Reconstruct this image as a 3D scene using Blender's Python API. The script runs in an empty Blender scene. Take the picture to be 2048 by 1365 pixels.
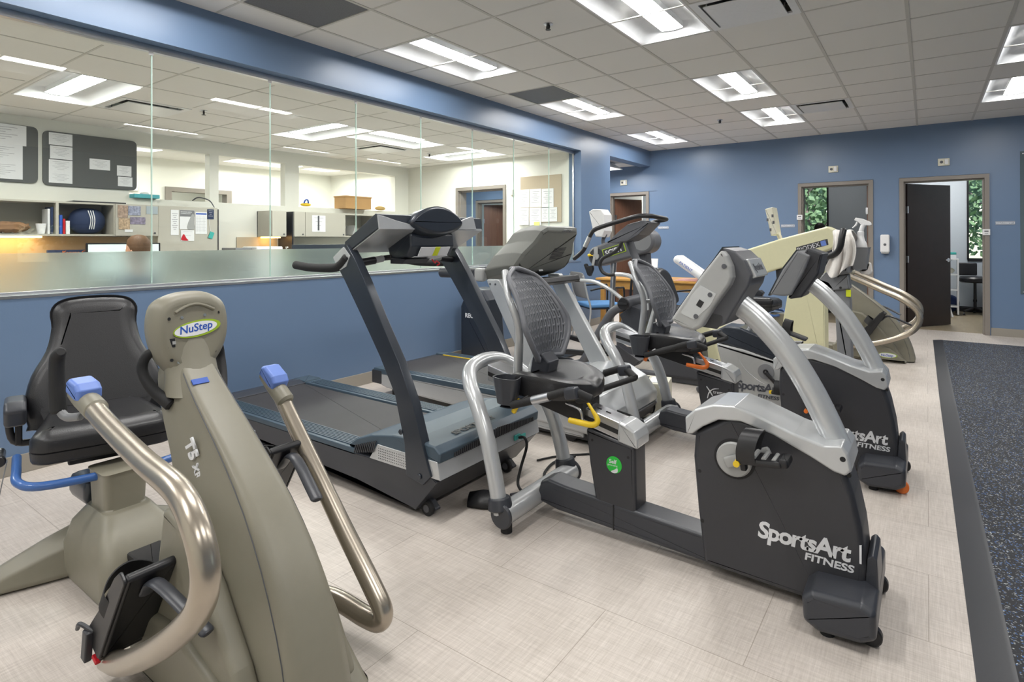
import bpy, bmesh, math, random
from mathutils import Vector, Matrix
R = math.radians
random.seed(7)
C = bpy.context.scene.collection
SC = bpy.context.scene

# ---------------------------------------------------------------- camera
cam_data = bpy.data.cameras.new('camera')
cam = bpy.data.objects.new('camera', cam_data); C.objects.link(cam)
cam_data.sensor_width = 36.0
cam_data.lens = 1154.4 / 2048 * 36
cam_data.shift_y = -(682.5 - 477.1) / 2048
cam_data.clip_start = 0.02; cam_data.clip_end = 200
YAW, PIT, ROL = R(35.727), 0.0029, -0.002
fw = Vector((-math.sin(YAW) * math.cos(PIT), math.cos(YAW) * math.cos(PIT), math.sin(PIT)))
r0 = Vector((math.cos(YAW), math.sin(YAW), 0)); u0 = r0.cross(fw)
rr = r0 * math.cos(ROL) + u0 * math.sin(ROL); uu = -r0 * math.sin(ROL) + u0 * math.cos(ROL)
cam.matrix_world = Matrix(((rr.x, uu.x, -fw.x, 0), (rr.y, uu.y, -fw.y, 0), (rr.z, uu.z, -fw.z, 1.292), (0, 0, 0, 1)))
SC.camera = cam

# ---------------------------------------------------------------- world, view
SC.view_settings.view_transform = 'Standard'
SC.view_settings.look = 'None'
SC.view_settings.gamma = 1.0
SC.view_settings.use_curve_mapping = False
SC.view_settings.exposure = 1.0
world = bpy.data.worlds.new('sky'); SC.world = world; world.use_nodes = True
wn = world.node_tree.nodes; wl = world.node_tree.links
bg = wn['Background']; sky = wn.new('ShaderNodeTexSky'); sky.sky_type = 'NISHITA'
sky.sun_disc = False; sky.sun_elevation = R(50); sky.sun_rotation = R(120)
wl.new(sky.outputs['Color'], bg.inputs['Color']); bg.inputs['Strength'].default_value = 0.28
sun_d = bpy.data.lights.new('sun', 'SUN'); sun_d.energy = 3.0; sun_d.angle = R(1)
sun = bpy.data.objects.new('sun', sun_d); C.objects.link(sun); sun.rotation_euler = (R(42), 0, R(30)); sun.location = (0, 20, 12)
LAMP = 26.0          # brightness of the ceiling light lenses
LAMP_OFFICE = 34.0

# ---------------------------------------------------------------- materials
MATS = {}
def nt(name):
    m = bpy.data.materials.new(name); m.use_nodes = True
    n = m.node_tree.nodes; l = m.node_tree.links
    return m, n, l, n['Principled BSDF']
def mat(name, col, rough=.5, metal=0., noise=0., nscale=40., bump=0., bscale=300., coat=0., spec=.5, sheen=0.):
    if name in MATS: return MATS[name]
    m, n, l, p = nt(name)
    p.inputs['Roughness'].default_value = rough; p.inputs['Metallic'].default_value = metal
    p.inputs['Base Color'].default_value = (*col, 1)
    p.inputs['Specular IOR Level'].default_value = spec
    if coat: p.inputs['Coat Weight'].default_value = coat; p.inputs['Coat Roughness'].default_value = .12
    if sheen: p.inputs['Sheen Weight'].default_value = sheen
    tc = n.new('ShaderNodeTexCoord')
    nz = n.new('ShaderNodeTexNoise'); nz.inputs['Scale'].default_value = nscale; nz.inputs['Detail'].default_value = 3
    l.new(tc.outputs['Object'], nz.inputs['Vector'])
    mr = n.new('ShaderNodeMapRange'); mr.inputs['To Min'].default_value = 1 - (noise or .04); mr.inputs['To Max'].default_value = 1 + (noise or .04)
    l.new(nz.outputs['Fac'], mr.inputs['Value'])
    hs = n.new('ShaderNodeHueSaturation'); hs.inputs['Color'].default_value = (*col, 1)
    l.new(mr.outputs[0], hs.inputs['Value']); l.new(hs.outputs[0], p.inputs['Base Color'])
    if bump:
        nb = n.new('ShaderNodeTexNoise'); nb.inputs['Scale'].default_value = bscale; nb.inputs['Detail'].default_value = 2
        l.new(tc.outputs['Object'], nb.inputs['Vector'])
        b = n.new('ShaderNodeBump'); b.inputs['Strength'].default_value = bump; b.inputs['Distance'].default_value = .002
        l.new(nb.outputs['Fac'], b.inputs['Height']); l.new(b.outputs[0], p.inputs['Normal'])
    MATS[name] = m
    return m
def emit(name, col, s):
    if name in MATS: return MATS[name]
    m, n, l, p = nt(name)
    p.inputs['Base Color'].default_value = (.8, .8, .8, 1)
    p.inputs['Emission Color'].default_value = (*col, 1); p.inputs['Emission Strength'].default_value = s
    MATS[name] = m; return m

M_blue = mat('blue_wall_paint', (.135, .205, .325), .36, noise=.03, nscale=3, bump=.12, bscale=220)
M_white = mat('white_wall_paint', (.80, .80, .74), .55, noise=.02, nscale=3, bump=.1, bscale=220)
M_greywall = mat('grey_wall_paint', (.50, .54, .58), .55, bump=.1)
M_frame = mat('taupe_door_frame', (.235, .21, .185), .4, noise=.03, nscale=6)
M_base = mat('taupe_vinyl_base', (.30, .275, .235), .45, noise=.04, nscale=6)
M_tile = mat('ceiling_tile', (.78, .765, .735), .9, noise=.02, nscale=500, bump=.3, bscale=500)
M_tbar = mat('ceiling_grid_metal', (.58, .565, .53), .6)
M_refl = mat('white_reflector', (.80, .82, .84), .45)
M_lens = emit('lamp_lens', (1.0, .985, .96), LAMP)
M_lens2 = emit('lamp_lens_office', (1.0, .985, .95), LAMP_OFFICE)
M_alu = mat('brushed_aluminium', (.62, .63, .66), .28, 1., noise=.05, nscale=60)
M_chrome = mat('chrome', (.75, .75, .76), .12, 1.)
M_char = mat('charcoal_plastic', (.036, .037, .043), .42, noise=.05, bump=.08, bscale=500)
M_char2 = mat('charcoal_paint', (.040, .043, .052), .35, noise=.04, bump=.05, bscale=500)
M_blk = mat('black_plastic', (.013, .013, .015), .38, noise=.1)
M_rub = mat('black_rubber', (.012, .012, .013), .7, noise=.1)
M_vinyl = mat('black_vinyl', (.016, .016, .018), .36, noise=.08, bump=.25, bscale=260)
M_silv = mat('silver_paint', (.54, .555, .565), .27, .35, noise=.03, nscale=20, coat=.3)
M_ltgr = mat('light_grey_plastic', (.37, .375, .37), .4, noise=.03)
M_mdgr = mat('mid_grey_plastic', (.20, .205, .215), .4, noise=.03)
M_dkgr = mat('dark_grey_plastic', (.085, .088, .10), .42, noise=.04)
M_steel = mat('slate_paint', (.030, .037, .050), .3, .2, noise=.04, coat=.3)
M_deck = mat('slate_footrail', (.055, .085, .115), .42, noise=.05)
M_belt = mat('treadmill_belt', (.040, .038, .040), .62, noise=.25, nscale=7, bump=.2, bscale=600)
M_taupe = mat('taupe_plastic', (.235, .220, .170), .42, noise=.04, nscale=30, bump=.1, bscale=700)
M_champ = mat('champagne_metal', (.45, .40, .33), .27, .75, noise=.05, nscale=25)
M_bluegrip = mat('blue_grip', (.135, .23, .60), .45)
M_bluebar = mat('blue_bar_paint', (.045, .13, .38), .3, coat=.3)
M_yel = mat('yellow_plastic', (.80, .55, .02), .4)
M_yg = mat('yellow_label', (.70, .78, .02), .5)
M_or = mat('orange_plastic', (.75, .17, .02), .4)
M_grn = mat('green_sticker', (.02, .50, .05), .4)
M_shell = mat('shell_grey', (.13, .135, .15), .42, noise=.03)
M_wht = mat('white_print', (.72, .73, .75), .5)
M_dgt = mat('dark_grey_print', (.06, .065, .08), .5)
M_wplas = mat('white_plastic', (.78, .78, .78), .35)
M_cream = mat('cream_enamel', (.69, .67, .44), .4, noise=.03)
M_ivory = mat('ivory_plastic', (.70, .68, .56), .45)
M_dwood = mat('espresso_door', (.021, .012, .010), .42, noise=.3, nscale=9)
M_paper = mat('white_paper', (.80, .81, .83), .7)
M_blueprint = mat('blue_print', (.02, .09, .45), .5)
M_lime = mat('lime_print', (.33, .48, .02), .5)
M_red = mat('red_plastic', (.55, .01, .02), .4)
M_towel = mat('white_towel', (.74, .71, .67), .95, noise=.08, nscale=90, bump=.9, bscale=160, sheen=.4)
M_seatblue = mat('blue_seat_fabric', (.10, .26, .52), .8, noise=.08, nscale=200, bump=.4)
M_meshback = mat('grey_mesh_fabric', (.21, .20, .20), .8, noise=.15, nscale=400, bump=.5)
M_greybin = mat('office_putty_panel', (.48, .46, .40), .55, noise=.02, bump=.1, bscale=300)
M_cork = mat('tan_pinboard', (.50, .42, .31), .9, noise=.06, nscale=120, bump=.3)
M_card = mat('cardboard', (.52, .31, .13), .8, noise=.06, nscale=12)
M_slateboard = mat('dark_grey_pinboard', (.115, .12, .12), .75, noise=.05, nscale=100)
M_skin = mat('skin', (.55, .30, .20), .5)
M_skin2 = mat('brown_skin', (.20, .09, .05), .5)
M_hair = mat('brown_hair', (.13, .065, .03), .6, noise=.3, nscale=60, bump=.6, bscale=150)
M_hair2 = mat('black_hair', (.012, .01, .01), .6, noise=.3, nscale=60)
M_navy = mat('navy_cloth', (.02, .035, .09), .8)
M_screen = mat('dark_screen', (.02, .025, .03), .15)
M_teal = mat('teal_print', (.05, .42, .38), .5)
M_leaf = mat('foliage_green', (.15, .235, .115), .8, noise=.55, nscale=6)
M_bark = mat('bark', (.22, .17, .15), .9, noise=.3, nscale=8)
M_lawn = mat('lawn', (.14, .25, .07), .9, noise=.3, nscale=3)
M_warm = emit('warm_lamp', (1.0, .55, .18), 6.0)
M_grate = mat('return_grille', (.13, .135, .15), .6, noise=.5, nscale=260)

def stretch_wood(name, c1, c2, sc=(1, 1, 12), rough=.4):
    if name in MATS: return MATS[name]
    m, n, l, p = nt(name); tc = n.new('ShaderNodeTexCoord'); mp = n.new('ShaderNodeMapping'); mp.inputs['Scale'].default_value = sc
    nz = n.new('ShaderNodeTexNoise'); nz.inputs['Scale'].default_value = 3; nz.inputs['Detail'].default_value = 6
    cr = n.new('ShaderNodeMix'); cr.data_type = 'RGBA'
    cr.inputs['A'].default_value = (*c1, 1); cr.inputs['B'].default_value = (*c2, 1)
    l.new(tc.outputs['Object'], mp.inputs['Vector']); l.new(mp.outputs[0], nz.inputs['Vector'])
    l.new(nz.outputs['Fac'], cr.inputs['Factor']); l.new(cr.outputs['Result'], p.inputs['Base Color'])
    p.inputs['Roughness'].default_value = rough; MATS[name] = m; return m
M_door = stretch_wood('brown_veneer_door', (.10, .045, .028), (.20, .10, .065), (14, 14, 1))
M_oak = stretch_wood('golden_oak', (.50, .24, .05), (.66, .36, .09), (3, 3, 14))
M_planks = stretch_wood('tan_plank_floor', (.26, .205, .13), (.42, .35, .24), (9, 1.2, 1), .35)

def floor_mat():
    m, n, l, p = nt('woven_vinyl_tile')
    tc = n.new('ShaderNodeTexCoord')
    def noise(sc, det=2, scale=1.0):
        mp = n.new('ShaderNodeMapping'); mp.inputs['Scale'].default_value = sc; l.new(tc.outputs['Object'], mp.inputs['Vector'])
        z = n.new('ShaderNodeTexNoise'); z.inputs['Scale'].default_value = scale; z.inputs['Detail'].default_value = det
        l.new(mp.outputs[0], z.inputs['Vector']); return z.outputs['Fac']
    def math_(op, a, b=None, v=None):
        q = n.new('ShaderNodeMath'); q.operation = op
        l.new(a, q.inputs[0])
        if b is not None: l.new(b, q.inputs[1])
        if v is not None: q.inputs[1].default_value = v
        return q.outputs[0]
    a = noise((420, 14, 1)); b = noise((14, 420, 1)); c = noise((120, 5, 1)); d = noise((5, 110, 1)); e = noise((1.3, 1.3, 1), 3)
    s = math_('ADD', a, b); s = math_('ADD', s, c); s = math_('ADD', s, d); s = math_('ADD', s, e)
    mr = n.new('ShaderNodeMapRange'); mr.inputs['From Min'].default_value = 1.9; mr.inputs['From Max'].default_value = 3.1
    mr.inputs['To Min'].default_value = 0; mr.inputs['To Max'].default_value = 1; l.new(s, mr.inputs['Value'])
    mx = n.new('ShaderNodeMix'); mx.data_type = 'RGBA'
    mx.inputs['A'].default_value = (.44, .39, .345, 1); mx.inputs['B'].default_value = (.68, .62, .565, 1)
    l.new(mr.outputs[0], mx.inputs['Factor'])
    # tile joints, 0.61 x 0.61 m
    br = n.new('ShaderNodeTexBrick'); br.offset = 0.5; br.inputs['Scale'].default_value = 1.0
    br.inputs['Brick Width'].default_value = .915; br.inputs['Row Height'].default_value = .457
    br.inputs['Mortar Size'].default_value = .0016; br.inputs['Mortar Smooth'].default_value = .3
    br.inputs['Color1'].default_value = (1, 1, 1, 1); br.inputs['Color2'].default_value = (.96, .96, .965, 1); br.inputs['Mortar'].default_value = (.62, .6, .57, 1)
    l.new(tc.outputs['Object'], br.inputs['Vector'])
    mu = n.new('ShaderNodeMix'); mu.data_type = 'RGBA'; mu.blend_type = 'MULTIPLY'; mu.inputs['Factor'].default_value = 1
    l.new(mx.outputs['Result'], mu.inputs['A']); l.new(br.outputs['Color'], mu.inputs['B'])
    l.new(mu.outputs['Result'], p.inputs['Base Color'])
    p.inputs['Roughness'].default_value = .42; p.inputs['Specular IOR Level'].default_value = .4
    bp = n.new('ShaderNodeBump'); bp.inputs['Strength'].default_value = .12; bp.inputs['Distance'].default_value = .002
    l.new(s, bp.inputs['Height']); l.new(bp.outputs[0], p.inputs['Normal'])
    return m
M_floor = floor_mat()

def speck_mat():
    m, n, l, p = nt('speckled_rubber')
    tc = n.new('ShaderNodeTexCoord')
    vo = n.new('ShaderNodeTexVoronoi'); vo.inputs['Scale'].default_value = 190; vo.inputs['Randomness'].default_value = 1
    l.new(tc.outputs['Object'], vo.inputs['Vector'])
    cr = n.new('ShaderNodeValToRGB'); cr.color_ramp.interpolation = 'CONSTANT'
    e = cr.color_ramp.elements
    e[0].position = 0; e[0].color = (.014, .015, .019, 1); e[1].position = .80; e[1].color = (.06, .13, .30, 1)
    for pos, c in ((.86, (.20, .21, .22)), (.92, (.03, .035, .045)), (.97, (.40, .42, .42))):
        q = e.new(pos); q.color = (*c, 1)
    sp = n.new('ShaderNodeSeparateColor'); l.new(vo.outputs['Color'], sp.inputs[0]); l.new(sp.outputs[0], cr.inputs['Fac'])
    l.new(cr.outputs[0], p.inputs['Base Color']); p.inputs['Roughness'].default_value = .75
    return m
M_speck = speck_mat()

def glass_mat(name, tint, spec_ior=1.5):
    m = bpy.data.materials.new(name); m.use_nodes = True; n = m.node_tree.nodes; l = m.node_tree.links; n.clear()
    o = n.new('ShaderNodeOutputMaterial'); t = n.new('ShaderNodeBsdfTransparent'); t.inputs[0].default_value = (*tint, 1)
    g = n.new('ShaderNodeBsdfGlossy'); g.inputs['Roughness'].default_value = .0; f = n.new('ShaderNodeLayerWeight'); pw = n.new('ShaderNodeMath'); pw.operation = 'POWER'; pw.inputs[1].default_value = 5; l.new(f.outputs['Facing'], pw.inputs[0])
    mr = n.new('ShaderNodeMapRange'); mr.inputs['To Min'].default_value = .035; mr.inputs['To Max'].default_value = .85; l.new(pw.outputs[0], mr.inputs['Value'])
    x = n.new('ShaderNodeMixShader'); l.new(mr.outputs[0], x.inputs[0]); l.new(t.outputs[0], x.inputs[1]); l.new(g.outputs[0], x.inputs[2]); l.new(x.outputs[0], o.inputs[0])
    return m
M_glass = glass_mat('clear_glass', (.965, .985, .965))
M_gedge = mat('glass_edge', (.50, .66, .60), .2)
def frost_mat():
    m, n, l, p = nt('frosted_film')
    p.inputs['Base Color'].default_value = (.74, .82, .81, 1); p.inputs['Roughness'].default_value = .42
    p.inputs['Transmission Weight'].default_value = .86; p.inputs['IOR'].default_value = 1.12
    tc = n.new('ShaderNodeTexCoord'); z = n.new('ShaderNodeTexNoise'); z.inputs['Scale'].default_value = 900
    b = n.new('ShaderNodeBump'); b.inputs['Strength'].default_value = .05; l.new(tc.outputs['Object'], z.inputs['Vector']); l.new(z.outputs['Fac'], b.inputs['Height']); l.new(b.outputs[0], p.inputs['Normal'])
    return m
M_frost = frost_mat()

M_fill_lens = emit('added_fill_lens', (1.0, .98, .95), 6.0)  # weak fill glow, added to keep the unlit middle treatment room from going black
# ---------------------------------------------------------------- geometry helpers
def catmull(P, n=6, closed=False):
    P = [Vector(p) for p in P]; out = []; k = len(P)
    if k < 3: return P
    for i in range(k if closed else k - 1):
        a = P[(i - 1) % k] if (closed or i > 0) else P[0] * 2 - P[1]
        b = P[i]; c = P[(i + 1) % k]
        d = P[(i + 2) % k] if (closed or i + 2 < k) else P[-1] * 2 - P[-2]
        for s in range(n):
            t = s / n
            out.append(.5 * ((2 * b) + (c - a) * t + (2 * a - 5 * b + 4 * c - d) * t * t + (3 * b - a - 3 * c + d) * t ** 3))
    if not closed: out.append(P[-1])
    return out
def rpoly(pts, r, n=5):
    """round the corners of a 2D polygon; r is one radius or a list"""
    out = []; k = len(pts)
    for i in range(k):
        rad = r[i] if isinstance(r, (list, tuple)) else r
        p = Vector(pts[i]); a = Vector(pts[i - 1]) - p; b = Vector(pts[(i + 1) % k]) - p
        la, lb = a.length, b.length
        if rad <= 0 or la < 1e-6 or lb < 1e-6: out.append(tuple(p)); continue
        a.normalize(); b.normalize(); ang = a.angle(b)
        if ang > math.pi - .05: out.append(tuple(p)); continue
        d = min(rad / math.tan(ang / 2), la * .48, lb * .48)
        p0 = p + a * d; p1 = p + b * d
        for s in range(n + 1):
            t = s / n
            q = p0 * (1 - t) ** 2 + p * 2 * t * (1 - t) + p1 * t * t
            out.append(tuple(q))
    return out
def spoly(pts, n=5):
    """smooth closed curve through 2D points"""
    return [(p.x, p.y) for p in catmull([(a, b, 0) for a, b in pts], n, True)]
def area2(p): return sum(p[i - 1][0] * p[i][1] - p[i][0] * p[i - 1][1] for i in range(len(p))) / 2
def inset(p, d):
    """offset a counter-clockwise polygon inwards by d"""
    out = []; k = len(p)
    for i in range(k):
        a = Vector(p[i - 1]); b = Vector(p[i]); c = Vector(p[(i + 1) % k])
        e = b - a; f = c - b
        if e.length < 1e-9 or f.length < 1e-9: out.append(tuple(b)); continue
        n1 = Vector((-e.y, e.x)).normalized(); n2 = Vector((-f.y, f.x)).normalized()
        m = n1 + n2
        if m.length < 1e-6: out.append(tuple(b)); continue
        m.normalize(); s = d / max(.45, m.dot(n1)); out.append(tuple(b + m * s))
    return out
class B:
    def __init__(s): s.bm = bmesh.new(); s.mi = 0
    def _face(s, vs):
        try: f = s.bm.faces.new(vs); f.smooth = True; f.material_index = s.mi; return f
        except ValueError: return None
    def rings(s, R_, closed=True, cap0=True, cap1=True):
        V = [[s.bm.verts.new(p) for p in r] for r in R_]
        for a, b in zip(V, V[1:]):
            k = len(a)
            for i in range(k if closed else k - 1): s._face((a[i], a[(i + 1) % k], b[(i + 1) % k], b[i]))
        for on, ring in ((cap0, V[0][::-1]), (cap1, V[-1])):
            if on and closed:
                f = s._face(ring)
                if f: f.smooth = False
        return s
    def prism(s, pts, a0, a1, ax='y', bev=0., seg=3, rnd=0., bev1=None, T=None):
        if rnd: pts = rpoly(pts, rnd)
        if area2(pts) < 0: pts = pts[::-1]
        if a1 < a0: a0, a1 = a1, a0
        q = []
        for p in pts:
            if not q or (Vector(p) - Vector(q[-1])).length > 1e-5: q.append(p)
        if (Vector(q[0]) - Vector(q[-1])).length < 1e-5: q.pop()
        pts = q
        b1 = bev if bev1 is None else bev1
        L = []
        if bev:
            for k in range(seg + 1):
                t = k / seg * math.pi / 2; L.append((a0 + bev * (1 - math.cos(t)), bev * (1 - math.sin(t))))
        else: L.append((a0, 0))
        if b1:
            for k in range(seg, -1, -1):
                t = k / seg * math.pi / 2; L.append((a1 - b1 * (1 - math.cos(t)), b1 * (1 - math.sin(t))))
        else: L.append((a1, 0))
        rs = []
        for d, o in L:
            pp = inset(pts, o) if o > 1e-7 else pts
            if ax == 'y': r = [Vector((x, d, z)) for x, z in pp]
            elif ax == 'x': r = [Vector((d, y, z)) for y, z in pp]
            else: r = [Vector((x, y, d)) for x, y in pp]
            if T: r = [T @ v for v in r]
            rs.append(r)
        return s.rings(rs)
    def box(s, x0, x1, y0, y1, z0, z1, bev=0., seg=2, T=None):
        m = min(abs(x1 - x0), abs(y1 - y0), abs(z1 - z0)); bev = min(bev, m * .48)
        return s.prism([(x0, y0), (x1, y0), (x1, y1), (x0, y1)], z0, z1, 'z', bev, seg, bev, T=T)
    def obox(s, c, size, rot=(0, 0, 0), bev=0., seg=2):
        from mathutils import Euler
        T = Matrix.Translation(Vector(c)) @ Euler(rot).to_matrix().to_4x4()
        a, b, d = [q / 2 for q in size]
        return s.box(-a, a, -b, b, -d, d, bev, seg, T)
    def tube(s, P, r, n=12, sm=True, res=5, cap=True, closed=False, flat=1.0):
        P = [Vector(p) for p in P]
        rl = list(r) if isinstance(r, (list, tuple)) else [r] * len(P)
        if sm and len(P) > 2:
            Q = catmull([(p.x, p.y, p.z) for p in P], res, closed)
            rr_ = []
            k = len(P)
            for i in range(k if closed else k - 1):
                for q in range(res): rr_.append(rl[i] + (rl[(i + 1) % k] - rl[i]) * q / res)
            if not closed: rr_.append(rl[-1])
            P, rl = Q, rr_
        k = len(P); rs = []; N = None
        for i in range(k):
            t = ((P[(i + 1) % k] - P[i - 1]) if closed else (P[min(i + 1, k - 1)] - P[max(i - 1, 0)])).normalized()
            if N is None:
                N = Vector((0, 1, 0)) if abs(t.y) < .8 else Vector((1, 0, 0))
            N = (N - t * N.dot(t)).normalized(); Bn = t.cross(N)
            rs.append([P[i] + (N * math.cos(2 * math.pi * j / n) + Bn * math.sin(2 * math.pi * j / n) * flat) * rl[i] for j in range(n)])
        if closed:
            rs.append(rs[0]); return s.rings(rs, cap0=False, cap1=False)
        if cap:
            t0 = (P[0] - P[1]).normalized(); t1 = (P[-1] - P[-2]).normalized()
            def sh(ring, c, f, off, t): return [c + (v - c) * f + t * off for v in ring]
            rs = [sh(rs[0], P[0], .75, rl[0] * .3, t0)] + rs + [sh(rs[-1], P[-1], .75, rl[-1] * .3, t1)]
        return s.rings(rs)
    def cyl(s, p0, p1, r0_, r1=None, n=24, bev=0.):
        p0 = Vector(p0); p1 = Vector(p1); t = (p1 - p0); L = t.length; t.normalize()
        r1 = r0_ if r1 is None else r1
        N = Vector((0, 1, 0)) if abs(t.y) < .8 else Vector((1, 0, 0)); N = (N - t * N.dot(t)).normalized(); Bn = t.cross(N)
        pr = [(0, r0_ - bev), (bev, r0_), (L - bev, r1), (L, r1 - bev)] if bev else [(0, r0_), (L, r1)]
        return s.rings([[p0 + t * h + (N * math.cos(2 * math.pi * j / n) + Bn * math.sin(2 * math.pi * j / n)) * q for j in range(n)] for h, q in pr])
    def lathe(s, prof, c=(0, 0, 0), n=24):
        c = Vector(c)
        return s.rings([[c + Vector((r * math.cos(2 * math.pi * j / n), r * math.sin(2 * math.pi * j / n), z)) for j in range(n)] for r, z in prof])
    def blob(s, c, rad, rot=(0, 0, 0), n=16, m=10, pw=1.0):
        from mathutils import Euler
        E_ = Euler(rot).to_matrix(); c = Vector(c); rs = []
        for i in range(1, m):
            th = math.pi * i / m; z = -math.cos(th); q = math.sin(th) ** pw
            rs.append([c + E_ @ Vector((rad[0] * q * math.cos(2 * math.pi * j / n), rad[1] * q * math.sin(2 * math.pi * j / n), rad[2] * z)) for j in range(n)])
        return s.rings(rs)
    def quad(s, a, b, c, d): s._face([s.bm.verts.new(p) for p in (a, b, c, d)]); return s
def part(name, b, m, parent=None, sharp=38, weight=True, label=None):
    me = bpy.data.meshes.new(name)
    bmesh.ops.remove_doubles(b.bm, verts=b.bm.verts, dist=1e-6)
    bmesh.ops.recalc_face_normals(b.bm, faces=b.bm.faces)
    if parent is not None:
        o_ = parent; off = Vector((0, 0, 0))
        while o_ is not None: off += o_.location; o_ = o_.parent
        bmesh.ops.translate(b.bm, verts=b.bm.verts, vec=-off)
    b.bm.to_mesh(me); b.bm.free()
    for mm in (m if isinstance(m, (list, tuple)) else [m]): me.materials.append(mm)
    me.set_sharp_from_angle(angle=R(sharp))
    o = bpy.data.objects.new(name, me); C.objects.link(o)
    if weight: w = o.modifiers.new('weighted', 'WEIGHTED_NORMAL'); w.keep_sharp = True
    if parent is not None: o.parent = parent
    if label: o['label'] = label
    return o
def thing(name, label, cat, loc, group=None):
    o = bpy.data.objects.new(name, None); C.objects.link(o); o.location = loc; o.empty_display_size = .1
    o['label'] = label; o['category'] = cat
    if group: o['group'] = group
    return o
def tag(o, label, cat, group=None):
    o['label'] = label; o['category'] = cat
    if group: o['group'] = group
    return o
def single(name, b, m, label, cat, base, group=None, sharp=38):
    """a thing that is one mesh; origin at base"""
    bmesh.ops.translate(b.bm, verts=b.bm.verts, vec=-Vector(base))
    o = part(name, b, m, None, sharp); o.location = base
    return tag(o, label, cat, group)
def struct(name, b, m, parent=None, sharp=38):
    o = part(name, b, m, parent, sharp)
    if parent is None: o['kind'] = 'structure'
    return o
def sempty(name, loc):
    o = bpy.data.objects.new(name, None); C.objects.link(o); o.location = loc; o['kind'] = 'structure'; return o
def dup(root, loc, label=None, group=None, rotz=None):
    r = root.copy(); C.objects.link(r); r.location = loc
    if rotz is not None: r.rotation_euler.z = rotz
    if label: r['label'] = label
    if group: r['group'] = group
    for ch in list(root.children):
        c = ch.copy(); C.objects.link(c); c.parent = r
        for g in ch.children:
            d = g.copy(); C.objects.link(d); d.parent = c
    return r
def txt(parent, s, loc, xd, up, size, m, ext=.0006, shear=0., bold=0., name='lettering', spacing=1., align='LEFT', sx=1.):
    cu = bpy.data.curves.new(name, 'FONT'); cu.body = s; cu.size = size; cu.extrude = ext; cu.shear = shear; cu.offset = bold
    cu.space_character = spacing; cu.align_x = align; cu.resolution_u = 3
    t = bpy.data.objects.new(name, cu); C.objects.link(t)
    dg = bpy.context.evaluated_depsgraph_get(); me = bpy.data.meshes.new_from_object(t.evaluated_get(dg)); C.objects.unlink(t); bpy.data.objects.remove(t)
    me.materials.clear(); me.materials.append(m)
    x = Vector(xd).normalized(); u = Vector(up); u = (u - x * u.dot(x)).normalized(); n = x.cross(u)
    off = Vector((0, 0, 0)); o_ = parent
    while o_ is not None: off += o_.location; o_ = o_.parent
    l = Vector(loc) - off
    me.transform(Matrix(((x.x * sx, u.x, n.x, l.x), (x.y * sx, u.y, n.y, l.y), (x.z * sx, u.z, n.z, l.z), (0, 0, 0, 1))))
    o = bpy.data.objects.new(name, me); C.objects.link(o); o.parent = parent
    return o
X, Y_, Z_ = Vector((1, 0, 0)), Vector((0, 1, 0)), Vector((0, 0, 1))

# ================================================================ the room
CH, OH = 2.912, 2.60          # ceiling heights: gym, office
XW, XG = -4.10, -4.22         # left wall face, glass line
YB = 10.027                   # back wall face
U = .61
gx = lambda c: (c - 4.1791) * U
gy = lambda j: (j + 7.4399) * U

b = B(); b.box(-10.2, 4.2, -2.6, YB + .12, -.05, 0); struct('floor', b, M_floor)
b = B(); b.box(-6, 1.2, YB + .121, 13.3, -.045, .003); struct('floor_treatment', b, M_planks)

# gym ceiling: tiles laid in a metal grid, openings left for the fixtures
gym_lights = [(-2, -2), (1, -2), (-2, 2), (1, 2), (-2, 6), (1, 5), (5, 2), (5, 5), (1, -6), (-2, -6), (-2, -10), (5, -2), (5, -6), (1, -10), (5, -10)]
LX, LY = [], []
def troffer(name, x0, y0, lx, ly, z, lens, label, group):
    """x0,y0 lower corner; lx,ly the opening; recessed trough with a glowing centre lens"""
    t = thing(name, label, 'ceiling light', (x0 + lx / 2, y0 + ly / 2, z), group)
    along_y = ly > lx; W, L = (lx, ly) if along_y else (ly, lx)
    def P(a, c, h):          # a across, c along
        return Vector((x0 + a, y0 + c, z + h)) if along_y else Vector((x0 + c, y0 + a, z + h))
    b = B()
    prof = [(.012, 0), (.05, .045), (.12, .085), (.20, .098), (W - .20, .098), (W - .12, .085), (W - .05, .045), (W - .012, 0)]
    e = .075
    rs = []
    for (c, hs) in ((.012, 0), (.012 + e, 1), (L - .012 - e, 1), (L - .012, 0)):
        rs.append([P(a, c, h * hs + (.0 if hs else .002)) for a, h in prof])
    b.rings(rs, closed=False)
    r = part('reflector', b, M_refl, t, 50, False)
    b = B(); w = .085; b.mi = 1
    pr = [(W / 2 - w, .0985), (W / 2 - w, .050), (W / 2 - w * .5, .044), (W / 2, .042), (W / 2 + w * .5, .044), (W / 2 + w, .050), (W / 2 + w, .0985)]
    b.rings([[P(a, c, h) for a, h in pr] for c in (.075, L - .075)], closed=True)
    for f in b.bm.faces:
        if f.calc_center_median().z < z + .049: f.material_index = 0
    part('lens', b, [lens, M_refl], t, 50, False)
    b = B()
    for a0, a1, c0, c1 in ((0, .014, 0, L), (W - .014, W, 0, L), (.014, W - .014, 0, .014), (.014, W - .014, L - .014, L)):
        p, q = P(a0, c0, -.004), P(a1, c1, .006); b.box(p.x, q.x, p.y, q.y, p.z, q.z)
    part('frame', b, M_wplas, t, 50, False)
    return t
vents = {(0, 4): 0}
holes = set()
for (c, j) in gym_lights: holes |= {(c, j), (c, j + 1)}
HV = [(2, -1), (2, 5)]                         # square supply vents
HG = [(-2, -4), (-2, 1)]                        # dark perforated return grilles
holes |= set(HV) | set(HG)
b = B()
xs = sorted([XW, 4.0] + [gx(c) for c in range(-2, 9) if XW < gx(c) < 4.0]); ys = sorted([-2.5, YB] + [gy(j) for j in range(-12, 12) if -2.5 < gy(j) < YB - .01])
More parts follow.
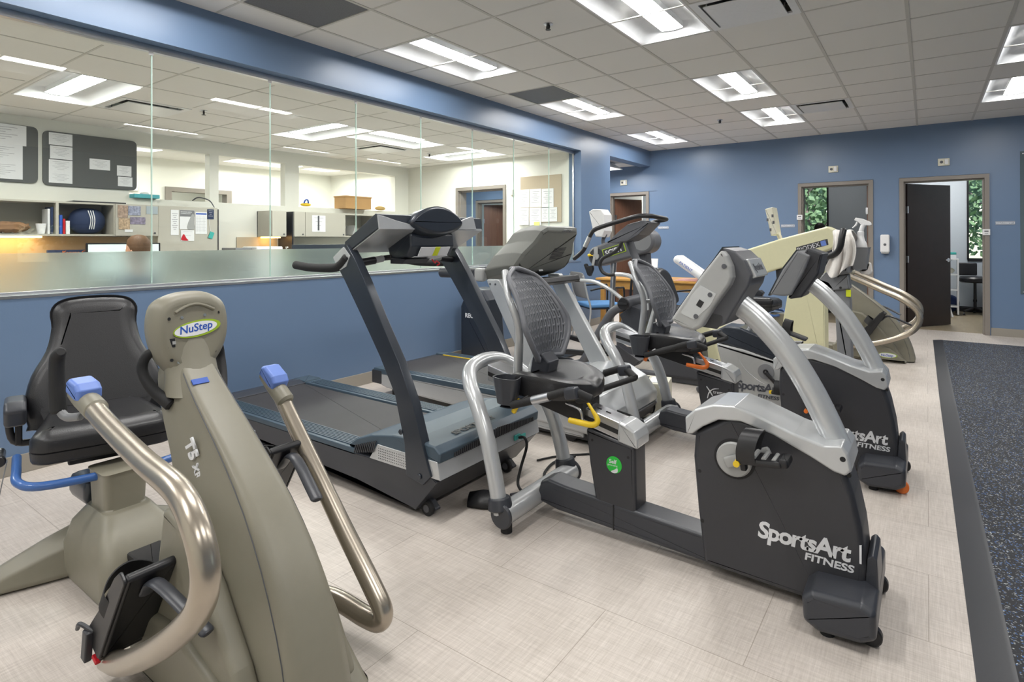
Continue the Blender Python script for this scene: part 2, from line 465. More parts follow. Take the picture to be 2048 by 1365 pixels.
for i in range(len(xs) - 1):
    for k in range(len(ys) - 1):
        xm, ym = (xs[i] + xs[i + 1]) / 2, (ys[k] + ys[k + 1]) / 2
        cc, jj = math.floor(xm / U + 4.1791), math.floor(ym / U - 7.4399)
        if (cc, jj) in holes: continue
        b.box(xs[i], xs[i + 1], ys[k], ys[k + 1], CH, CH + .016)
struct('ceiling', b, M_tile)
b = B()
for x in xs[1:-1]: b.box(x - .012, x + .012, -2.5, YB, CH - .004, CH + .003)
for y in ys[1:-1]:
    for i in range(len(xs) - 1): b.box(xs[i] + .012, xs[i + 1] - .012, y - .008, y + .008, CH - .0035, CH + .003)
struct('trim_1', b, M_tbar)
LLAB = {(-2, -2): 'recessed ceiling light nearest above the blue wall, just past the first treadmill', (1, -2): 'large recessed ceiling light at the top centre of the photo beside the square supply vent',
        (-2, 2): 'recessed ceiling light touching the dark grey return grille', (1, 2): 'recessed ceiling light in the middle of the ceiling, between the sprinklers',
        (-2, 6): 'farthest recessed ceiling light on the window wall side, by the corner', (1, 5): 'recessed ceiling light left of the distant slotted supply vent',
        (5, 2): 'recessed ceiling light cut by the right edge, the nearer of two there', (5, 5): 'recessed ceiling light at the right edge closest to the back wall'}
for (c, j) in gym_lights:
    troffer('ceiling_light', gx(c) + .012, gy(j) + .012, U - .024, 2 * U - .024, CH, M_lens, LLAB.get((c, j), 'recessed ceiling light of the gym behind the photographer'), 'recessed lights in the gym ceiling')
def supply_vent(x0, y0, w, d, z, label):
    t = thing('air_vent', label, 'vent', (x0 + w / 2, y0 + d / 2, z))
    b = B()
    for a, c, e, f in ((0, w, 0, .05), (0, w, d - .05, d), (0, .05, .05, d - .05), (w - .05, w, .05, d - .05)): b.box(x0 + a, x0 + c, y0 + e, y0 + f, z - .006, z + .008)
    part('frame', b, M_wplas, t)
    b = B(); b.box(x0 + .05, x0 + w - .05, y0 + .05, y0 + d - .05, z + .06, z + .07); part('throat', b, M_rub, t)
    b = B(); b.box(x0 + .075, x0 + w - .075, y0 + .075, y0 + d - .075, z - .022, z - .012, .004); part('plaque', b, M_wplas, t)
    for s in (0, 1):
        pass
    for a, e in ((.09, .09), (w - .1, d - .1)):
        b = B(); b.box(x0 + a, x0 + a + .01, y0 + e, y0 + e + .01, z - .012, z + .06); part('hanger', b, M_ltgr, t)
    return t
supply_vent(gx(2), gy(-1), U, U, CH, 'large square supply vent at the top of the photo, right of the biggest light')
supply_vent(gx(2), gy(5), U, U, CH, 'small distant square supply vent in the ceiling near the back wall')
for k, (c, j) in enumerate(HG):
    b = B(); b.box(gx(c) + .012, gx(c + 1) - .012, gy(j) + .012, gy(j + 1) - .012, CH + .001, CH + .012)
    single('return_grille', b, M_grate, ['dark perforated return grille above the front of the window wall', 'dark return grille butting against a recessed light'][k], 'vent', (gx(c), gy(j), CH))
def sprinkler(x, y, z, label):
    t = thing('sprinkler_head', label, 'sprinkler', (x, y, z), 'sprinkler heads')
    b = B(); b.lathe([(.0, 0), (.036, 0), (.036, -.004), (.022, -.008), (0.0, -.008)], (x, y, z)); part('escutcheon', b, M_alu, t)
    b = B(); b.cyl((x, y, z - .008), (x, y, z - .035), .009); b.cyl((x, y, z - .045), (x, y, z - .042), .02, n=16)
    b.tube([(x - .012, y, z - .01), (x - .014, y, z - .03), (x, y, z - .043)], .003, 6); b.tube([(x + .012, y, z - .01), (x + .014, y, z - .03), (x, y, z - .043)], .003, 6)
    part('deflector', b, M_blk, t)
sprinkler(-2.30, 3.667, CH, 'sprinkler head between the two nearest gym ceiling lights')
sprinkler(-2.27, 7.976, CH, 'distant sprinkler head in the gym ceiling')

b = B(); b.box(-12.6, 4.3, -2.7, 13.2, 3.12, 3.2); struct('light_block_slab', b, M_white)  # unseen slab added to stop sky light leaking in around the vents
# ---- walls
b = B(); b.box(XG - .08, XW, -2.5, 7.43, 0, .98); b.box(XG - .08, XW, -2.5, 7.43, 2.60, CH + .02); b.box(XG - .08, XW, -2.5, -.9, .98, 2.6)
b.box(XG - .08, XW, 7.43, 8.38, 0, CH + .02); b.box(XG - .08, XW, 8.38, YB, 2.632, CH + .02)
struct('wall_left', b, M_blue)
b = B(); b.box(XG - .10, XG - .081, -2.5, 7.43, 0, .98); b.box(XG - .10, XG - .081, -2.5, -.9, .98, 2.6); b.box(-4.45, XG - .101, 7.415, 7.45, 0, OH)
b = B()
for x0, x1, z0, z1 in ((-4.125, 4.1, 2.175, CH + .02), (-3.98, -1.652, 0, 2.175), (-.646, -.324, 0, 2.175), (.68, 4.1, 0, 2.175)): b.box(x0, x1, YB, YB + .12, z0, z1)
for x0, x1, z0, z1 in ((-10, -4.125, 2.18, CH + .02), (-7.39, -4.90, 0, 2.18), (-10, -8.20, 0, 2.18), (-4.125, -3.98, 0, 2.18)): b.box(x0, x1, YB, YB + .12, z0, z1)
struct('wall_back', b, M_blue)
b = B(); b.box(4.0, 4.1, -2.5, 3.0, 0, CH); b.box(4.0, 4.1, 4.4, YB, 0, CH); b.box(4.0, 4.1, 3.0, 4.4, 0, .9); b.box(4.0, 4.1, 3.0, 4.4, 1.6, CH); struct('wall_right', b, M_blue)
b = B(); b.box(-10.1, 4.1, -2.6, -2.5, 0, CH); struct('wall_front', b, M_white)
# corridor beyond the opening
b = B(); b.box(-10, XG - .08, 7.46, 7.6, 0, OH + .05); 
# door opening cut in that wall: build as pieces instead
b.bm.free(); b = B(); b.box(-10, -6.50, 7.50, 7.6, 0, OH + .05); b.box(-5.45, XG - .08, 7.50, 7.6, 0, OH + .05); b.box(-6.50, -5.45, 7.50, 7.6, 2.18, OH + .05)
b.box(XG - .08, XW, 7.44, 7.6, 0, .01)
struct('wall_corridor', b, M_blue)
b = B(); b.box(-10, XG - .081, 7.6, YB, 2.66, 2.68); struct('ceiling_corridor', b, M_tile)
# office shell
b = B(); b.box(-10, -6.50, 7.42, 7.499, 0, OH + .05); b.box(-5.45, XG - .08, 7.42, 7.499, 0, OH + .05); b.box(-6.50, -5.45, 7.42, 7.499, 2.18, OH + .05); struct('wall_office_right', b, M_white)
b = B(); b.box(-10.0, -9.9, -2.5, 4.25, 0, OH + .05); b.box(-10.0, -9.9, 5.33, 7.42, 0, OH + .05); b.box(-10.0, -9.9, 4.25, 5.33, 2.15, OH + .05); struct('wall_office_far', b, M_white)
b = B(); b.box(-7.78, -7.66, -2.5, 2.90, 0, OH); b.box(-7.78, -7.66, 2.90, 7.42, 2.43, OH); b.box(-7.78, -7.66, 2.90, 7.42, 0, 1.80)
b.box(-7.78, -7.66, 3.84, 3.96, 1.80, 2.43); b.box(-7.78, -7.66, 4.94, 5.17, 1.80, 2.43); b.box(-7.78, -7.66, 7.10, 7.42, 1.80, 2.43)
struct('wall_partition', b, M_white)
b = B(); b.box(-12.5, -10.0, 3.2, 3.3, 0, OH); b.box(-12.5, -12.4, 3.2, 6.4, 0, OH); b.box(-12.5, -10.0, 6.3, 6.4, 0, OH); b.box(-12.5, -10.0, 3.2, 6.4, OH, OH + .05); b.box(-12.5, -10, 3.2, 6.4, -.05, 0.001); struct('wall_storeroom', b, M_white)
# office ceiling with its own grid
ox_, oy_ = -4.757, 1.529
O_lights = [(-6.55, 4.02, 1.22, .61), (-5.95, 4.66, .61, 1.22), (-6.42, 6.5, 1.22, .61), (-6.59, 1.56, 1.22, .61), (-6.59, -.9, 1.22, .61), (-9.4, 4.9, .61, 1.22), (-9.3, 6.3, 1.1, .61), (-9.3, 2.6, .61, 1.22)]
O_v = [(-6.62, 5.30, .61, .61), (-6.54, 2.19, .61, .61)]
b = B()
rects = O_lights + O_v
exs = sorted(set([-9.9, XG - .08] + [v for r in rects for v in (round(r[0], 3), round(r[0] + r[2], 3))])); eys = sorted(set([-2.5, 7.42] + [v for r in rects for v in (round(r[1], 3), round(r[1] + r[3], 3))]))
for i in range(len(exs) - 1):
    for k in range(len(eys) - 1):
        xm, ym = (exs[i] + exs[i + 1]) / 2, (eys[k] + eys[k + 1]) / 2
        if any(r[0] < xm < r[0] + r[2] and r[1] < ym < r[1] + r[3] for r in rects): continue
        b.box(exs[i], exs[i + 1], eys[k], eys[k + 1], OH, OH + .012)
struct('ceiling_office', b, M_tile)
b = B()
def clear(x, y): return not any(r[0] - .005 < x < r[0] + r[2] + .005 and r[1] - .005 < y < r[1] + r[3] + .005 for r in rects)
x = ox_
for i in range(0, 10):
    xx = ox_ - .61 * i + .61 * 0
    k = -2.5
    while k < 7.4:
        if -7.66 < xx < XG - .09 and clear(xx, k + .1): b.box(xx - .007, xx + .007, k, k + .2, OH - .003, OH + .002)
        k += .2
for j in range(-6, 11):
    yy = oy_ + .624 * j; k = -7.66
    while k < XG - .3:
        if -2.5 < yy < 7.4 and clear(k + .1, yy): b.box(k, k + .2, yy - .007, yy + .007, OH - .003, OH + .002)
        k += .2
struct('trim_2', b, M_tbar)
OL = ['recessed light seen through the third glass pane, above the copier area', 'slim recessed light behind the fourth and fifth glass panes', 'recessed light behind the glass close to the office right wall', 'recessed light seen through the leftmost glass pane', 'office ceiling light hidden past the left edge', 'small distant light of the back office, left of the other', 'distant light of the back office, seen above the cardboard box', 'back office light hidden by the partition']
for r, l_ in zip(O_lights, OL): troffer('office_light', *r, OH, M_lens2, l_, 'recessed lights in the office ceiling')
supply_vent(-6.62, 5.30, .61, .61, OH, 'square supply vent in the office ceiling between two lights')
supply_vent(-6.54, 2.19, .61, .61, OH, 'square supply vent in the office ceiling, crossed by the first glass joint')
sprinkler(-5.9, 2.9, OH, 'sprinkler head in the office ceiling right of the first glass joint')
sprinkler(-6.1, 6.35, OH, 'sprinkler head in the office ceiling above the far light')

# ---- the interior window
w = sempty('window_1', (XG, 3.3, .98))
seams = [-.75, .08, .90, 1.73, 2.59, 3.435, 4.265, 5.09, 5.905, 6.735, 7.40]
for a, c in zip(seams, seams[1:]):
    b = B(); b.box(XG - .005, XG + .005, a + .003, c - .003, .985, 2.575); part('glass_pane', b, M_glass, w, weight=False)
b = B()
for y in seams[1:-1]: b.box(XG - .005, XG + .0055, y - .003, y + .003, 1.01, 2.572)
part('glass_joint', b, M_gedge, w)
b = B(); b.box(XG - .012, XG - .009, -.75, 7.40, .985, 1.222); part('frosted_film', b, M_frost, w, weight=False)
b = B(); b.box(XG - .02, XG + .022, -.85, 7.43, 2.555, 2.60, .003); part('head_track', b, M_alu, w)
b = B(); b.box(XG - .02, XG + .03, -.85, 7.43, .98, 1.003, .003); b.box(XG + .03, XW + .006, -.85, 7.43, .972, .99, .002); part('sill_track', b, M_alu, w)
b = B(); b.box(XG - .012, XG + .012, 7.405, 7.43, 1.0, 2.555); part('jamb_track', b, M_alu, w)
for y in seams[1:-1]:
    b = B(); b.box(XG + .006, XG + .012, y - .022, y + .008, 2.535, 2.59, .002); part('clip', b, M_wplas, w)

# ---- door frames and leaves in the back wall
def door_frame(name, x0, x1, y0, y1, ztop, m=M_frame, wd=.052):
    t = sempty(name, ((x0 + x1) / 2, y0, 0))
    b = B(); ya, yb = y0 - .02, y1 + .02
    b.prism([(x0, 0), (x0, ztop), (x1, ztop), (x1, 0), (x1 - wd, 0), (x1 - wd, ztop - wd), (x0 + wd, ztop - wd), (x0 + wd, 0)], ya, yb, 'y')
    part('door_frame', b, m, t)
    b = B(); i = wd
    b.prism([(x0 + i, 0), (x0 + i, ztop - i), (x1 - i, ztop - i), (x1 - i, 0), (x1 - i - .018, 0), (x1 - i - .018, ztop - i - .018), (x0 + i + .018, ztop - i - .018), (x0 + i + .018, 0)], y0 + .03, y1 - .005, 'y')
    part('door_stop', b, m, t)
    return t
def leaf(t, hinge, ang, wdt, h, m, side=1, handle=True):
    """door leaf swung by ang about a vertical hinge line"""
    d = Vector((math.cos(ang), math.sin(ang), 0)); n = Vector((-d.y, d.x, 0)); H = Vector(hinge)
    b = B(); T = Matrix(((d.x, n.x, 0, H.x), (d.y, n.y, 0, H.y), (0, 0, 1, 0), (0, 0, 0, 1)))
    b.box(0, wdt, -.022, .022, .01, h, .002, T=T); p = part('door_leaf', b, m, t)
    if handle:
        for s in (-1, 1):
            b = B(); c = H + d * (wdt - .06) + n * s * .022 + Z_ * .98
            b.cyl(c, c + n * s * .012, .03); b.cyl(c, c + n * s * .055, .011); b.tube([c + n * s * .05, c + n * s * .055 - d * .05, c + n * s * .052 - d * .12], .009, 10)
            part('door_handle', b, M_chrome, p)
    for z in (.35, 1.0, 1.72):
        b = B(); c = H + Z_ * z; b.box(-.012, .012, -.035, .035, -.05, .05, .002, T=Matrix.Translation(c) @ Matrix.Rotation(ang, 4, 'Z')); part('hinge', b, M_alu, p)
    return p
t = door_frame('door_1', -.324, .68, YB, YB + .12, 2.17); leaf(t, (-.25, YB + .145, 0), R(55), .90, 2.10, M_dwood)
t = door_frame('door_2', -1.652, -.646, YB, YB + .12, 2.17); leaf(t, (-.715, YB + .15, 0), R(88), .90, 2.10, M_door, handle=False)
t = door_frame('door_3', -4.94, -4.125, YB, YB + .12, 2.175); leaf(t, (-4.87, YB + .145, 0), R(66), .66, 2.08, M_door)
t = door_frame('door_4', -8.20, -7.39, YB, YB + .12, 2.17); leaf(t, (-8.10, YB + .16, 0), R(30), .86, 2.08, M_door)
t = door_frame('door_5', -6.50, -5.45, 7.42, 7.60, 2.175)
# office far door (plane x = -9.9)
t = sempty('door_6', (-9.9, 4.8, 0))
b = B(); b.prism([(4.25, 0), (4.25, 2.16), (5.33, 2.16), (5.33, 0), (5.24, 0), (5.24, 2.09), (4.34, 2.09), (4.34, 0)], -10.02, -9.86, 'x'); part('door_frame', b, M_frame, t)

# ---- baseboards
b = B(); b.box(XW, XW + .012, -2.5, 8.38, 0, .105, .003); struct('baseboard_left', b, M_base)
b = B()
for x0, x1 in ((-4.10, -1.66), (-.64, -.33), (.69, 4.0)): b.box(x0, x1, YB - .012, YB, 0, .105, .003)
struct('baseboard_back', b, M_base)

# ---- treatment rooms behind the back wall
YR = 13.0
b = B(); b.box(-6.0, -2.04, YR, YR + .1, 0, 2.9); b.box(-1.60, .58, YR, YR + .1, 0, 2.9); b.box(1.05, 1.3, YR, YR + .1, 0, 2.9)
b.box(-2.04, -1.60, YR, YR + .1, 0, .93); b.box(-2.04, -1.60, YR, YR + .1, 2.75, 2.9); b.box(.58, 1.05, YR, YR + .1, 0, .93); b.box(.58, 1.05, YR, YR + .1, 2.75, 2.9)
struct('wall_treatment_back', b, M_greywall)
b = B(); b.box(-.50, -.45, YB + .12, YR, 0, 2.9); b.box(-2.45, -2.40, YB + .12, YR, 0, 2.9); b.box(1.25, 1.3, YB + .12, YR, 0, 2.9); b.box(-6.0, -5.95, YB + .12, YR, 0, 2.9); struct('wall_treatment_side', b, M_greywall)
b = B(); b.box(-4.3, -2.45, YB + .5, YB + .55, 0, 2.9); b.box(-9.5, -4.9, YB + 1.5, YB + 1.55, 0, 2.9); b.box(-9.5, -5.8, YB + .12, YB + 1.5, 2.9, 2.95); struct('wall_hall_room', b, M_white)
b = B(); b.box(-6.0, 1.3, YB + .12, YR + .1, 2.9, 2.95); struct('ceiling_treatment', b, M_tile)
b = B(); b.box(-.45, 1.25, YR - .012, YR, 0, .1); b.box(-2.4, -.5, YR - .012, YR, 0, .1); struct('baseboard_treatment', b, M_rub)
for k, (x0, x1) in enumerate(((-2.04, -1.60), (.58, 1.05))):
    t = sempty('window_%d' % (k + 2), ((x0 + x1) / 2, YR, .93))
    b = B(); b.prism([(x0, .93), (x0, 2.75), (x1, 2.75), (x1, .93)], YR + .02, YR + .03, 'y'); part('glass_pane', b, M_glass, t, weight=False)
    b = B()
    for a, c, e, f in ((x0 - .01, x0 + .02, .93, 2.75), (x1 - .02, x1 + .01, .93, 2.75), (x0, x1, .90, .955), (x0, x1, 2.73, 2.76)): b.box(a, c, YR - .015, YR + .06, e, f)
    part('window_frame', b, M_blk, t)
# exterior window in the right wall (its daylight shows as a reflection in the office glass)
t = sempty('window_4', (4.05, 3.7, .9))
b = B(); b.box(4.04, 4.05, 3.0, 4.4, .9, 1.6); part('glass_pane', b, M_glass, t, weight=False)
b = B()
for a, c, e, f in ((3.0, 4.4, .88, .93), (3.0, 4.4, 1.57, 1.62), (2.98, 3.03, .9, 1.6), (4.37, 4.42, .9, 1.6), (3.68, 3.72, .9, 1.6)): b.box(4.0, 4.08, a, c, e, f)
part('window_frame', b, M_blk, t)
# lamp in each treatment room; the middle one is added fill, that room being unlit
for nm, x0, y0, lb in (('room_light', -1.7, 11.2, 'added dim fill light of the unlit middle treatment room, not in view'), ('room_light', -.1, 11.2, 'ceiling light of the right treatment room, not in view'), ('room_light', -4.9, 11.0, 'ceiling light of the hall room, not in view'), ('room_light', -7.6, 10.6, 'ceiling light of the far hall room, not in view')):
    troffer(nm, x0, y0, .6, 1.2 if x0 > -7 else .7, 2.9 - .11, M_fill_lens if x0 == -1.7 else M_lens2, lb, 'lights of the side rooms')
troffer('corridor_light', -5.0, 8.3, .6, 1.2, 2.66 - .11, M_lens2, 'recessed light above the corridor, hidden by the header', 'corridor lights')
troffer('corridor_light', -7.8, 8.3, .6, 1.2, 2.66 - .11, M_lens2, 'second corridor light hidden past the office', 'corridor lights')
troffer('storeroom_light', -11.5, 4.3, .61, 1.0, OH - .11, M_lens2, 'light of the store room beyond the far office door', 'store room light')
# ---- outdoors beyond the windows
b = B(); b.box(-14, 14, 13.4, 34, -.5, -.3); b.box(4.6, 20, -8, 13.4, -.5, -.3); struct('ground', b, M_lawn)
def tree(x, y, s, label):
    t = thing('leafy_tree', label, 'tree', (x, y, -.3), 'trees outside the windows')
    b = B(); b.tube([(x, y, -.3), (x + .1 * s, y, 1.2 * s), (x - .1 * s, y + .1, 2.4 * s)], [.16 * s, .12 * s, .06 * s], 10)
    for q in range(5):
        a = q * 1.3; b.tube([(x + .08 * s, y, (.9 + .2 * q) * s), (x + .6 * s * math.cos(a), y + .6 * s * math.sin(a), (1.5 + .25 * q) * s)], [.05 * s, .02 * s], 8)
    part('trunk', b, M_bark, t)
    b = B()
    for q in range(2600):
        th = random.uniform(0, 6.28); ph = math.acos(random.uniform(-1, 1)); rr2 = s * (1.05 + random.uniform(-.5, .25))
        c = Vector((x + rr2 * math.sin(ph) * math.cos(th) * 1.15, y + rr2 * math.sin(ph) * math.sin(th), 2.1 * s + rr2 * math.cos(ph) * 1.1))
        a = Vector((random.uniform(-1, 1), random.uniform(-1, 1), random.uniform(-1, 1))).normalized() * .075 * s; e = a.orthogonal().normalized() * .05 * s
        b.quad(c - a, c - e, c + a, c + e)
    part('foliage', b, M_leaf, t, weight=False)
tree(-2.6, 16.2, 1.25, 'leafy green tree outside the middle treatment room window'); tree(1.35, 16.4, 1.2, 'leafy green tree outside the right treatment room window')
tree(-3.0, 20.8, 1.6, 'larger tree standing farther off behind the middle window'); tree(2.0, 20.9, 1.7, 'larger tree standing farther off behind the right window')
tree(7.6, 3.2, .95, 'tree outside the side window, seen only mirrored in the glass'); tree(10.5, 6.0, 1.3, 'second tree outside the side window, mirrored in the glass')

# ---- rubber mat
b = B(); b.prism([(.235, -2.4), (.148, 9.155), (3.9, 9.155), (3.9, -2.4)], .001, .010, 'z'); mat_f = thing('rubber_floor_mat', 'speckled black rubber gym flooring along the right side of the floor', 'mat', (2, 3.4, 0))
part('mat_surface', b, M_speck, mat_f)
b = B(); b.rings([[Vector((xa, y, z)) for xa, z in ((x0, .0008), (x0 + .012, .002), (x0 + .085, .0115), (x0 + .10, .0115), (x0 + .10, .0008))] for x0, y in ((.142, -2.4), (.112, 2.15), (.075, 6), (.055, 9.157))]); part('edge_strip', b, M_char, mat_f, label='plain dark bevelled edge strip')

# ================================================================ recumbent bikes (near pair)
def mirror_y(pts, yc): return [(x, 2 * yc - y, z) for x, y, z in pts]
def recumbent(label, dx, dy, lever, second=False):
    t = thing('recumbent_bike', label, 'exercise bike', (-.85 + dx, 2.33 + dy, 0), 'recumbent exercise bikes')
    yc = 2.33 + dy
    sh = lambda L: [(x + dx, z) for x, z in L]
    s3 = lambda L: [(x + dx, y + dy, z) for x, y, z in L]
    n = yc - .10                                             # near side face
    # drive shroud
    b = B()
    body = sh([(-.735, .545), (-.742, .45), (-.725, .25), (-.70, .045), (-.30, .035), (-.175, .06), (-.165, .20), (-.178, .32), (-.20, .43), (-.235, .545), (-.40, .60), (-.60, .63)])
    b.prism(body, n, n + .2, 'y', .022, 3, .02); p = part('drive_shroud', b, M_char, t)
    for x, z in ((-.715, .40), (-.705, .21), (-.215, .50), (-.225, .235)):
        b = B(); b.cyl((x + dx, n - .0005, z), (x + dx, n + .01, z), .007, n=12); part('screw_cap', b, M_rub, p)
    txt(p, 'SportsArt', (-.505 + dx, n - .001, .212), X, Z_, .082, M_wht, shear=.12, bold=.0026, spacing=.88)
    txt(p, 'FITNESS', (-.352 + dx, n - .001, .178), X, Z_, .034, M_wht, shear=.12, bold=.001, sx=1.25)
    if not second:
        b = B(); b.box(-.186 + dx, -.180 + dx, n - .001, n + .03, .215, .275); part('barcode_label', b, M_paper, p)
        b = B(); b.obox((-.172 + dx, n + .03, .135), (.012, .055, .04)); part('metal_label', b, M_greybin, p)
    # silver top cover
    b = B()
    b.prism(sh([(-.765, .535), (-.768, .60), (-.73, .638), (-.66, .668), (-.58, .676), (-.50, .655), (-.38, .612), (-.29, .590), (-.235, .60), (-.215, .575), (-.205, .52), (-.225, .498), (-.26, .505), (-.33, .540), (-.45, .592), (-.56, .620), (-.64, .612), (-.70, .575), (-.74, .54)]), n - .014, n + .214, 'y', .010, 3, .012)
    p = part('top_cover', b, M_silv, t)
    b = B(); b.cyl((-.232 + dx, n - .0145, .555), (-.232 + dx, n, .555), .009, n=14); part('screw_cap', b, M_rub, p)
    # front stabiliser boot and wheels
    b = B()
    b.prism(sh([(-.335, .045), (-.34, .12), (-.31, .150), (-.17, .158), (-.130, .14), (-.130, .055), (-.17, .03), (-.29, .022)]), yc - .245, yc + .245, 'y', .022, 3, .02)
    b.prism(sh([(-.175, .10), (-.165, .235), (-.150, .25), (-.137, .235), (-.130, .10)]), yc - .09, yc + .09, 'y', .006, 2, .008)
    part('front_foot', b, M_char2, t)
    for s in (-1, 1):
        b = B(); b.cyl((-.15 + dx, yc + s * .17 - .014, .034), (-.15 + dx, yc + s * .17 + .014, .034), .033, bev=.004); part('wheel', b, M_or if second and s < 0 else M_blk, t)
        b = B(); b.cyl((-.27 + dx, yc + s * .19, .0), (-.27 + dx, yc + s * .19, .03), .022, n=14); part('rubber_foot', b, M_rub, t)
    # crank and pedals
    for s in (-1, 1):
        yf = yc + s * .10
        c = Vector((-.585 + dx, yf, .475)); a = R(25) + (0 if s < 0 else math.pi)
        if second: a = R(-50) + (0 if s < 0 else math.pi)
        b = B(); b.cyl(c + Y_ * s * (-.002), c + Y_ * s * .014, .064, n=32, bev=.005); d_ = part('crank_disc', b, M_ltgr, t)
        b = B(); b.cyl(c + Y_ * s * (-.004), c + Y_ * s * .003, .074, n=32); part('disc_seat', b, M_rub, d_)
        e = c + Vector((math.cos(a), 0, math.sin(a))) * .125
        b = B(); T = Matrix.Translation(c + Y_ * s * .026) @ Matrix.Rotation(-a, 4, 'Y'); b.box(-.03, .145, -.010, .010, -.021, .021, .01, T=T); part('crank_arm', b, M_ltgr, t)
        pc = e + Y_ * s * .085
        b = B(); rot = (0, R(-6), 0)
        b.obox(pc + Z_ * -.004, (.145, .095, .024), rot, .010); b.obox(pc + Vector((.075, 0, .008)), (.035, .085, .03), rot, .010); b.obox(pc + Vector((-.06, 0, -.03)), (.02, .03, .05), rot, .006)
        pd = part('pedal', b, M_blk, t)
        b = B()
        for q in range(4): b.cyl(pc + Vector((-.05 + q * .032, -.036, .0105)), pc + Vector((-.05 + q * .032, .036, .0105)), .008, n=8)
        part('tread', b, M_ltgr, pd)
        b = B(); arc = [(-.045, -.05, -.01), (-.045, -.052, .03), (-.035, -.035, .075), (-.025, 0, .092), (-.03, .035, .075), (-.045, .052, .03), (-.045, .05, -.01)]
        rs = []
        for q in catmull(arc, 5):
            rs.append([pc + q + Vector(v) for v in ((-.028, 0, 0), (.034, 0, .004), (.034, 0, .009), (-.028, 0, .005))])
        b.rings(rs); part('strap', b, M_blk, pd)
        b = B(); b.cyl(pc + Vector((-.072, -.055, -.02)), pc + Vector((-.072, -.02, -.02)), .011, n=12); part('strap_clip', b, M_or if second else M_yel, pd)
    # floor beam
    b = B()
    b.prism(sh([(-1.50, .075), (-1.47, .165), (-1.43, .182), (-1.34, .172), (-.66, .135), (-.66, .03), (-1.38, .052)]), yc - .062, yc + .062, 'y', .014, 3, .015); part('floor_beam', b, M_char2, t)
    b = B(); b.box(-1.10 + dx, -1.095 + dx, yc - .0635, yc + .0635, .045, .152); part('beam_joint', b, M_rub, t)
    # seat column
    b = B()
    b.prism(sh([(-1.235, .46), (-1.215, .30), (-1.185, .14), (-1.155, .09), (-1.01, .09), (-.995, .13), (-1.0, .42)]), yc - .06, yc + .06, 'y', .016, 3, .015); p = part('seat_column', b, M_char, t)
    for x, z in ((-1.20, .41), (-1.03, .37), (-1.16, .135), (-1.02, .135)):
        b = B(); b.cyl((x + dx, yc - .0605, z), (x + dx, yc - .05, z), .006, n=12); part('screw_cap', b, M_rub, p)
    if not second:
        b = B(); b.cyl((-1.095 + dx, yc - .0612, .325), (-1.095 + dx, yc - .059, .325), .036, n=32); g = part('round_sticker', b, M_grn, p, label='round green sticker')
        txt(p, 'Self', (-1.118 + dx, yc - .0616, .330), X, Z_, .024, M_wht, ext=.0003, bold=.0006); txt(p, 'generating', (-1.125 + dx, yc - .0616, .319), X, Z_, .011, M_wht, ext=.0003)
        b = B(); b.prism(spoly([(-1.108, .296), (-1.094, .304), (-1.080, .314), (-1.078, .298), (-1.092, .290), (-1.104, .291)]), yc - .0618, yc - .061, 'y'); part('leaf_mark', b, M_wht, p)
    else:
        txt(p, 'treme', (-1.125 + dx, yc - .0616, .335), X, Z_, .030, M_wht, ext=.0003); 
        b = B(); b.tube([(-1.165 + dx, yc - .0615, .372), (-1.145 + dx, yc - .0615, .345), (-1.128 + dx, yc - .0615, .318)], .0035, 6); b.tube([(-1.160 + dx, yc - .0615, .300), (-1.150 + dx, yc - .0615, .335), (-1.125 + dx, yc - .0615, .360), (-1.09 + dx, yc - .0615, .368)], [.002, .004, .003, .001], 6); part('logo_mark', b, M_wht, p)
    # inclined rail
    b = B()
    A0, A1 = (-1.79, .668), (-1.06, .505)
    b.prism(sh([A0, A1, (-1.06, .43), (-1.79, .590)]), yc - .055, yc + .055, 'y', .006, 2); rail = part('seat_rail', b, M_alu, t)
    b = B(); dz = .045
    b.prism(sh([(-1.785, .635), (-1.07, .475), (-1.07, .455), (-1.785, .615)]), yc - .057, yc - .050, 'y'); part('rail_groove', b, M_rub, rail)
    for q in range(9):
        x = -1.15 - .045 * q; z = A1[1] + (x + 1.06) * (A0[1] - A1[1]) / (A0[0] - A1[0])
        b = B(); b.obox((x + dx, yc, z + .001), (.022, .009, .003), (0, R(12.6), 0)); part('position_hole', b, M_rub, rail)
    b = B(); b.prism(sh([(-1.075, .515), (-1.04, .508), (-.998, .485), (-.985, .455), (-.985, .41), (-1.08, .428)]), yc - .066, yc + .066, 'y', .012, 3, .012); part('rail_end_cap', b, M_silv, t)
    # rear hoop, stabiliser
    hoop = [(-1.535, -.285, .085), (-1.575, -.28, .25), (-1.625, -.27, .40), (-1.70, -.245, .525), (-1.775, -.205, .60), (-1.83, -.14, .652), (-1.845, -.05, .675), (-1.845, .05, .675), (-1.83, .14, .652), (-1.775, .205, .60), (-1.70, .245, .525), (-1.625, .27, .40), (-1.575, .28, .25), (-1.535, .285, .085)]
    b = B(); b.tube([(x + dx, yc + y, z) for x, y, z in hoop], [.036] * 14, 18, res=6); part('rear_hoop', b, M_silv, t)
    b = B(); b.cyl((-1.515 + dx, yc - .30, .085), (-1.515 + dx, yc + .30, .085), .048, n=28); part('rear_stabilizer', b, M_silv, t)
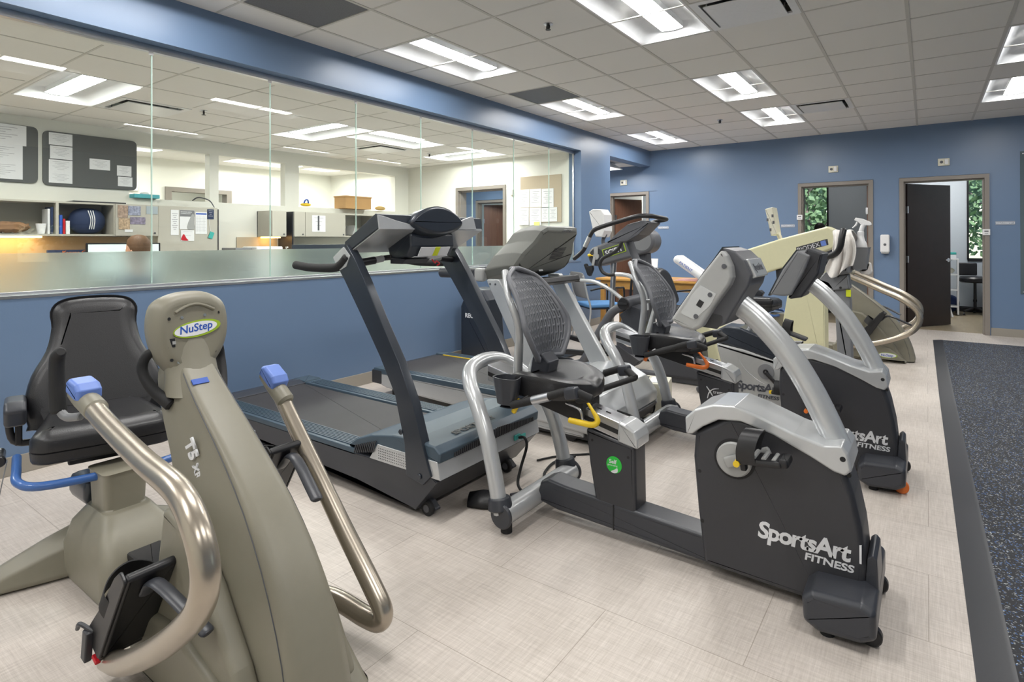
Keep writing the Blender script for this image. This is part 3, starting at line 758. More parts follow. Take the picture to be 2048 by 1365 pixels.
    for s in (-1, 1):
        b = B(); b.cyl((-1.515 + dx, yc + s * .298, .085), (-1.515 + dx, yc + s * .318, .085), .056, n=28, bev=.006); part('end_cap', b, M_char2, t)
        b = B(); b.cyl((-1.535 + dx, yc + s * .285, .10), (-1.545 + dx, yc + s * .283, .152), .056, .050, n=24, bev=.006); part('collar', b, M_char2, t)
        b = B(); b.cyl((-1.515 + dx, yc + s * .27, 0), (-1.515 + dx, yc + s * .27, .045), .026, n=16, bev=.003); part('rubber_foot', b, M_rub, t)
    # seat carriage
    b = B(); b.prism(sh([(-1.56, .60), (-1.50, .645), (-1.33, .60), (-1.235, .575), (-1.235, .495), (-1.30, .49), (-1.55, .545)]), yc - .085, yc + .085, 'y', .008, 2, .01); part('seat_carriage', b, M_blk, t)
    b = B(); b.tube([(-1.30 + dx, yc - .115, .57), (-1.235 + dx, yc - .11, .55), (-1.225 + dx, yc - .10, .50), (-1.235 + dx, yc - .06, .478)], .006, 8); part('bracket_wire', b, M_alu, t)
    # saddle: wide padded pan with a horn
    b = B()
    out = spoly([(-1.575, -.10), (-1.56, -.17), (-1.47, -.205), (-1.35, -.195), (-1.25, -.14), (-1.205, -.06), (-1.20, .0), (-1.205, .06), (-1.25, .14), (-1.35, .195), (-1.47, .205), (-1.56, .17), (-1.575, .10), (-1.585, 0)], 4)
    rs = []
    for k, (z, o) in enumerate(((.595, .02), (.590, .006), (.60, 0), (.622, -.002), (.642, .004), (.656, .022), (.664, .05), (.664, .09))):
        pp = inset(out, o) if o else out
        rs.append([Vector((x + dx, y + yc, z + .045 * min(1, (abs(y) / .2) ** 2) * (k > 2) + .03 * max(0, (x + 1.28) * 3) * (k > 2) - .012 * max(0, 1 - abs(y) / .05) * (k > 3))) for x, y in pp])
    b.rings(rs); part('seat_cushion', b, M_vinyl, t)
    # back rest: curved slotted shell in a frame
    NU, NV = 47, 96
    def bp(u, v):
        # u across -1..1, v up 0..1
        w = .105 + .092 * math.sin(min(1, v * 2.2) * math.pi / 2) - .085 * max(0, v - .36) ** 1.1 * 1.6
        w *= math.sqrt(max(.02, 1 - ((v - .84) / .165) ** 2)) if v > .84 else 1
        cx = -1.470 - .035 * v - .165 * v ** 1.7; cz = .735 + .425 * v - .012 * v * v
        bulge = .055 * math.cos(u * 1.35) * (1 - .3 * v)
        return Vector((cx - bulge + .03 + .03 * math.sin(v * math.pi) + dx, yc + u * w, cz))
    b = B(); V = [[b.bm.verts.new(bp(-1 + 2 * i / (NU - 1), j / (NV - 1))) for i in range(NU)] for j in range(NV)]
    for j in range(NV - 1):
        for i in range(NU - 1):
            slot = 4 <= i < NU - 5 and i % 2 == 1 and 6 <= j < NV - 12 and (j + (i // 2 % 2) * 8) % 16 < 14
            if j > NV - 22 and abs(i - NU / 2) > 15: slot = False
            if not slot: b._face((V[j][i], V[j][i + 1], V[j + 1][i + 1], V[j + 1][i]))
    br = part('backrest', b, M_shell, t, weight=False)
    so = br.modifiers.new('shell', 'SOLIDIFY'); so.thickness = .010; so.offset = 0
    b = B(); rim = [bp(-1 + 2 * i / 10, 0) for i in range(11)] + [bp(1, j / 14) for j in range(1, 14)] + [bp(1 - 2 * i / 10, 1) for i in range(11)] + [bp(-1, 1 - j / 14) for j in range(1, 14)]
    b.tube(rim, .0125, 10, res=2, closed=True); part('rim', b, M_shell, br)
    b = B(); b.tube([bp(-.72, .97) + Vector((-.03, 0, .0)), bp(-.85, .7) + Vector((-.055, 0, 0)), bp(-.6, .35) + Vector((-.07, 0, 0)), (-1.60 + dx, yc - .06, .64)], [.018, .016, .020, .022], 12); b.tube([bp(.72, .97) + Vector((-.03, 0, .0)), bp(.85, .7) + Vector((-.055, 0, 0)), bp(.6, .35) + Vector((-.07, 0, 0)), (-1.60 + dx, yc + .06, .64)], [.018, .016, .020, .022], 12)
    b.cyl(bp(-.6, .35) + Vector((-.07, 0, 0)), bp(.6, .35) + Vector((-.07, 0, 0)), .014, n=12); part('back_support', b, M_silv, t)
    b = B(); b.prism(sh([(-1.55, .60), (-1.525, .74), (-1.47, .76), (-1.43, .72), (-1.46, .60)]), yc - .05, yc + .05, 'y', .012, 3, .012); part('back_bracket', b, M_char2, t)
    # cup holders
    for s in (-1, 1):
        cx, cy = -1.53 + dx, yc + s * .235
        shp = [(-.07, -.035), (0, -.055), (.07, -.035), (.045, .045), (-.045, .045)]
        o1 = rpoly(shp, .03, 4); i1 = inset(o1 if area2(o1) > 0 else o1[::-1], .004); o1 = o1 if area2(o1) > 0 else o1[::-1]
        rr_ = [[Vector((cx + x * .62, cy + y * .7 * -s * -1, .545)) for x, y in o1], [Vector((cx + x * .72, cy + y * .8, .56)) for x, y in o1], [Vector((cx + x * 1.02, cy + y, .66)) for x, y in o1], [Vector((cx + x * 1.06, cy + y * 1.04, .678)) for x, y in o1], [Vector((cx + x * 1.04, cy + y * 1.02, .678)) for x, y in i1], [Vector((cx + x * .95, cy + y * .95, .62)) for x, y in i1], [Vector((cx + x * .7, cy + y * .75, .565)) for x, y in i1]]
        b = B(); b.rings(rr_); part('cup_holder', b, M_char2, t)
    # side grips beside the seat
    for s in (-1, 1):
        g0, g1, g2 = Vector((-1.455 + dx, yc + s * .265, .575)), Vector((-1.20 + dx, yc + s * .255, .665)), Vector((-1.12 + dx, yc + s * .22, .64))
        b = B(); b.tube([g0 - Vector((.03, 0, .01)), g0.lerp(g1, .5), g1, g2], .0175, 14); hb = part('side_handle', b, M_rub, t)
        b = B(); b.cyl(g0.lerp(g1, .30), g0.lerp(g1, .62), .0192, n=16); part('pulse_sensor', b, M_rub if second else M_alu, hb)
        b = B(); b.tube([g2, (-1.22 + dx, yc + s * .14, .60), (-1.28 + dx, yc + s * .05, .575)], .014, 10); part('handle_stem', b, M_rub, hb)
        b = B(); b.obox(g1 + Vector((.01, 0, -.005)), (.06, .045, .05), (0, R(-12), 0), .012); part('handle_block', b, M_char2, hb)
    # seat levers
    b = B(); b.tube([(-1.44 + dx, yc - .20, .60), (-1.475 + dx, yc - .225, .575)], .006, 8); l1 = part('recline_lever', b, M_alu if second else M_blk, t)
    b = B(); b.tube([(-1.475 + dx, yc - .225, .58), (-1.50 + dx, yc - .235, .525)], [.011, .012], 10); part('lever_grip', b, lever, l1)
    b = B(); b.tube([(-1.22 + dx, yc - .09, .60), (-1.17 + dx, yc - .12, .565), (-1.14 + dx, yc - .125, .525), (-1.155 + dx, yc - .135, .505), (-1.20 + dx, yc - .15, .508), (-1.255 + dx, yc - .165, .515)], [.007, .007, .013, .013, .013, .012], 10, res=4); part('slide_lever', b, lever, t)
    # console mast
    b = B(); b.tube([(-.255 + dx, yc, .555), (-.30 + dx, yc, .66), (-.355 + dx, yc, .77), (-.425 + dx, yc, .88), (-.52 + dx, yc, .985), (-.60 + dx, yc, 1.05)], .044, 22, res=6); part('console_mast', b, M_silv, t)
    if not second:
        b = B(); b.prism([(-0.806, 1.003), (-0.772, 0.983), (-0.709, 0.959), (-0.653, 0.955), (-0.616, 0.973), (-0.575, 1.046), (-0.531, 1.121), (-0.521, 1.161), (-0.545, 1.217), (-0.578, 1.249), (-0.624, 1.263), (-0.699, 1.168)], 2.22, 2.46, 'y', .008, 3, .015); c = part('console', b, M_dkgr, t)
        b = B(); b.prism([(-0.807, 0.982), (-0.789, 1.011), (-0.692, 1.154), (-0.615, 1.255), (-0.597, 1.233), (-0.581, 1.195), (-0.576, 1.153), (-0.587, 1.124), (-0.647, 1.036), (-0.689, 0.964), (-0.719, 0.946), (-0.765, 0.957)], 2.17, 2.222, 'y', .012, 3, .012, bev1=.001); part('side_shell', b, M_ltgr, c)
        b = B(); b.prism([(-0.807, 0.982), (-0.789, 1.011), (-0.692, 1.154), (-0.615, 1.255), (-0.597, 1.233), (-0.581, 1.195), (-0.576, 1.153), (-0.587, 1.124), (-0.647, 1.036), (-0.689, 0.964), (-0.719, 0.946), (-0.765, 0.957)], 2.458, 2.50, 'y', .012, 3, .012); part('side_shell', b, M_ltgr, c)
        b = B(); b.prism([(-0.765, 1.010), (-0.725, 1.083), (-0.689, 1.121), (-0.632, 1.092), (-0.656, 1.046), (-0.715, 0.990)], 2.1685, 2.1705, 'y'); part('access_panel', b, M_silv, c)
        for u_, v_ in ((0, 0),):
            pass
        for q in ((-0.604, 2.169, 1.194), (-0.655, 2.169, 1.087), (-0.708, 2.169, 1.003)):
            b = B(); b.cyl((q[0], 2.167, q[2]), (q[0], 2.172, q[2]), .009, n=14); part('screw_hole', b, M_dkgr, c)
        q = (-0.692, 2.168, 1.052); b = B(); b.obox((q[0], 2.168, q[2]), (.020, .003, .026), (0, R(30), 0)); part('data_port', b, M_blk, c)
        q0 = (-0.497, 2.190, 1.148)
        b = B(); T = Matrix.Translation((-.528, 2.34, 1.186)) @ Matrix.Rotation(R(-24), 4, 'Y'); b.box(-.012, .006, -.095, .095, -.037, .037, .005, 3, T=T); pl = part('name_plate', b, M_silv, c)
        o_ = T @ Vector((.0068, -.075, -.012)); txt(c, 'SportsArt', o_, Y_, T.to_3x3() @ Z_, .038, M_dgt, ext=.0004, bold=.0008, spacing=.9, sx=.95)
        b = B(); b.prism([(-0.709, 0.959), (-0.695, 0.989), (-0.662, 1.014), (-0.625, 1.006), (-0.625, 0.980), (-0.644, 0.954)], 2.219, 2.2215, 'y', 0, 1, .008); part('speaker_cover', b, M_char, c)
        b = B(); b.prism([(-0.623, 1.265), (-0.810, 0.999), (-0.814, 0.979), (-0.804, 1.002), (-0.621, 1.258)], 2.215, 2.455, 'y'); part('screen', b, M_screen, c)
    else:
        b = B(); b.prism([(-0.648, 0.957), (-0.633, 0.952), (-0.577, 0.964), (-0.536, 1.027), (-0.492, 1.098), (-0.477, 1.180), (-0.469, 1.213), (-0.551, 1.243), (-0.576, 1.179), (-0.607, 1.080)], 3.60, 3.84, 'y', .012, 3, .01); c = part('console', b, M_char, t)
        b = B(); b.prism([(-0.739, 0.976), (-0.670, 1.121), (-0.593, 1.232), (-0.528, 1.202), (-0.560, 1.110), (-0.624, 0.977), (-0.663, 0.969)], 3.56, 3.86, 'y', .012, 3, .012); part('console_cowl', b, M_mdgr, c)
        b = B(); b.prism([(-0.747, 0.970), (-0.675, 1.124), (-0.598, 1.234), (-0.590, 1.234), (-0.667, 1.118), (-0.736, 0.968)], 3.565, 3.855, 'y'); part('screen', b, M_screen, c)
    return t
recumbent('nearest recumbent exercise bike, charcoal and silver with a green round sticker and yellow levers', 0, 0, M_yel)
recumbent('recumbent exercise bike behind the nearest one, with orange levers and an orange wheel', .04, 1.38, M_or, True)

# ================================================================ dark slate treadmill under the window
def front_treadmill():
    N, Fy = 1.92, 2.74
    t = thing('treadmill', 'dark slate treadmill with 6310 on its upright, nearest the camera', 'treadmill', (-2.9, 2.33, 0))
    b = B(); b.prism([(-3.84, .205), (-3.84, .115), (-3.0, .095), (-2.35, .075), (-1.94, .035), (-1.80, .195), (-1.84, .215)], N, Fy, 'y', .006, 2, .004); fr = part('base_frame', b, M_char2, t)
    txt(fr, 'SPORTSART', (-3.591, 1.918, 0.108), X, Z_, .058, M_wht, ext=.0008, bold=.002, spacing=.92, sx=1.05)
    b = B(); b.obox((-1.868, 2.0, .15), (.004, .07, .03), (0, R(-41), 0)); part('yellow_label', b, M_yg, fr)
    # belt and rails
    b = B(); b.box(-3.80, -1.98, 2.055, 2.605, .17, .222, .012); part('running_belt', b, M_belt, t)
    for y0, y1 in ((N, 2.055), (2.605, Fy)):
        b = B(); b.box(-3.90, -2.36, y0, y1, .195, .232, .006)
        for k in range(7):
            y = y0 + .022 + k * .0152; b.box(-3.74, -2.40, y, y + .0085, .231, .2365)
        b.box(-3.93, -3.78, y0 - .004, y1 + .004, .185, .240, .010)
        part('foot_rail', b, M_deck, t)
    b = B(); b.prism([(-3.93, .19), (-3.93, .235), (-3.86, .24), (-3.78, .228), (-3.78, .19)], N + .02, Fy - .02, 'y', .006, 2, .005); part('rear_guard', b, M_char2, t)
    # hood
    b = B(); hp = [(-2.43, .235), (-2.36, .285), (-2.25, .325), (-2.10, .352), (-1.95, .362), (-1.82, .352), (-1.785, .325), (-1.800, .285), (-1.85, .285), (-2.0, .32), (-2.2, .30), (-2.36, .245)]
    b.prism([(-2.43, .235), (-2.36, .285), (-2.25, .325), (-2.10, .352), (-1.95, .362), (-1.82, .352), (-1.785, .325), (-1.79, .28), (-2.38, .235)], N + .002, Fy - .002, 'y', .010, 3, .008); hd = part('motor_hood', b, M_deck, t)
    b = B(); b.prism([(-2.26, .207), (-2.20, .288), (-1.80, .288), (-1.783, .207)], N + .0, Fy - .0, 'y', .003); sp = part('lower_panel', b, M_silv, hd, label='silver lower panel of the hood')
    b = B()
    for i in range(20):
        for k in range(5): b.cyl((-2.19 + i * .0125, N - .0008, .222 + k * .012), (-2.19 + i * .0125, N + .002, .222 + k * .012), .0028, n=6)
    o = part('perforations', b, M_dkgr, sp); o['kind'] = 'stuff'
    b = B()
    for i in range(11): b.obox((-2.36 + i * .0145, N - .006, .235 + .004 * i), (.006, .004, .045 + .002 * i), (0, R(20), 0))
    for i in range(46):
        y = 2.02 + i * .0145; b.box(-1.789, -1.781, y, y + .007, .285 + .0, .335 - .03 * abs(i - 23) / 23)
    o = part('vent_ribs', b, M_char, hd); o['kind'] = 'stuff'
    txt(hd, 'SPORTSART', (-1.845, 2.10, .3575), Y_, (-1, 0, .07), .055, M_char, ext=.0006, bold=.0018, sx=1.1)
    b = B(); b.box(-1.787, -1.781, 2.56, 2.60, .215, .24); b.box(-1.789, -1.78, 2.50, 2.55, .225, .25); part('power_inlet', b, M_teal, sp)
    # uprights
    for s, y0, y1 in ((0, N - .012, N + .040), (1, Fy - .040, Fy + .012)):
        b = B(); b.prism([(-2.499, 1.161), (-2.438, 1.088), (-2.298, 0.902), (-2.169, 0.725), (-2.064, 0.555), (-2.000, 0.338), (-1.987, 0.185), (-1.879, 0.169), (-1.829, 0.218), (-1.885, 0.361), (-1.943, 0.529), (-2.036, 0.712), (-2.169, 0.912), (-2.283, 1.094), (-2.363, 1.208), (-2.418, 1.269)], y0, y1, 'y', .005, 2); u_ = part('upright', b, M_steel, t)
        yy = y0 - .0015 if s == 0 else y1 + .0015
        b = B(); b.prism([(-2.524, 1.203), (-2.438, 1.259), (-2.387, 1.213), (-2.418, 1.158), (-2.467, 1.136), (-2.487, 1.151)], min(yy, y0) - .003 if s == 0 else y1 - .001, y0 + .001 if s == 0 else y1 + .006, 'y', .001, 1, .008); br = part('bracket_plate', b, M_silv, u_)
        for q in ((-2.410, 1.920, 1.200), (-2.470, 1.920, 1.152)):
            b = B(); b.cyl((q[0], yy - .008 if s == 0 else yy + .012, q[2]), (q[0], yy, q[2]), .010, n=14, bev=.002); part('bolt', b, M_blk, br)
        for q in ((-2.020, 1.920, 0.387), (-1.898, 1.920, 0.205)):
            b = B(); b.cyl((q[0], yy - .006 if s == 0 else yy + .006, q[2]), (q[0], yy + .002, q[2]), .013, n=16, bev=.003); part('bolt', b, M_steel, u_)
        if s == 0:
            P0, P1 = Vector((-2.414, 1.920, 1.110)), Vector((-2.343, 1.920, 1.016)); d = (P1 - P0).normalized()
            txt(u_, '6310', P0 + Vector((-.014, -.006, -.016)), d, d.cross(Y_), .078, M_wht, ext=.0006, bold=.002, spacing=1.0, sx=1.0)
    # console: wedge beam between the uprights
    b = B(); b.prism([(-2.455, 1.262), (-2.45, 1.285), (-2.215, 1.425), (-2.198, 1.42), (-2.19, 1.355), (-2.42, 1.235)], N + .002, Fy - .002, 'y', .004, 2); c = part('console', b, M_steel, t)
    b = B(); b.prism([(1.921, 1.346), (1.911, 1.417), (1.946, 1.413), (2.029, 1.393), (2.116, 1.377), (2.225, 1.361), (2.314, 1.357), (2.411, 1.370), (2.522, 1.403), (2.621, 1.430), (2.644, 1.427), (2.671, 1.356)], -2.192, -2.182, 'x', .002, 1); part('front_panel', b, M_silv, c)
    b = B(); b.prism([(-2.42, 1.228), (-2.43, 1.24), (-2.19, 1.36), (-2.19, 1.348)], N + .01, Fy - .01, 'y'); part('underside_panel', b, M_silv, c)
    b = B(); out = spoly([(2.12, 1.385), (2.14, 1.43), (2.22, 1.475), (2.33, 1.495), (2.44, 1.475), (2.52, 1.43), (2.535, 1.385), (2.46, 1.345), (2.33, 1.325), (2.20, 1.345)], 4)
    rs = []
    for x, o in ((-2.46, .05), (-2.45, .03), (-2.36, .012), (-2.24, 0), (-2.175, .006), (-2.165, .016), (-2.16, .026)):
        pp = inset(out if area2(out) > 0 else out[::-1], o) if o else (out if area2(out) > 0 else out[::-1])
        rs.append([Vector((x, y, z - (x + 2.17) * -.25 - .01)) for y, z in pp])
    b.rings(rs); pod = part('display_pod', b, M_steel, c)
    b = B(); b.prism([(-2.40, 1.27), (-2.37, 1.18), (-2.24, 1.20), (-2.205, 1.26), (-2.215, 1.335)], 2.16, 2.50, 'y', .012, 3, .015); hs = part('lower_housing', b, M_steel, c)
    b = B(); b.prism([(-2.345, 1.177), (-2.225, 1.203), (-2.225, 1.206), (-2.345, 1.18)], 2.20, 2.46, 'y'); part('warning_label', b, M_paper, hs)
    b = B(); b.prism([(-2.195, 1.255), (-2.222, 1.2085), (-2.2195, 1.2065), (-2.1925, 1.253)], 2.22, 2.45, 'y'); w_ = part('warning_label', b, M_paper, hs)
    b = B(); b.prism([(-2.194, 1.2555), (-2.221, 1.209), (-2.2185, 1.206), (-2.1915, 1.2525)], 2.33, 2.37, 'y'); part('yellow_stripe', b, M_yg, w_)
    b = B(); b.prism([(-2.36, 1.20), (-2.36, 1.165), (-2.27, 1.165), (-2.24, 1.19)], 2.15, 2.34, 'y', .006); part('key_tray', b, M_char, hs)
    b = B(); b.tube([(-2.25, 2.36, 1.185), (-2.24, 2.375, 1.165), (-2.245, 2.39, 1.175), (-2.23, 2.40, 1.16), (-2.235, 2.385, 1.15)], .004, 6); part('safety_cord', b, M_red, hs)
    # cross grips and side handles
    for y0, y1 in ((N + .05, 2.16), (Fy - .05, 2.50)):
        b = B(); d = (y1 - y0); b.cyl((-2.40, y0, 1.175), (-2.40, y0 + d * .55, 1.185), .021); b.tube([(-2.40, y0 + d * .5, 1.185), (-2.40, y0 + d * .9, 1.195), (-2.36, y1, 1.20)], .015, 12); g = part('cross_grip', b, M_blk, t)
        b = B(); b.cyl((-2.40, y0 + d * .52, 1.185), (-2.40, y0 + d * .85, 1.193), .0185); part('pulse_sensor', b, M_ltgr, g)
    for yy in (N - .01, Fy + .01):
        b = B(); b.tube([(-2.42, yy, 1.205), (-2.47, yy, 1.165), (-2.53, yy, 1.148), (-2.72, yy, 1.145), (-2.86, yy, 1.155)], [.022, .023, .023, .023, .023], 16); part('side_handle', b, M_rub, t)
    # lift arms, wheels, rear feet
    for y in (N + .06, Fy - .14):
        b = B(); b.prism([(-2.28, .09), (-2.24, .12), (-2.18, .08), (-1.90, .065), (-1.86, .03), (-1.90, .004), (-1.98, .012), (-2.24, .035)], y, y + .035, 'y', .005, 2, .01); a_ = part('lift_arm', b, M_char2, t)
        b = B(); b.cyl((-1.905, y - .022, .036), (-1.905, y + .0, .036), .036, n=24, bev=.004); w_ = part('wheel', b, M_rub, a_)
        b = B(); b.cyl((-1.905, y - .024, .036), (-1.905, y - .02, .036), .018, n=16); part('hub', b, M_dkgr, w_)
        b = B(); b.cyl((-2.215, y - .006, .075), (-2.215, y, .075), .009, n=14); part('pivot_bolt', b, M_alu, a_)
    for y in (N + .03, Fy - .09):
        b = B(); b.prism([(-3.52, .11), (-3.49, .02), (-3.40, .02), (-3.36, .11)], y, y + .06, 'y', .005); b.cyl((-3.45, y + .03, 0), (-3.45, y + .03, .03), .022); part('rear_foot', b, M_char, t)
    return t
TM1 = front_treadmill()
# power cord of the treadmill
b = B(); b.tube([(-1.775, 2.53, .235), (-1.74, 2.53, .24), (-1.72, 2.52, .20), (-1.73, 2.48, .10), (-1.72, 2.44, .03), (-1.66, 2.42, .009), (-1.62, 2.50, .009), (-1.66, 2.60, .009), (-1.72, 2.70, .009), (-1.75, 2.86, .009), (-1.70, 3.0, .009)], .0075, 8)
part('power_cord', b, M_rub, TM1)
# the foot cup lying on the floor before it
b = B(); cs = []
t = thing('foot_pedal_cup', 'loose black plastic foot cup lying on the floor in front of the slate treadmill', 'foot cup', (-1.80, 2.22, 0))
rs = []
for x, y, w_, h in ((-1.83, 2.18, .055, .045), (-1.77, 2.21, .065, .06), (-1.70, 2.25, .062, .055), (-1.64, 2.28, .05, .03)):
    rs.append([Vector((x - w_ * math.sin(.5) * math.cos(a), y + w_ * math.cos(.5) * math.cos(a), .006 + h * math.sin(a))) for a in [math.pi * k / 12 for k in range(13)]])
b.rings(rs, closed=False); o = part('cup', b, M_blk, t, weight=False); m_ = o.modifiers.new('shell', 'SOLIDIFY'); m_.thickness = .005; m_.offset = -1
b = B(); b.obox((-1.615, 2.32, .022), (.11, .08, .035), (0, 0, R(-30)), .006); part('foot_block', b, M_char, t)

# ================================================================ grey treadmill behind it
def back_treadmill():
    N, Fy = 3.19, 4.03
    t = thing('treadmill', 'grey treadmill with a wide moulded console, behind the dark slate treadmill', 'treadmill', (-2.8, 3.6, 0))
    b = B(); b.prism([(-3.68, .215), (-3.68, .13), (-3.55, .10), (-2.0, .05), (-1.75, .05), (-1.75, .20), (-2.2, .225)], N, Fy, 'y', .012, 3, .01); fr = part('base_frame', b, M_silv, t)
    b = B(); b.box(-3.72, -3.60, N - .004, Fy + .004, .12, .232, .012); part('rear_end_cap', b, M_char, fr)
    b = B(); b.box(-3.66, -2.2, N + .10, Fy - .10, .19, .238, .01); part('running_belt', b, M_belt, t)
    for y0, y1 in ((N, N + .10), (Fy - .10, Fy)):
        b = B(); b.box(-3.70, -2.2, y0, y1, .20, .247, .008)
        for k in range(4): b.box(-3.6, -2.3, y0 + .02 + k * .018, y0 + .03 + k * .018, .246, .250)
        part('foot_rail', b, M_deck, t)
    b = B(); b.box(-3.60, -2.5, Fy - .112, Fy - .102, .238, .2445); part('yellow_line', b, M_yel, t)
    b = B(); b.prism([(-2.42, .235), (-2.30, .30), (-2.05, .365), (-1.82, .37), (-1.68, .30), (-1.60, .20), (-1.60, .13), (-1.66, .075), (-2.2, .10)], N - .02, Fy + .02, 'y', .03, 4, .03); hd = part('motor_hood', b, M_mdgr, t)
    hd.data.materials[0] = M_silv
    txt(hd, 'MATRIX', (-2.02, N - .0215, .20), X, Z_, .080, M_dgt, ext=.0006, sx=1.05, spacing=1.15)
    txt(hd, 'MATRIX', (-1.648, 3.42, .245), Y_, (-.6, 0, .8), .085, M_dgt, ext=.0006, sx=1.1, spacing=1.15)
    b = B(); b.prism([(-2.2, .03), (-2.2, .10), (-1.70, .08), (-1.61, .13), (-1.59, .12), (-1.62, .05), (-1.70, .03)], N + .02, Fy - .02, 'y', .01, 2, .01); part('bumper', b, M_char, t)
    for y in (N + .03, Fy - .07):
        b = B(); b.cyl((-1.86, y, .042), (-1.86, y + .04, .042), .042, n=24, bev=.005); part('wheel', b, M_blk, t)
        b = B(); b.cyl((-3.5, y + .02, 0), (-3.5, y + .02, .12), .022, n=14); part('rear_foot', b, M_rub, t)
    for y0, y1 in ((N - .01, N + .05), (Fy - .05, Fy + .01)):
        b = B(); b.prism([(-2.52, 1.02), (-2.40, 1.02), (-2.10, .55), (-1.86, .17), (-1.99, .10), (-2.25, .55)], y0, y1, 'y', .010, 3, .02); u_ = part('upright', b, M_silv, t)
        for dx in (0, .045):
            b = B(); b.cyl((-2.475 + dx, y0 - .003, .985), (-2.475 + dx, y0 + .01, .985), .007, n=12); part('bolt', b, M_dkgr, u_)
        b = B(); b.obox((-2.62, (y0 + y1) / 2, 1.045), (.14, .058, .09), (0, 0, 0), .02); b.tube([(-2.66, (y0 + y1) / 2, 1.045), (-2.83, (y0 + y1) / 2, 1.05), (-2.96, (y0 + y1) / 2, 1.05)], .034, 16, flat=1.1); part('arm_rest', b, M_char2, u_)
        b = B(); b.obox((-2.585, (y0 + y1) / 2, 1.045), (.08, .064, .096), (0, 0, 0), .02); part('arm_joint', b, M_ltgr, u_)
    # console: wide moulded back shell
    out = [(3.20, 1.10), (3.24, 1.04), (3.38, 1.0), (3.84, 1.0), (3.97, 1.04), (4.0, 1.10), (3.97, 1.20), (3.90, 1.28), (3.88, 1.35), (3.82, 1.395), (3.40, 1.395), (3.33, 1.36), (3.30, 1.28), (3.23, 1.20)]
    out = rpoly(out, .03); out = out if area2(out) > 0 else out[::-1]
    b = B(); rs = []
    for x, o, dz in ((-2.50, .03, -.02), (-2.48, 0, -.02), (-2.38, 0, 0), (-2.30, .012, .01), (-2.25, .025, .012), (-2.235, .045, .012), (-2.23, .06, .012)):
        pp = inset(out, o) if o else out
        rs.append([Vector((x + (z - 1.2) * .62, y, z + dz)) for y, z in pp])
    b.rings(rs); c = part('console', b, M_dkgr, t); c.data.materials[0] = M_console
    def K(y, z): return Vector((-2.229 + (z - 1.2) * .62, y, z + .012))
    b = B()
    for k in range(8): b.cyl(K(3.62, 1.215 - k * .011) + X * .001, K(3.78, 1.22 - k * .011) + X * .001, .0028, n=6)
    part('vent_slots', b, M_char, c)['kind'] = 'stuff'
    b = B(); q = K(3.58, 1.06); b.obox(q, (.004, .05, .022), (0, R(-30), 0)); part('serial_label', b, M_paper, c)
    txt(c, 'MATRIX', K(3.60, 1.335) + X * .003, Y_, (.62, 0, 1), .035, M_mdgr, ext=.002, bold=.0008)
    b = B(); b.prism([(-2.46, 1.0), (-2.22, 1.02), (-2.20, .98), (-2.30, .95), (-2.48, .96)], 3.40, 3.98, 'y', .01, 2, .01); part('console_base', b, M_blk, c)
M_console = mat('warm_grey_plastic', (.20, .205, .19), .5, noise=.03, bump=.1)
back_treadmill()

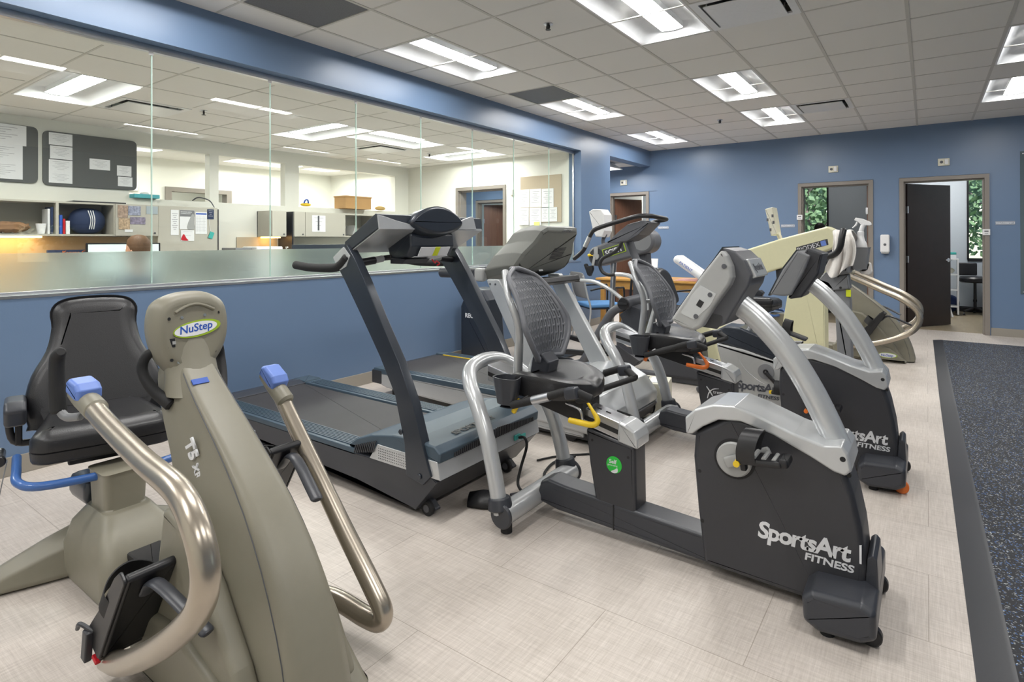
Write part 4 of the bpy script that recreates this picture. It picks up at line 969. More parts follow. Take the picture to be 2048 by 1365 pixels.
# ================================================================ recumbent cross trainers (taupe)
def stepper(label, dx, dy, near=True):
    yc = .93
    t = thing('recumbent_stepper', label, 'seated stepper', (-2.0 + dx, yc + dy, 0), 'taupe seated steppers')
    D = Vector((dx, dy, 0))
    M4 = Matrix.Translation(D)
    def fin(name, b, m, par=t, **k):
        b.bm.transform(M4); return part(name, b, m, par, **k)
    # front shroud: lofted along its spine
    ridge = [(-1.955, .915), (-1.925, .885), (-1.82, .80), (-1.66, .68), (-1.50, .545), (-1.37, .39), (-1.28, .22), (-1.235, .06), (-1.235, .012)]
    back = [(-2.01, .905), (-2.04, .86), (-1.985, .74), (-1.90, .60), (-1.86, .44), (-1.86, .30), (-1.87, .18), (-1.90, .05), (-1.90, .012)]
    wid = [.055, .078, .090, .10, .115, .13, .14, .145, .145]
    rs = []
    for k in range(len(ridge)):
        (ax, az), (bx, bz), w = ridge[k], back[k], wid[k]
        ring = []
        for f, h in ((0, .0), (0, .35), (.02, .54), (.07, .63), (.35, .77), (.7, .91), (.93, 1.0), (1.0, .92)):
            ring.append((ax + (bx - ax) * f, h * w, az + (bz - az) * f))
        full = [Vector((x, yc - h, z)) for x, h, z in ring] + [Vector((x, yc + h, z)) for x, h, z in ring[::-1] if h > 0]
        rs.append(full)
    # refine along the spine
    K = len(rs[0]); sm = []
    cols = [catmull([tuple(r[i]) for r in rs], 5) for i in range(K)]
    sm = [[cols[i][j] for i in range(K)] for j in range(len(cols[0]))]
    b = B(); b.rings(sm); sh_ = fin('front_shroud', b, M_taupe, sharp=50)
    # seam lines on the shroud
    for s in (-1, 1):
        b = B(); i = 3 if s < 0 else K - 4
        b.tube([sm[j][3 if s < 0 else K - 3] + Vector((.0, s * .0005, 0)) for j in range(6, len(sm) - 2, 2)], .0016, 5, sm=False); fin('seam', b, M_dkgr, sh_)
    # side fairings
    for s in (-1, 1):
        b = B(); y0 = yc + s * .13
        b.prism([(-1.80, .52), (-1.70, .50), (-1.55, .36), (-1.42, .20), (-1.34, .06), (-1.34, .008), (-1.92, .008), (-1.92, .10), (-1.86, .16), (-1.84, .34)], yc + s * .10, yc + s * .165, 'y', .02, 3, .02); fin('side_fairing', b, M_taupe, sh_)
        b = B(); b.prism([(-1.90, .20), (-1.70, .22), (-1.45, .15), (-1.30, .02), (-1.32, .006), (-1.98, .006), (-1.98, .14)], yc + s * .12, yc + s * .185, 'y', .02, 3, .02); fr = fin('lower_fairing', b, M_taupe, sh_)
        b = B(); b.obox((-1.80, yc + s * .105, .47), (.035, .02, .12), (0, R(-24), 0), .008); fin('slot', b, M_rub, sh_)
        if s < 0:
            b = B(); b.rings([[Vector((-1.47 + .085 * math.cos(a), yc - .186, .075 + .028 * math.sin(a))) for a in [2 * math.pi * k / 32 for k in range(32)]], [Vector((-1.47 + .085 * math.cos(a), yc - .180, .075 + .028 * math.sin(a))) for a in [2 * math.pi * k / 32 for k in range(32)]]]); lg = fin('oval_badge', b, M_lime, fr)
            b = B(); b.rings([[Vector((-1.472 + .078 * math.cos(a), yc - .1872, .076 + .023 * math.sin(a))) for a in [2 * math.pi * k / 32 for k in range(32)]], [Vector((-1.472 + .078 * math.cos(a), yc - .181, .076 + .023 * math.sin(a))) for a in [2 * math.pi * k / 32 for k in range(32)]]]); fin('badge_face', b, M_paper, lg)
            txt(lg, 'NuStep', Vector((-1.532, yc - .1875, .062)) + D, X, Z_, .036, M_blueprint, ext=.0003, bold=.0006, shear=.15)
    if near:
        P0, P1 = Vector((-1.815, yc - .094, .685)), Vector((-1.765, yc - .0865, .599)); d = (P1 - P0).normalized()
        txt(sh_, 'T5', P0 + D, d, Vector((.86, .15, .5)), .055, M_wht, ext=.003, bold=.002); txt(sh_, 'XR', P0 + d * .075, d, Vector((.86, .15, .5)), .032, M_wht, ext=.003, bold=.001)
        b = B(); q = Vector(sm[9][0]); b.obox((-1.875, yc - .02, .846), (.004, .05, .02), (0, R(-48), 0)); fin('blue_label', b, M_blueprint, sh_)
    # neck and console head
    b = B(); nk = []
    for (x, z, w, dp) in ((-1.945, .80, .092, .080), (-1.972, .86, .080, .064), (-1.985, .92, .076, .052), (-1.985, .99, .07, .03)):
        nk.append([Vector((x + dp * math.cos(a), yc + w * math.sin(a), z)) for a in [2 * math.pi * k / 24 for k in range(24)]])
    b.rings(nk); fin('neck', b, M_taupe, sh_)
    tilt = R(-8); TC = Matrix.Translation((-1.975, yc, .985)) @ Matrix.Rotation(tilt, 4, 'Y') @ Matrix.Diagonal((1.1, 1.22, 1.22, 1))
    out = spoly([(-.098, .035), (-.085, .085), (-.05, .108), (0, .115), (.055, .108), (.092, .08), (.102, .03), (.095, -.02), (.075, -.062), (.04, -.098), (0, -.108), (-.045, -.10), (-.078, -.062), (-.094, -.015)], 4)
    out = out if area2(out) > 0 else out[::-1]
    b = B(); rs = []
    for x, o in ((-.045, .03), (-.052, .012), (-.045, 0), (-.02, -.002), (.005, .004), (.018, .014), (.024, .026)):
        pp = inset(out, o) if o else out; rs.append([TC @ Vector((x, y, z)) for y, z in pp])
    pp = inset(out, .034); rs.append([TC @ Vector((.020, y, z)) for y, z in pp])
    b.rings(rs); hd = fin('console', b, M_taupe, sharp=60)
    b = B(); b.tube([TC @ Vector((.022, -.045 + .01 * k, .060 + .018 * math.sin(math.pi * k / 10))) for k in range(11)], .005, 8); fin('ridge', b, M_taupe, hd)
    for y, z in ((-.062, .045), (.07, .05), (-.062, -.062), (.05, -.055), (-.03, .045), (.03, .046), (-.045, -.07), (.03, -.066)):
        b = B(); c = TC @ Vector((.019, y, z)); b.cyl(c, c + (TC.to_3x3() @ X) * .003, .005, n=10); fin('screw', b, M_blk if abs(y) > .047 else M_alu, hd)
    c = TC @ Vector((.021, 0, .012))
    def ell(xo, a_, b_, yo=0, n=36): return [TC @ Vector((xo, yo + a_ * math.cos(q), .012 + b_ * math.sin(q) + .10 * a_ * math.cos(q))) for q in [2 * math.pi * k / n for k in range(n)]]
    b = B(); b.rings([ell(.016, .062, .022, .008), ell(.0235, .062, .022, .008)]); lg = fin('oval_badge', b, M_lime, hd)
    b = B(); b.rings([ell(.016, .056, .0175, .004), ell(.0242, .056, .0175, .004)]); fin('badge_face', b, M_paper, lg)
    txt(lg, 'NuStep', TC @ Vector((.0244, -.040, .001)) + D, TC.to_3x3() @ Vector((0, 1, .1)), TC.to_3x3() @ Z_, .035, M_blueprint, ext=.0003, bold=.0006, shear=.18, sx=1.0)
    b = B(); q = TC @ Vector((.019, -.060, -.018)); b.obox(q, (.006, .022, .028), (0, tilt, 0)); fin('data_port', b, M_blk, hd)
    b = B(); q = TC @ Vector((.0225, -.054, -.018)); b.obox(q, (.003, .010, .010), (0, tilt, 0)); fin('port_latch', b, M_ltgr, hd)
    # fixed hand holds
    for s in (-1, 1):
        b = B(); b.tube([(-1.99, yc + s * .06, .945), (-2.02, yc + s * .11, .93), (-2.03, yc + s * .125, .88), (-1.99, yc + s * .11, .82), (-1.94, yc + s * .08, .775)], [.014, .015, .016, .017, .02], 14); fin('hand_hold', b, M_rub)
    # moving arms with grips
    A_near = [(-2.05, -.29, .845), (-1.965, -.29, .825), (-1.82, -.295, .79), (-1.58, -.30, .745), (-1.40, -.30, .715), (-1.305, -.305, .66), (-1.265, -.305, .58), (-1.285, -.305, .50), (-1.36, -.305, .42), (-1.52, -.30, .30), (-1.75, -.28, .16), (-1.97, -.24, .055)]
    A_far = [(-2.00, .28, .80), (-1.93, .285, .745), (-1.86, .29, .66), (-1.72, .295, .50), (-1.58, .30, .34), (-1.44, .30, .20), (-1.385, .30, .135), (-1.40, .30, .095), (-1.46, .295, .09), (-1.60, .28, .105), (-1.74, .24, .10), (-1.82, .18, .10)]
    if not near:
        A_near = [(-1.93, -.30, .965), (-1.86, -.30, .925), (-1.72, -.30, .86), (-1.52, -.30, .765), (-1.36, -.30, .69), (-1.235, -.30, .60), (-1.195, -.30, .52), (-1.215, -.30, .42), (-1.30, -.30, .33), (-1.48, -.30, .24), (-1.70, -.28, .17), (-1.80, -.20, .14)]
        A_far = [(x, -y, z + .01) for x, y, z in A_near]
    for A, s in ((A_near, -1), (A_far, 1)):
        b = B(); P_ = [Vector((x, yc + y, z)) for x, y, z in A]; b.tube(P_[1:], [.027, .027, .028, .030, .031, .031, .031, .031, .031, .031, .030][:len(P_) - 1], 18, res=6); ar = fin('moving_arm', b, M_champ)
        d = (P_[1] - P_[0]).normalized(); e = P_[1]
        b = B(); b.tube([e - d * .085, e - d * .04, e + d * .055], [.028, .031, .031], 18, sm=False); sl = fin('arm_sleeve', b, M_taupe, ar)
        b = B(); up = (Z_ - d * d.z).normalized()
        T = Matrix((( d.x, Y_.x, up.x, 0), (d.y, Y_.y, up.y, 0), (d.z, Y_.z, up.z, 0), (0, 0, 0, 1))); T.translation = e - d * .045 + up * .022
        b.prism([(-.045, -.022), (-.05, .012), (-.035, .026), (.02, .030), (.045, .018), (.05, -.012), (.03, -.02)], -.033, .033, 'y', .012, 3, .008, T=T); fin('arm_lock', b, M_bluegrip, sl, label='blue plastic lock grip')
        if near and s > 0: continue
        g0 = e - d * .10 + Vector((0, 0, -.045))
        b = B(); b.tube([g0 + Vector((.03, s * .0, -.03)), g0 + Vector((-.02, s * .02, -.035)), g0 + Vector((-.05, s * .03, -.01))], .012, 10); fin('grip_stem', b, M_mdgr, sl)
        b = B(); q = g0 + Vector((-.05, s * .03, -.02)); b.tube([q, q + Vector((-.012, 0, .07)), q + Vector((-.012, 0, .14)), q + Vector((-.002, 0, .165)), q + Vector((.018, 0, .178))], [.022, .021, .020, .019, .015], 16); fin('hand_grip', b, M_rub, sl)
    # foot pedals
    for s, px, pz in ((-1, -1.80, .27), (1, -1.86, .46)):
        if not near: px, pz = -1.62 - .05 * s, .42 + .03 * s
        y0 = yc + s * .225; T = Matrix.Translation((px, y0, pz)) @ Matrix.Rotation(R(-58), 4, 'Y') @ Matrix.Scale(1.12, 4)
        b = B(); b.box(-.15, .14, -.058, .058, -.012, .012, .010, 3, T=T)
        side = [(-.15, -.01), (-.16, .06), (-.13, .075), (-.02, .05), (.10, .035), (.14, .02), (.14, -.012)]
        b.prism(side, -.064, -.056, 'y', .002, 1, .01, T=T); b.prism(side, .056, .064, 'y', .002, 1, .01, T=T)
        b.prism([(-.158, -.01), (-.172, .07), (-.158, .078), (-.145, -.01)], -.06, .06, 'y', .004, 2, T=T)
        fp = fin('foot_pedal', b, M_blk)
        b = B(); rs = []
        for q in catmull([(-.0, -.062, .01), (0, -.066, .05), (.005, -.04, .085), (.01, 0, .098), (.005, .04, .085), (0, .066, .05), (0, .062, .01)], 4):
            rs.append([T @ (q + Vector(v)) for v in ((-.03, 0, 0), (.03, 0, 0), (.03, 0, .004), (-.03, 0, .004))])
        b.rings(rs); fin('foot_strap', b, M_rub, fp)
        b = B(); b.tube([T @ Vector(v) for v in ((-.12, s * .062, .05), (-.13, s * .078, .09), (-.165, s * .075, .10))], .006, 8); b.obox(T @ Vector((-.16, s * .070, .045)), (.03, .02, .09), (0, R(10), 0), .005); fin('ratchet', b, M_char, fp)
        b = B(); q = T @ Vector((-.168, s * .06, .005)); b.obox(q, (.03, .015, .012), (0, R(20), 0), .003); fin('red_tab', b, M_red, fp)
        b = B(); b.tube([T @ Vector((.06, 0, -.01)), (px + .12, y0, pz + .10), (px + .30, y0 - s * .04, pz + .02)], .02, 10, flat=.5); fin('pedal_link', b, M_char2, fp)
    # base: spine, block, cross foot, seat post
    b = B(); b.prism([(-2.62, .01), (-2.62, .14), (-2.40, .15), (-1.86, .11), (-1.86, .01)], yc - .095, yc + .095, 'y', .02, 3, .02); fin('base_spine', b, M_taupe)
    b = B(); b.box(-2.42, -2.12, yc - .06, yc + .06, .14, .175, .01); fin('step_plate', b, M_blk)
    rs = []
    for z, x0, x1, w in ((.01, -2.70, -2.30, .13), (.05, -2.71, -2.29, .14), (.14, -2.72, -2.30, .14), (.22, -2.70, -2.36, .12), (.275, -2.66, -2.44, .085), (.28, -2.655, -2.45, .08)):
        rs.append([Vector((x, y, z)) for x, y in rpoly([(x0, yc - w), (x1, yc - w), (x1, yc + w), (x0, yc + w)], .05)])
    b = B(); b.rings(rs); fin('base_block', b, M_taupe)
    b = B(); b.rings([[Vector((x, y, z)) for x, y in rpoly([(-2.635 - e, yc - .07 - e), (-2.475 + e, yc - .07 - e), (-2.475 + e, yc + .07 + e), (-2.635 - e, yc + .07 + e)], .03)] for z, e in ((.27, .01), (.285, 0), (.41, .005), (.42, .01))]); fin('seat_post', b, M_taupe)
    for s in (-1, 1):
        rs = []
        for f, h, w in ((.0, .20, .085), (.08, .19, .085), (.18, .15, .08), (.28, .10, .07), (.36, .055, .055), (.375, .03, .05)):
            y = yc + s * f; xc = -2.71 - .25 * f
            rs.append([Vector((x, y, z)) for x, z in rpoly([(xc - w, .006), (xc + w, .006), (xc + w * .8, h * .7), (xc, h), (xc - w * .8, h * .75)], .02, 3)])
        b = B(); b.rings(rs); fin('rear_foot', b, M_taupe)
    b = B(); b.obox((-2.84, yc + .05, .27), (.20, .20, .10), (0, 0, 0), .03); fin('rear_cover', b, M_steel)
    # swivelled seat group
    ang = R(-14) if near else R(-6)
    TS = Matrix.Translation((-2.79, yc + .025, 0)) @ Matrix.Rotation(ang, 4, 'Z')
    def sb(): return B()
    b = B(); rs = []
    out = rpoly([(-.20, -.17), (.16, -.235), (.21, -.20), (.225, 0), (.21, .20), (.16, .235), (-.20, .17)], .06, 6)
    out = out if area2(out) > 0 else out[::-1]
    for z, o in ((.462, .015), (.466, .004), (.475, 0), (.505, -.003), (.508, .003), (.512, -.003), (.55, -.002), (.575, .012), (.590, .035), (.597, .07)):
        rs.append([TS @ Vector((x, y, z - .012 * max(0, x) / .2 * (z > .55))) for x, y in inset(out, o)])
    b.rings(rs); fin('seat_cushion', b, M_vinyl, sharp=60)
    out = spoly([(-.235, .02), (-.245, .12), (-.225, .22), (-.175, .32), (-.155, .42), (-.16, .49), (-.13, .535), (-.06, .552), (.06, .552), (.13, .535), (.16, .49), (.155, .42), (.175, .32), (.225, .22), (.245, .12), (.235, .02), (.20, 0), (-.20, 0)], 3)
    out = out if area2(out) > 0 else out[::-1]
    TB = TS @ Matrix.Translation((-.20, 0, .50)) @ Matrix.Rotation(R(-12), 4, 'Y')
    b = B(); rs = []
    for x, o in ((-.045, .02), (-.05, .006), (-.045, 0), (-.012, -.002), (-.008, .004), (-.004, -.002), (.015, .002), (.032, .015), (.042, .038), (.046, .07)):
        rs.append([TB @ Vector((x + .28 * y * y + .03 * math.cos((z - .1) * 7) * (x > 0), y, z)) for y, z in inset(out, o)])
    b.rings(rs); fin('backrest', b, M_vinyl, sharp=60)
    b = B(); b.box(-.16, .14, -.12, .12, .425, .462, .008, T=TS); b.box(-.30, .05, -.04, .04, .41, .455, .008, T=TS); fin('seat_plate', b, M_blk)
    b = B(); b.box(-.285, -.255, -.035, .035, .42, .75, .006, T=TS @ Matrix.Rotation(0, 4, 'Y')); fin('back_post', b, M_blk)
    b = B(); b.tube([TS @ Vector(v) for v in ((-.05, -.27, .44), (.10, -.27, .435), (.20, -.265, .42), (.245, -.20, .405), (.25, 0, .40), (.245, .20, .405), (.20, .265, .42), (.10, .27, .435), (-.05, .27, .44))], .0155, 14, res=5); fin('seat_release_bar', b, M_bluebar)
    for s in (-1, 1):
        b = B(); b.tube([TS @ Vector(v) for v in ((-.20, s * .20, .45), (-.20, s * .28, .47), (-.20, s * .30, .58))], .014, 10); b.box(-.225, -.185, s * .265 - .012, s * .265 + .012, .45, .65, .006, T=TS); as_ = fin('armrest_post', b, M_blk)
        b = B(); b.prism([(-.22, .61), (-.21, .655), (-.06, .66), (-.02, .63), (-.06, .56), (-.14, .55), (-.16, .60)], s * .275 - .035, s * .275 + .035, 'y', .015, 3, .02, T=TS); fin('armrest', b, M_char2, as_)
        b = B(); c0 = TS @ Vector((-.04, s * .32, .475)); c1 = TS @ Vector((.05, s * .32, .47)); b.cyl(c0, c1, .019); hb = fin('fold_knob', b, M_alu, as_)
        b = B(); b.cyl(c1, c1 + (c1 - c0).normalized() * .02, .021, bev=.004); fin('knob_cap', b, M_blk, hb)
    if near:
        b = B(); rs = []
        for q in catmull([(-.03, -.30, .44), (.0, -.315, .36), (-.02, -.33, .28), (-.08, -.36, .22), (-.16, -.38, .25)], 5): rs.append([TS @ (q + Vector(v)) for v in ((-.02, 0, 0), (.02, 0, 0), (.02, .003, .002), (-.02, .003, .002))])
        b.rings(rs); fin('seat_belt', b, M_mdgr)
    return t
stepper('large taupe seated stepper in the left foreground, its swivel seat in black vinyl', 0, 0)
stepper('distant taupe seated stepper with curved tube arms, in front of the open dark door', 1.13, 6.47, False)

# ================================================================ upright bike with light grey shroud
def upright_bike():
    N, Fy, yc = 4.69, 4.91, 4.80
    t = thing('upright_bike', 'upright exercise bike with a light grey shroud and dark lettering on its side', 'exercise bike', (-.95, yc, 0))
    b = B(); b.prism([(-1.373, 0.467), (-1.263, 0.018), (-0.895, 0.005), (-0.635, 0.003), (-0.477, 0.020), (-0.476, 0.297), (-0.765, 0.337), (-0.950, 0.385), (-1.152, 0.439)], N, Fy, 'y', .02, 3, .015); s_ = part('drive_shroud', b, M_ltgr, t)
    b = B(); b.prism([(-1.373, 0.475), (-1.365, 0.572), (-1.303, 0.609), (-1.189, 0.607), (-1.006, 0.543), (-0.832, 0.463), (-0.634, 0.383), (-0.476, 0.350), (-0.476, 0.283), (-0.765, 0.323), (-0.950, 0.374), (-1.152, 0.427)], N + .004, Fy - .004, 'y', .02, 3, .015); part('top_cover', b, M_steel, t)
    txt(s_, 'SportsArt', (-1.214, 4.688, 0.133), X, (0, 0, 1), .088, M_dgt, ext=.0006, shear=.12, bold=.0026, spacing=.88); txt(s_, 'FITNESS', (-1.059, 4.688, 0.084), X, Z_, .036, M_dgt, ext=.0006, shear=.12, bold=.001, sx=1.2)
    b = B(); b.tube([(-1.226, 4.694, 0.428), (-1.177, 4.694, 0.324), (-1.114, 4.694, 0.255), (-1.013, 4.694, 0.192), (-0.901, 4.694, 0.182)], [.003, .006, .007, .006, .003], 8, flat=.6); part('moulding', b, M_silv, s_)
    c = Vector((-0.998, 4.690, 0.287))
    b = B(); b.cyl(c + Y_ * .004, c - Y_ * .006, .058, n=32); d = part('crank_disc', b, M_mdgr, t)
    b = B(); b.cyl(c - Y_ * .006, c - Y_ * .02, .018); part('hub', b, M_blk, d)
    for s in (-1, 1):
        cc = Vector((c.x, yc + s * .13, c.z)); a = R(-47) if s < 0 else R(133)
        e = cc + Vector((math.cos(a), 0, math.sin(a))) * .165
        b = B(); b.tube([cc, e], [.014, .011], 10, sm=False); part('crank_arm', b, M_blk, t)
        pc = e + Y_ * s * .07; b = B(); b.obox(pc, (.10, .10, .025), (0, 0, 0), .01); pd = part('pedal', b, M_blk, t)
        b = B(); rs = []
        for q in catmull([(-.0, -.052, -.005), (0, -.056, .04), (0, -.03, .075), (0, .03, .075), (0, .056, .04), (0, .052, -.005)], 4): rs.append([pc + q + Vector(v) for v in ((-.03, 0, 0), (.03, 0, 0), (.03, 0, .004), (-.03, 0, .004))])
        b.rings(rs); part('strap', b, M_rub, pd)
        b = B(); b.obox(pc + Vector((-.055, s * .03, -.0)), (.02, .025, .025), (0, 0, 0), .005); part('strap_clip', b, M_yel, pd)
    # the raised far foot strap seen over the cover
    b = B(); q0 = Vector((-.93, yc, .585)); b.obox(q0 + Vector((.09, .02, -.012)), (.22, .09, .025), (0, R(18), 0), .01); fh = part('shoe_rest', b, M_char, t)
    b = B(); rs = []
    for q in catmull([(0, -.05, -.02), (0, -.055, .04), (.01, -.03, .085), (.01, .03, .085), (0, .055, .04), (0, .05, -.02)], 4): rs.append([q0 + Vector((.06, .02, 0)) + q + Vector(v) for v in ((-.028, 0, .006), (.028, 0, -.006), (.028, 0, -.002), (-.028, 0, .010))])
    b.rings(rs); part('strap', b, M_rub, fh)
    # saddle
    sx = -1.12
    out = spoly([(sx - .13, -.03), (sx - .12, -.10), (sx - .04, -.115), (sx + .03, -.05), (sx + .14, -.022), (sx + .15, 0), (sx + .14, .022), (sx + .03, .05), (sx - .04, .115), (sx - .12, .10), (sx - .13, .03)], 4)
    b = B(); b.prism([(x, y + yc) for x, y in out], .775, .835, 'z', .022, 4); part('saddle', b, M_vinyl, t)
    b = B(); b.cyl((sx - .01, yc, .45), (sx - .02, yc, .79), .022); part('seat_post', b, M_chrome, t)
    for x in (-1.28, -.38):
        b = B(); b.tube([(x, yc - .26, .03), (x, yc + .26, .03)], .03, 14); part('stabilizer', b, M_char2, t)
    b = B(); b.prism([(-1.30, .0), (-1.28, .06), (-.36, .06), (-.35, .0)], yc - .08, yc + .08, 'y', .01); part('base_beam', b, M_char2, t)
    # mast, neck, console, bars
    b = B(); b.prism([(-0.571, 0.961), (-0.549, 0.852), (-0.528, 0.364), (-0.548, 0.126), (-0.416, 0.147), (-0.434, 0.376), (-0.445, 0.859), (-0.460, 0.965)], 4.77, 4.86, 'y', .015, 3, .01); mst = part('mast', b, M_silv, t)
    mst.data.materials[0] = M_mdgr
    b = B(); q = Vector((-0.459, 4.765, 0.906)); b.obox(q, (.03, .012, .05)); part('yellow_label', b, M_yg, mst)
    b = B(); b.prism([(-0.640, 1.010), (-0.607, 1.052), (-0.568, 1.031), (-0.458, 1.042), (-0.446, 0.939), (-0.559, 0.919), (-0.591, 0.968), (-0.666, 0.994)], 4.745, 4.88, 'y', .012, 3, .01); nk = part('mast_collar', b, M_mdgr, t)
    for q in ((-0.522, 4.742, 1.026), (-0.506, 4.742, 0.944)):
        p_ = Vector(q); b = B(); b.cyl(p_, p_ + Y_ * .01, .009, n=12); part('screw_cap', b, M_blk, nk)
    b = B(); b.prism([(-0.627, 1.173), (-0.576, 1.026), (-0.445, 1.048), (-0.429, 1.324), (-0.475, 1.289), (-0.506, 1.192)], 4.70, 4.90, 'y', .03, 4, .02); cn = part('console', b, M_mdgr, t)
    b = B(); b.tube([(-0.619, 4.660, 1.160), (-0.557, 4.620, 1.176), (-0.510, 4.580, 1.202), (-0.486, 4.560, 1.248), (-0.477, 4.560, 1.310), (-0.470, 4.580, 1.358)], .021, 14); b.tube([(-.60, 4.66, 1.13), (-.61, 4.80, 1.12), (-.60, 4.96, 1.13)], .018, 12); part('handlebar', b, M_blk, t)
    b = B(); b.tube([(-.60, 4.96, 1.13), (-.56, 5.02, 1.15), (-.52, 5.04, 1.19), (-.50, 5.04, 1.26), (-.50, 5.02, 1.34)], .021, 14); part('handlebar', b, M_blk, t)
    b = B(); b.tube([(-0.678, 4.800, 1.036), (-0.629, 4.800, 1.012), (-0.586, 4.800, 0.988)], .018, 10); part('strut', b, M_silv, t)
    # accessory bin
    cx, cy = -.385, 4.80
    shp = rpoly([(-.065, -.075), (.055, -.075), (.055, .075), (-.065, .075)], .02); i1 = inset(shp, .004)
    rs = [[Vector((cx + x * .72, cy + y * .85, 1.08)) for x, y in shp], [Vector((cx + x, cy + y, 1.225)) for x, y in shp], [Vector((cx + x * 1.08, cy + y * 1.05, 1.235)) for x, y in shp], [Vector((cx + x * 1.05, cy + y * 1.03, 1.235)) for x, y in i1], [Vector((cx + x * .96, cy + y, 1.22)) for x, y in i1], [Vector((cx + x * .7, cy + y * .85, 1.085)) for x, y in i1]]
    b = B(); b.rings(rs); part('accessory_bin', b, M_mdgr, t)
    b = B(); b.obox((-.47, 4.80, 1.12), (.10, .08, .10), (0, 0, 0), .015); part('bin_bracket', b, M_mdgr, t)
upright_bike()
# spray bottle in the bin
t = thing('spray_bottle', 'white plastic spray bottle standing in the grey bin of the upright bike', 'bottle', (-.385, 4.80, 1.087))
b = B(); b.lathe([(0, 1.09), (.036, 1.09), (.040, 1.10), (.042, 1.235), (.038, 1.262), (.026, 1.285), (.021, 1.31), (.020, 1.32), (0, 1.32)], (-.385, 4.80, 0), 24); part('bottle', b, M_wplas, t)
b = B(); b.lathe([(0, 1.318), (.021, 1.318), (.021, 1.345), (.014, 1.35), (0, 1.35)], (-.385, 4.80, 0), 20); b.tube([(-.385, 4.80, 1.34), (-.375, 4.80, 1.38), (-.365, 4.80, 1.40)], [.016, .015, .016], 12); part('neck_cap', b, M_wplas, t)
b = B(); b.prism([(-.425, 1.43), (-.415, 1.447), (-.37, 1.438), (-.325, 1.415), (-.315, 1.395), (-.33, 1.388), (-.38, 1.395), (-.40, 1.415)], 4.786, 4.814, 'y', .005, 2, .006); hd_ = part('spray_head', b, M_wplas, t)
b = B(); b.tube([(-.405, 4.80, 1.42), (-.415, 4.80, 1.395), (-.435, 4.80, 1.375)], [.006, .006, .004], 8); part('trigger', b, M_wplas, hd_)
# towel draped over the console
b = B(); NX, NZ = 26, 44; V = []
def towel(u, v):
    # u across 0..1, v along cloth 0..1 (front hem -> over the top -> back hem)
    L_ = [(4.610, 1.045), (4.612, 1.12), (4.618, 1.20), (4.632, 1.275), (4.665, 1.325), (4.73, 1.352), (4.82, 1.352), (4.89, 1.32), (4.93, 1.25), (4.945, 1.16), (4.95, 1.10)]
    f = v * (len(L_) - 1); i = min(int(f), len(L_) - 2); g = f - i; y = L_[i][0] * (1 - g) + L_[i + 1][0] * g; z = L_[i][1] * (1 - g) + L_[i + 1][1] * g
    hang = max(0, 1 - v * 2.6); w = .060 + .030 * hang
    x = -.475 + (u - .5) * 2 * w + .02 * math.sin(v * 9) - .03 * hang
    y += .026 * math.sin(u * 17 + v * 3) * (.35 + hang) + .008 * math.sin(u * 31)
    z += (.045 * (u - .45) ** 2 * 4 - .03 * math.sin(u * 6)) * (hang) + .008 * math.sin(u * 9) * (1 - hang)
    return Vector((x, y, z))
V = [[b.bm.verts.new(towel(i / (NX - 1), j / (NZ - 1))) for i in range(NX)] for j in range(NZ)]
for j in range(NZ - 1):
    for i in range(NX - 1): b._face((V[j][i], V[j][i + 1], V[j + 1][i + 1], V[j + 1][i]))
tw = single('towel', b, M_towel, 'white towel draped over the console of the upright bike', 'towel', (-.53, 4.75, 1.05), sharp=180); m_ = tw.modifiers.new('thick', 'SOLIDIFY'); m_.thickness = .007; m_.offset = 0
ms = tw.modifiers.new('smooth', 'SUBSURF'); ms.levels = 1; ms.render_levels = 1
b = B(); b.prism([(-.395, 1.07), (-.385, 1.045), (-.33, 1.04), (-.318, 1.065), (-.325, 1.12), (-.338, 1.13), (-.35, 1.08)], 4.78, 4.87, 'y', .008, 3, .01)
single('cloth', b, M_towel, 'small white cloth tucked under the spray bottle bin', 'cloth', (-.32, 4.82, 1.03))

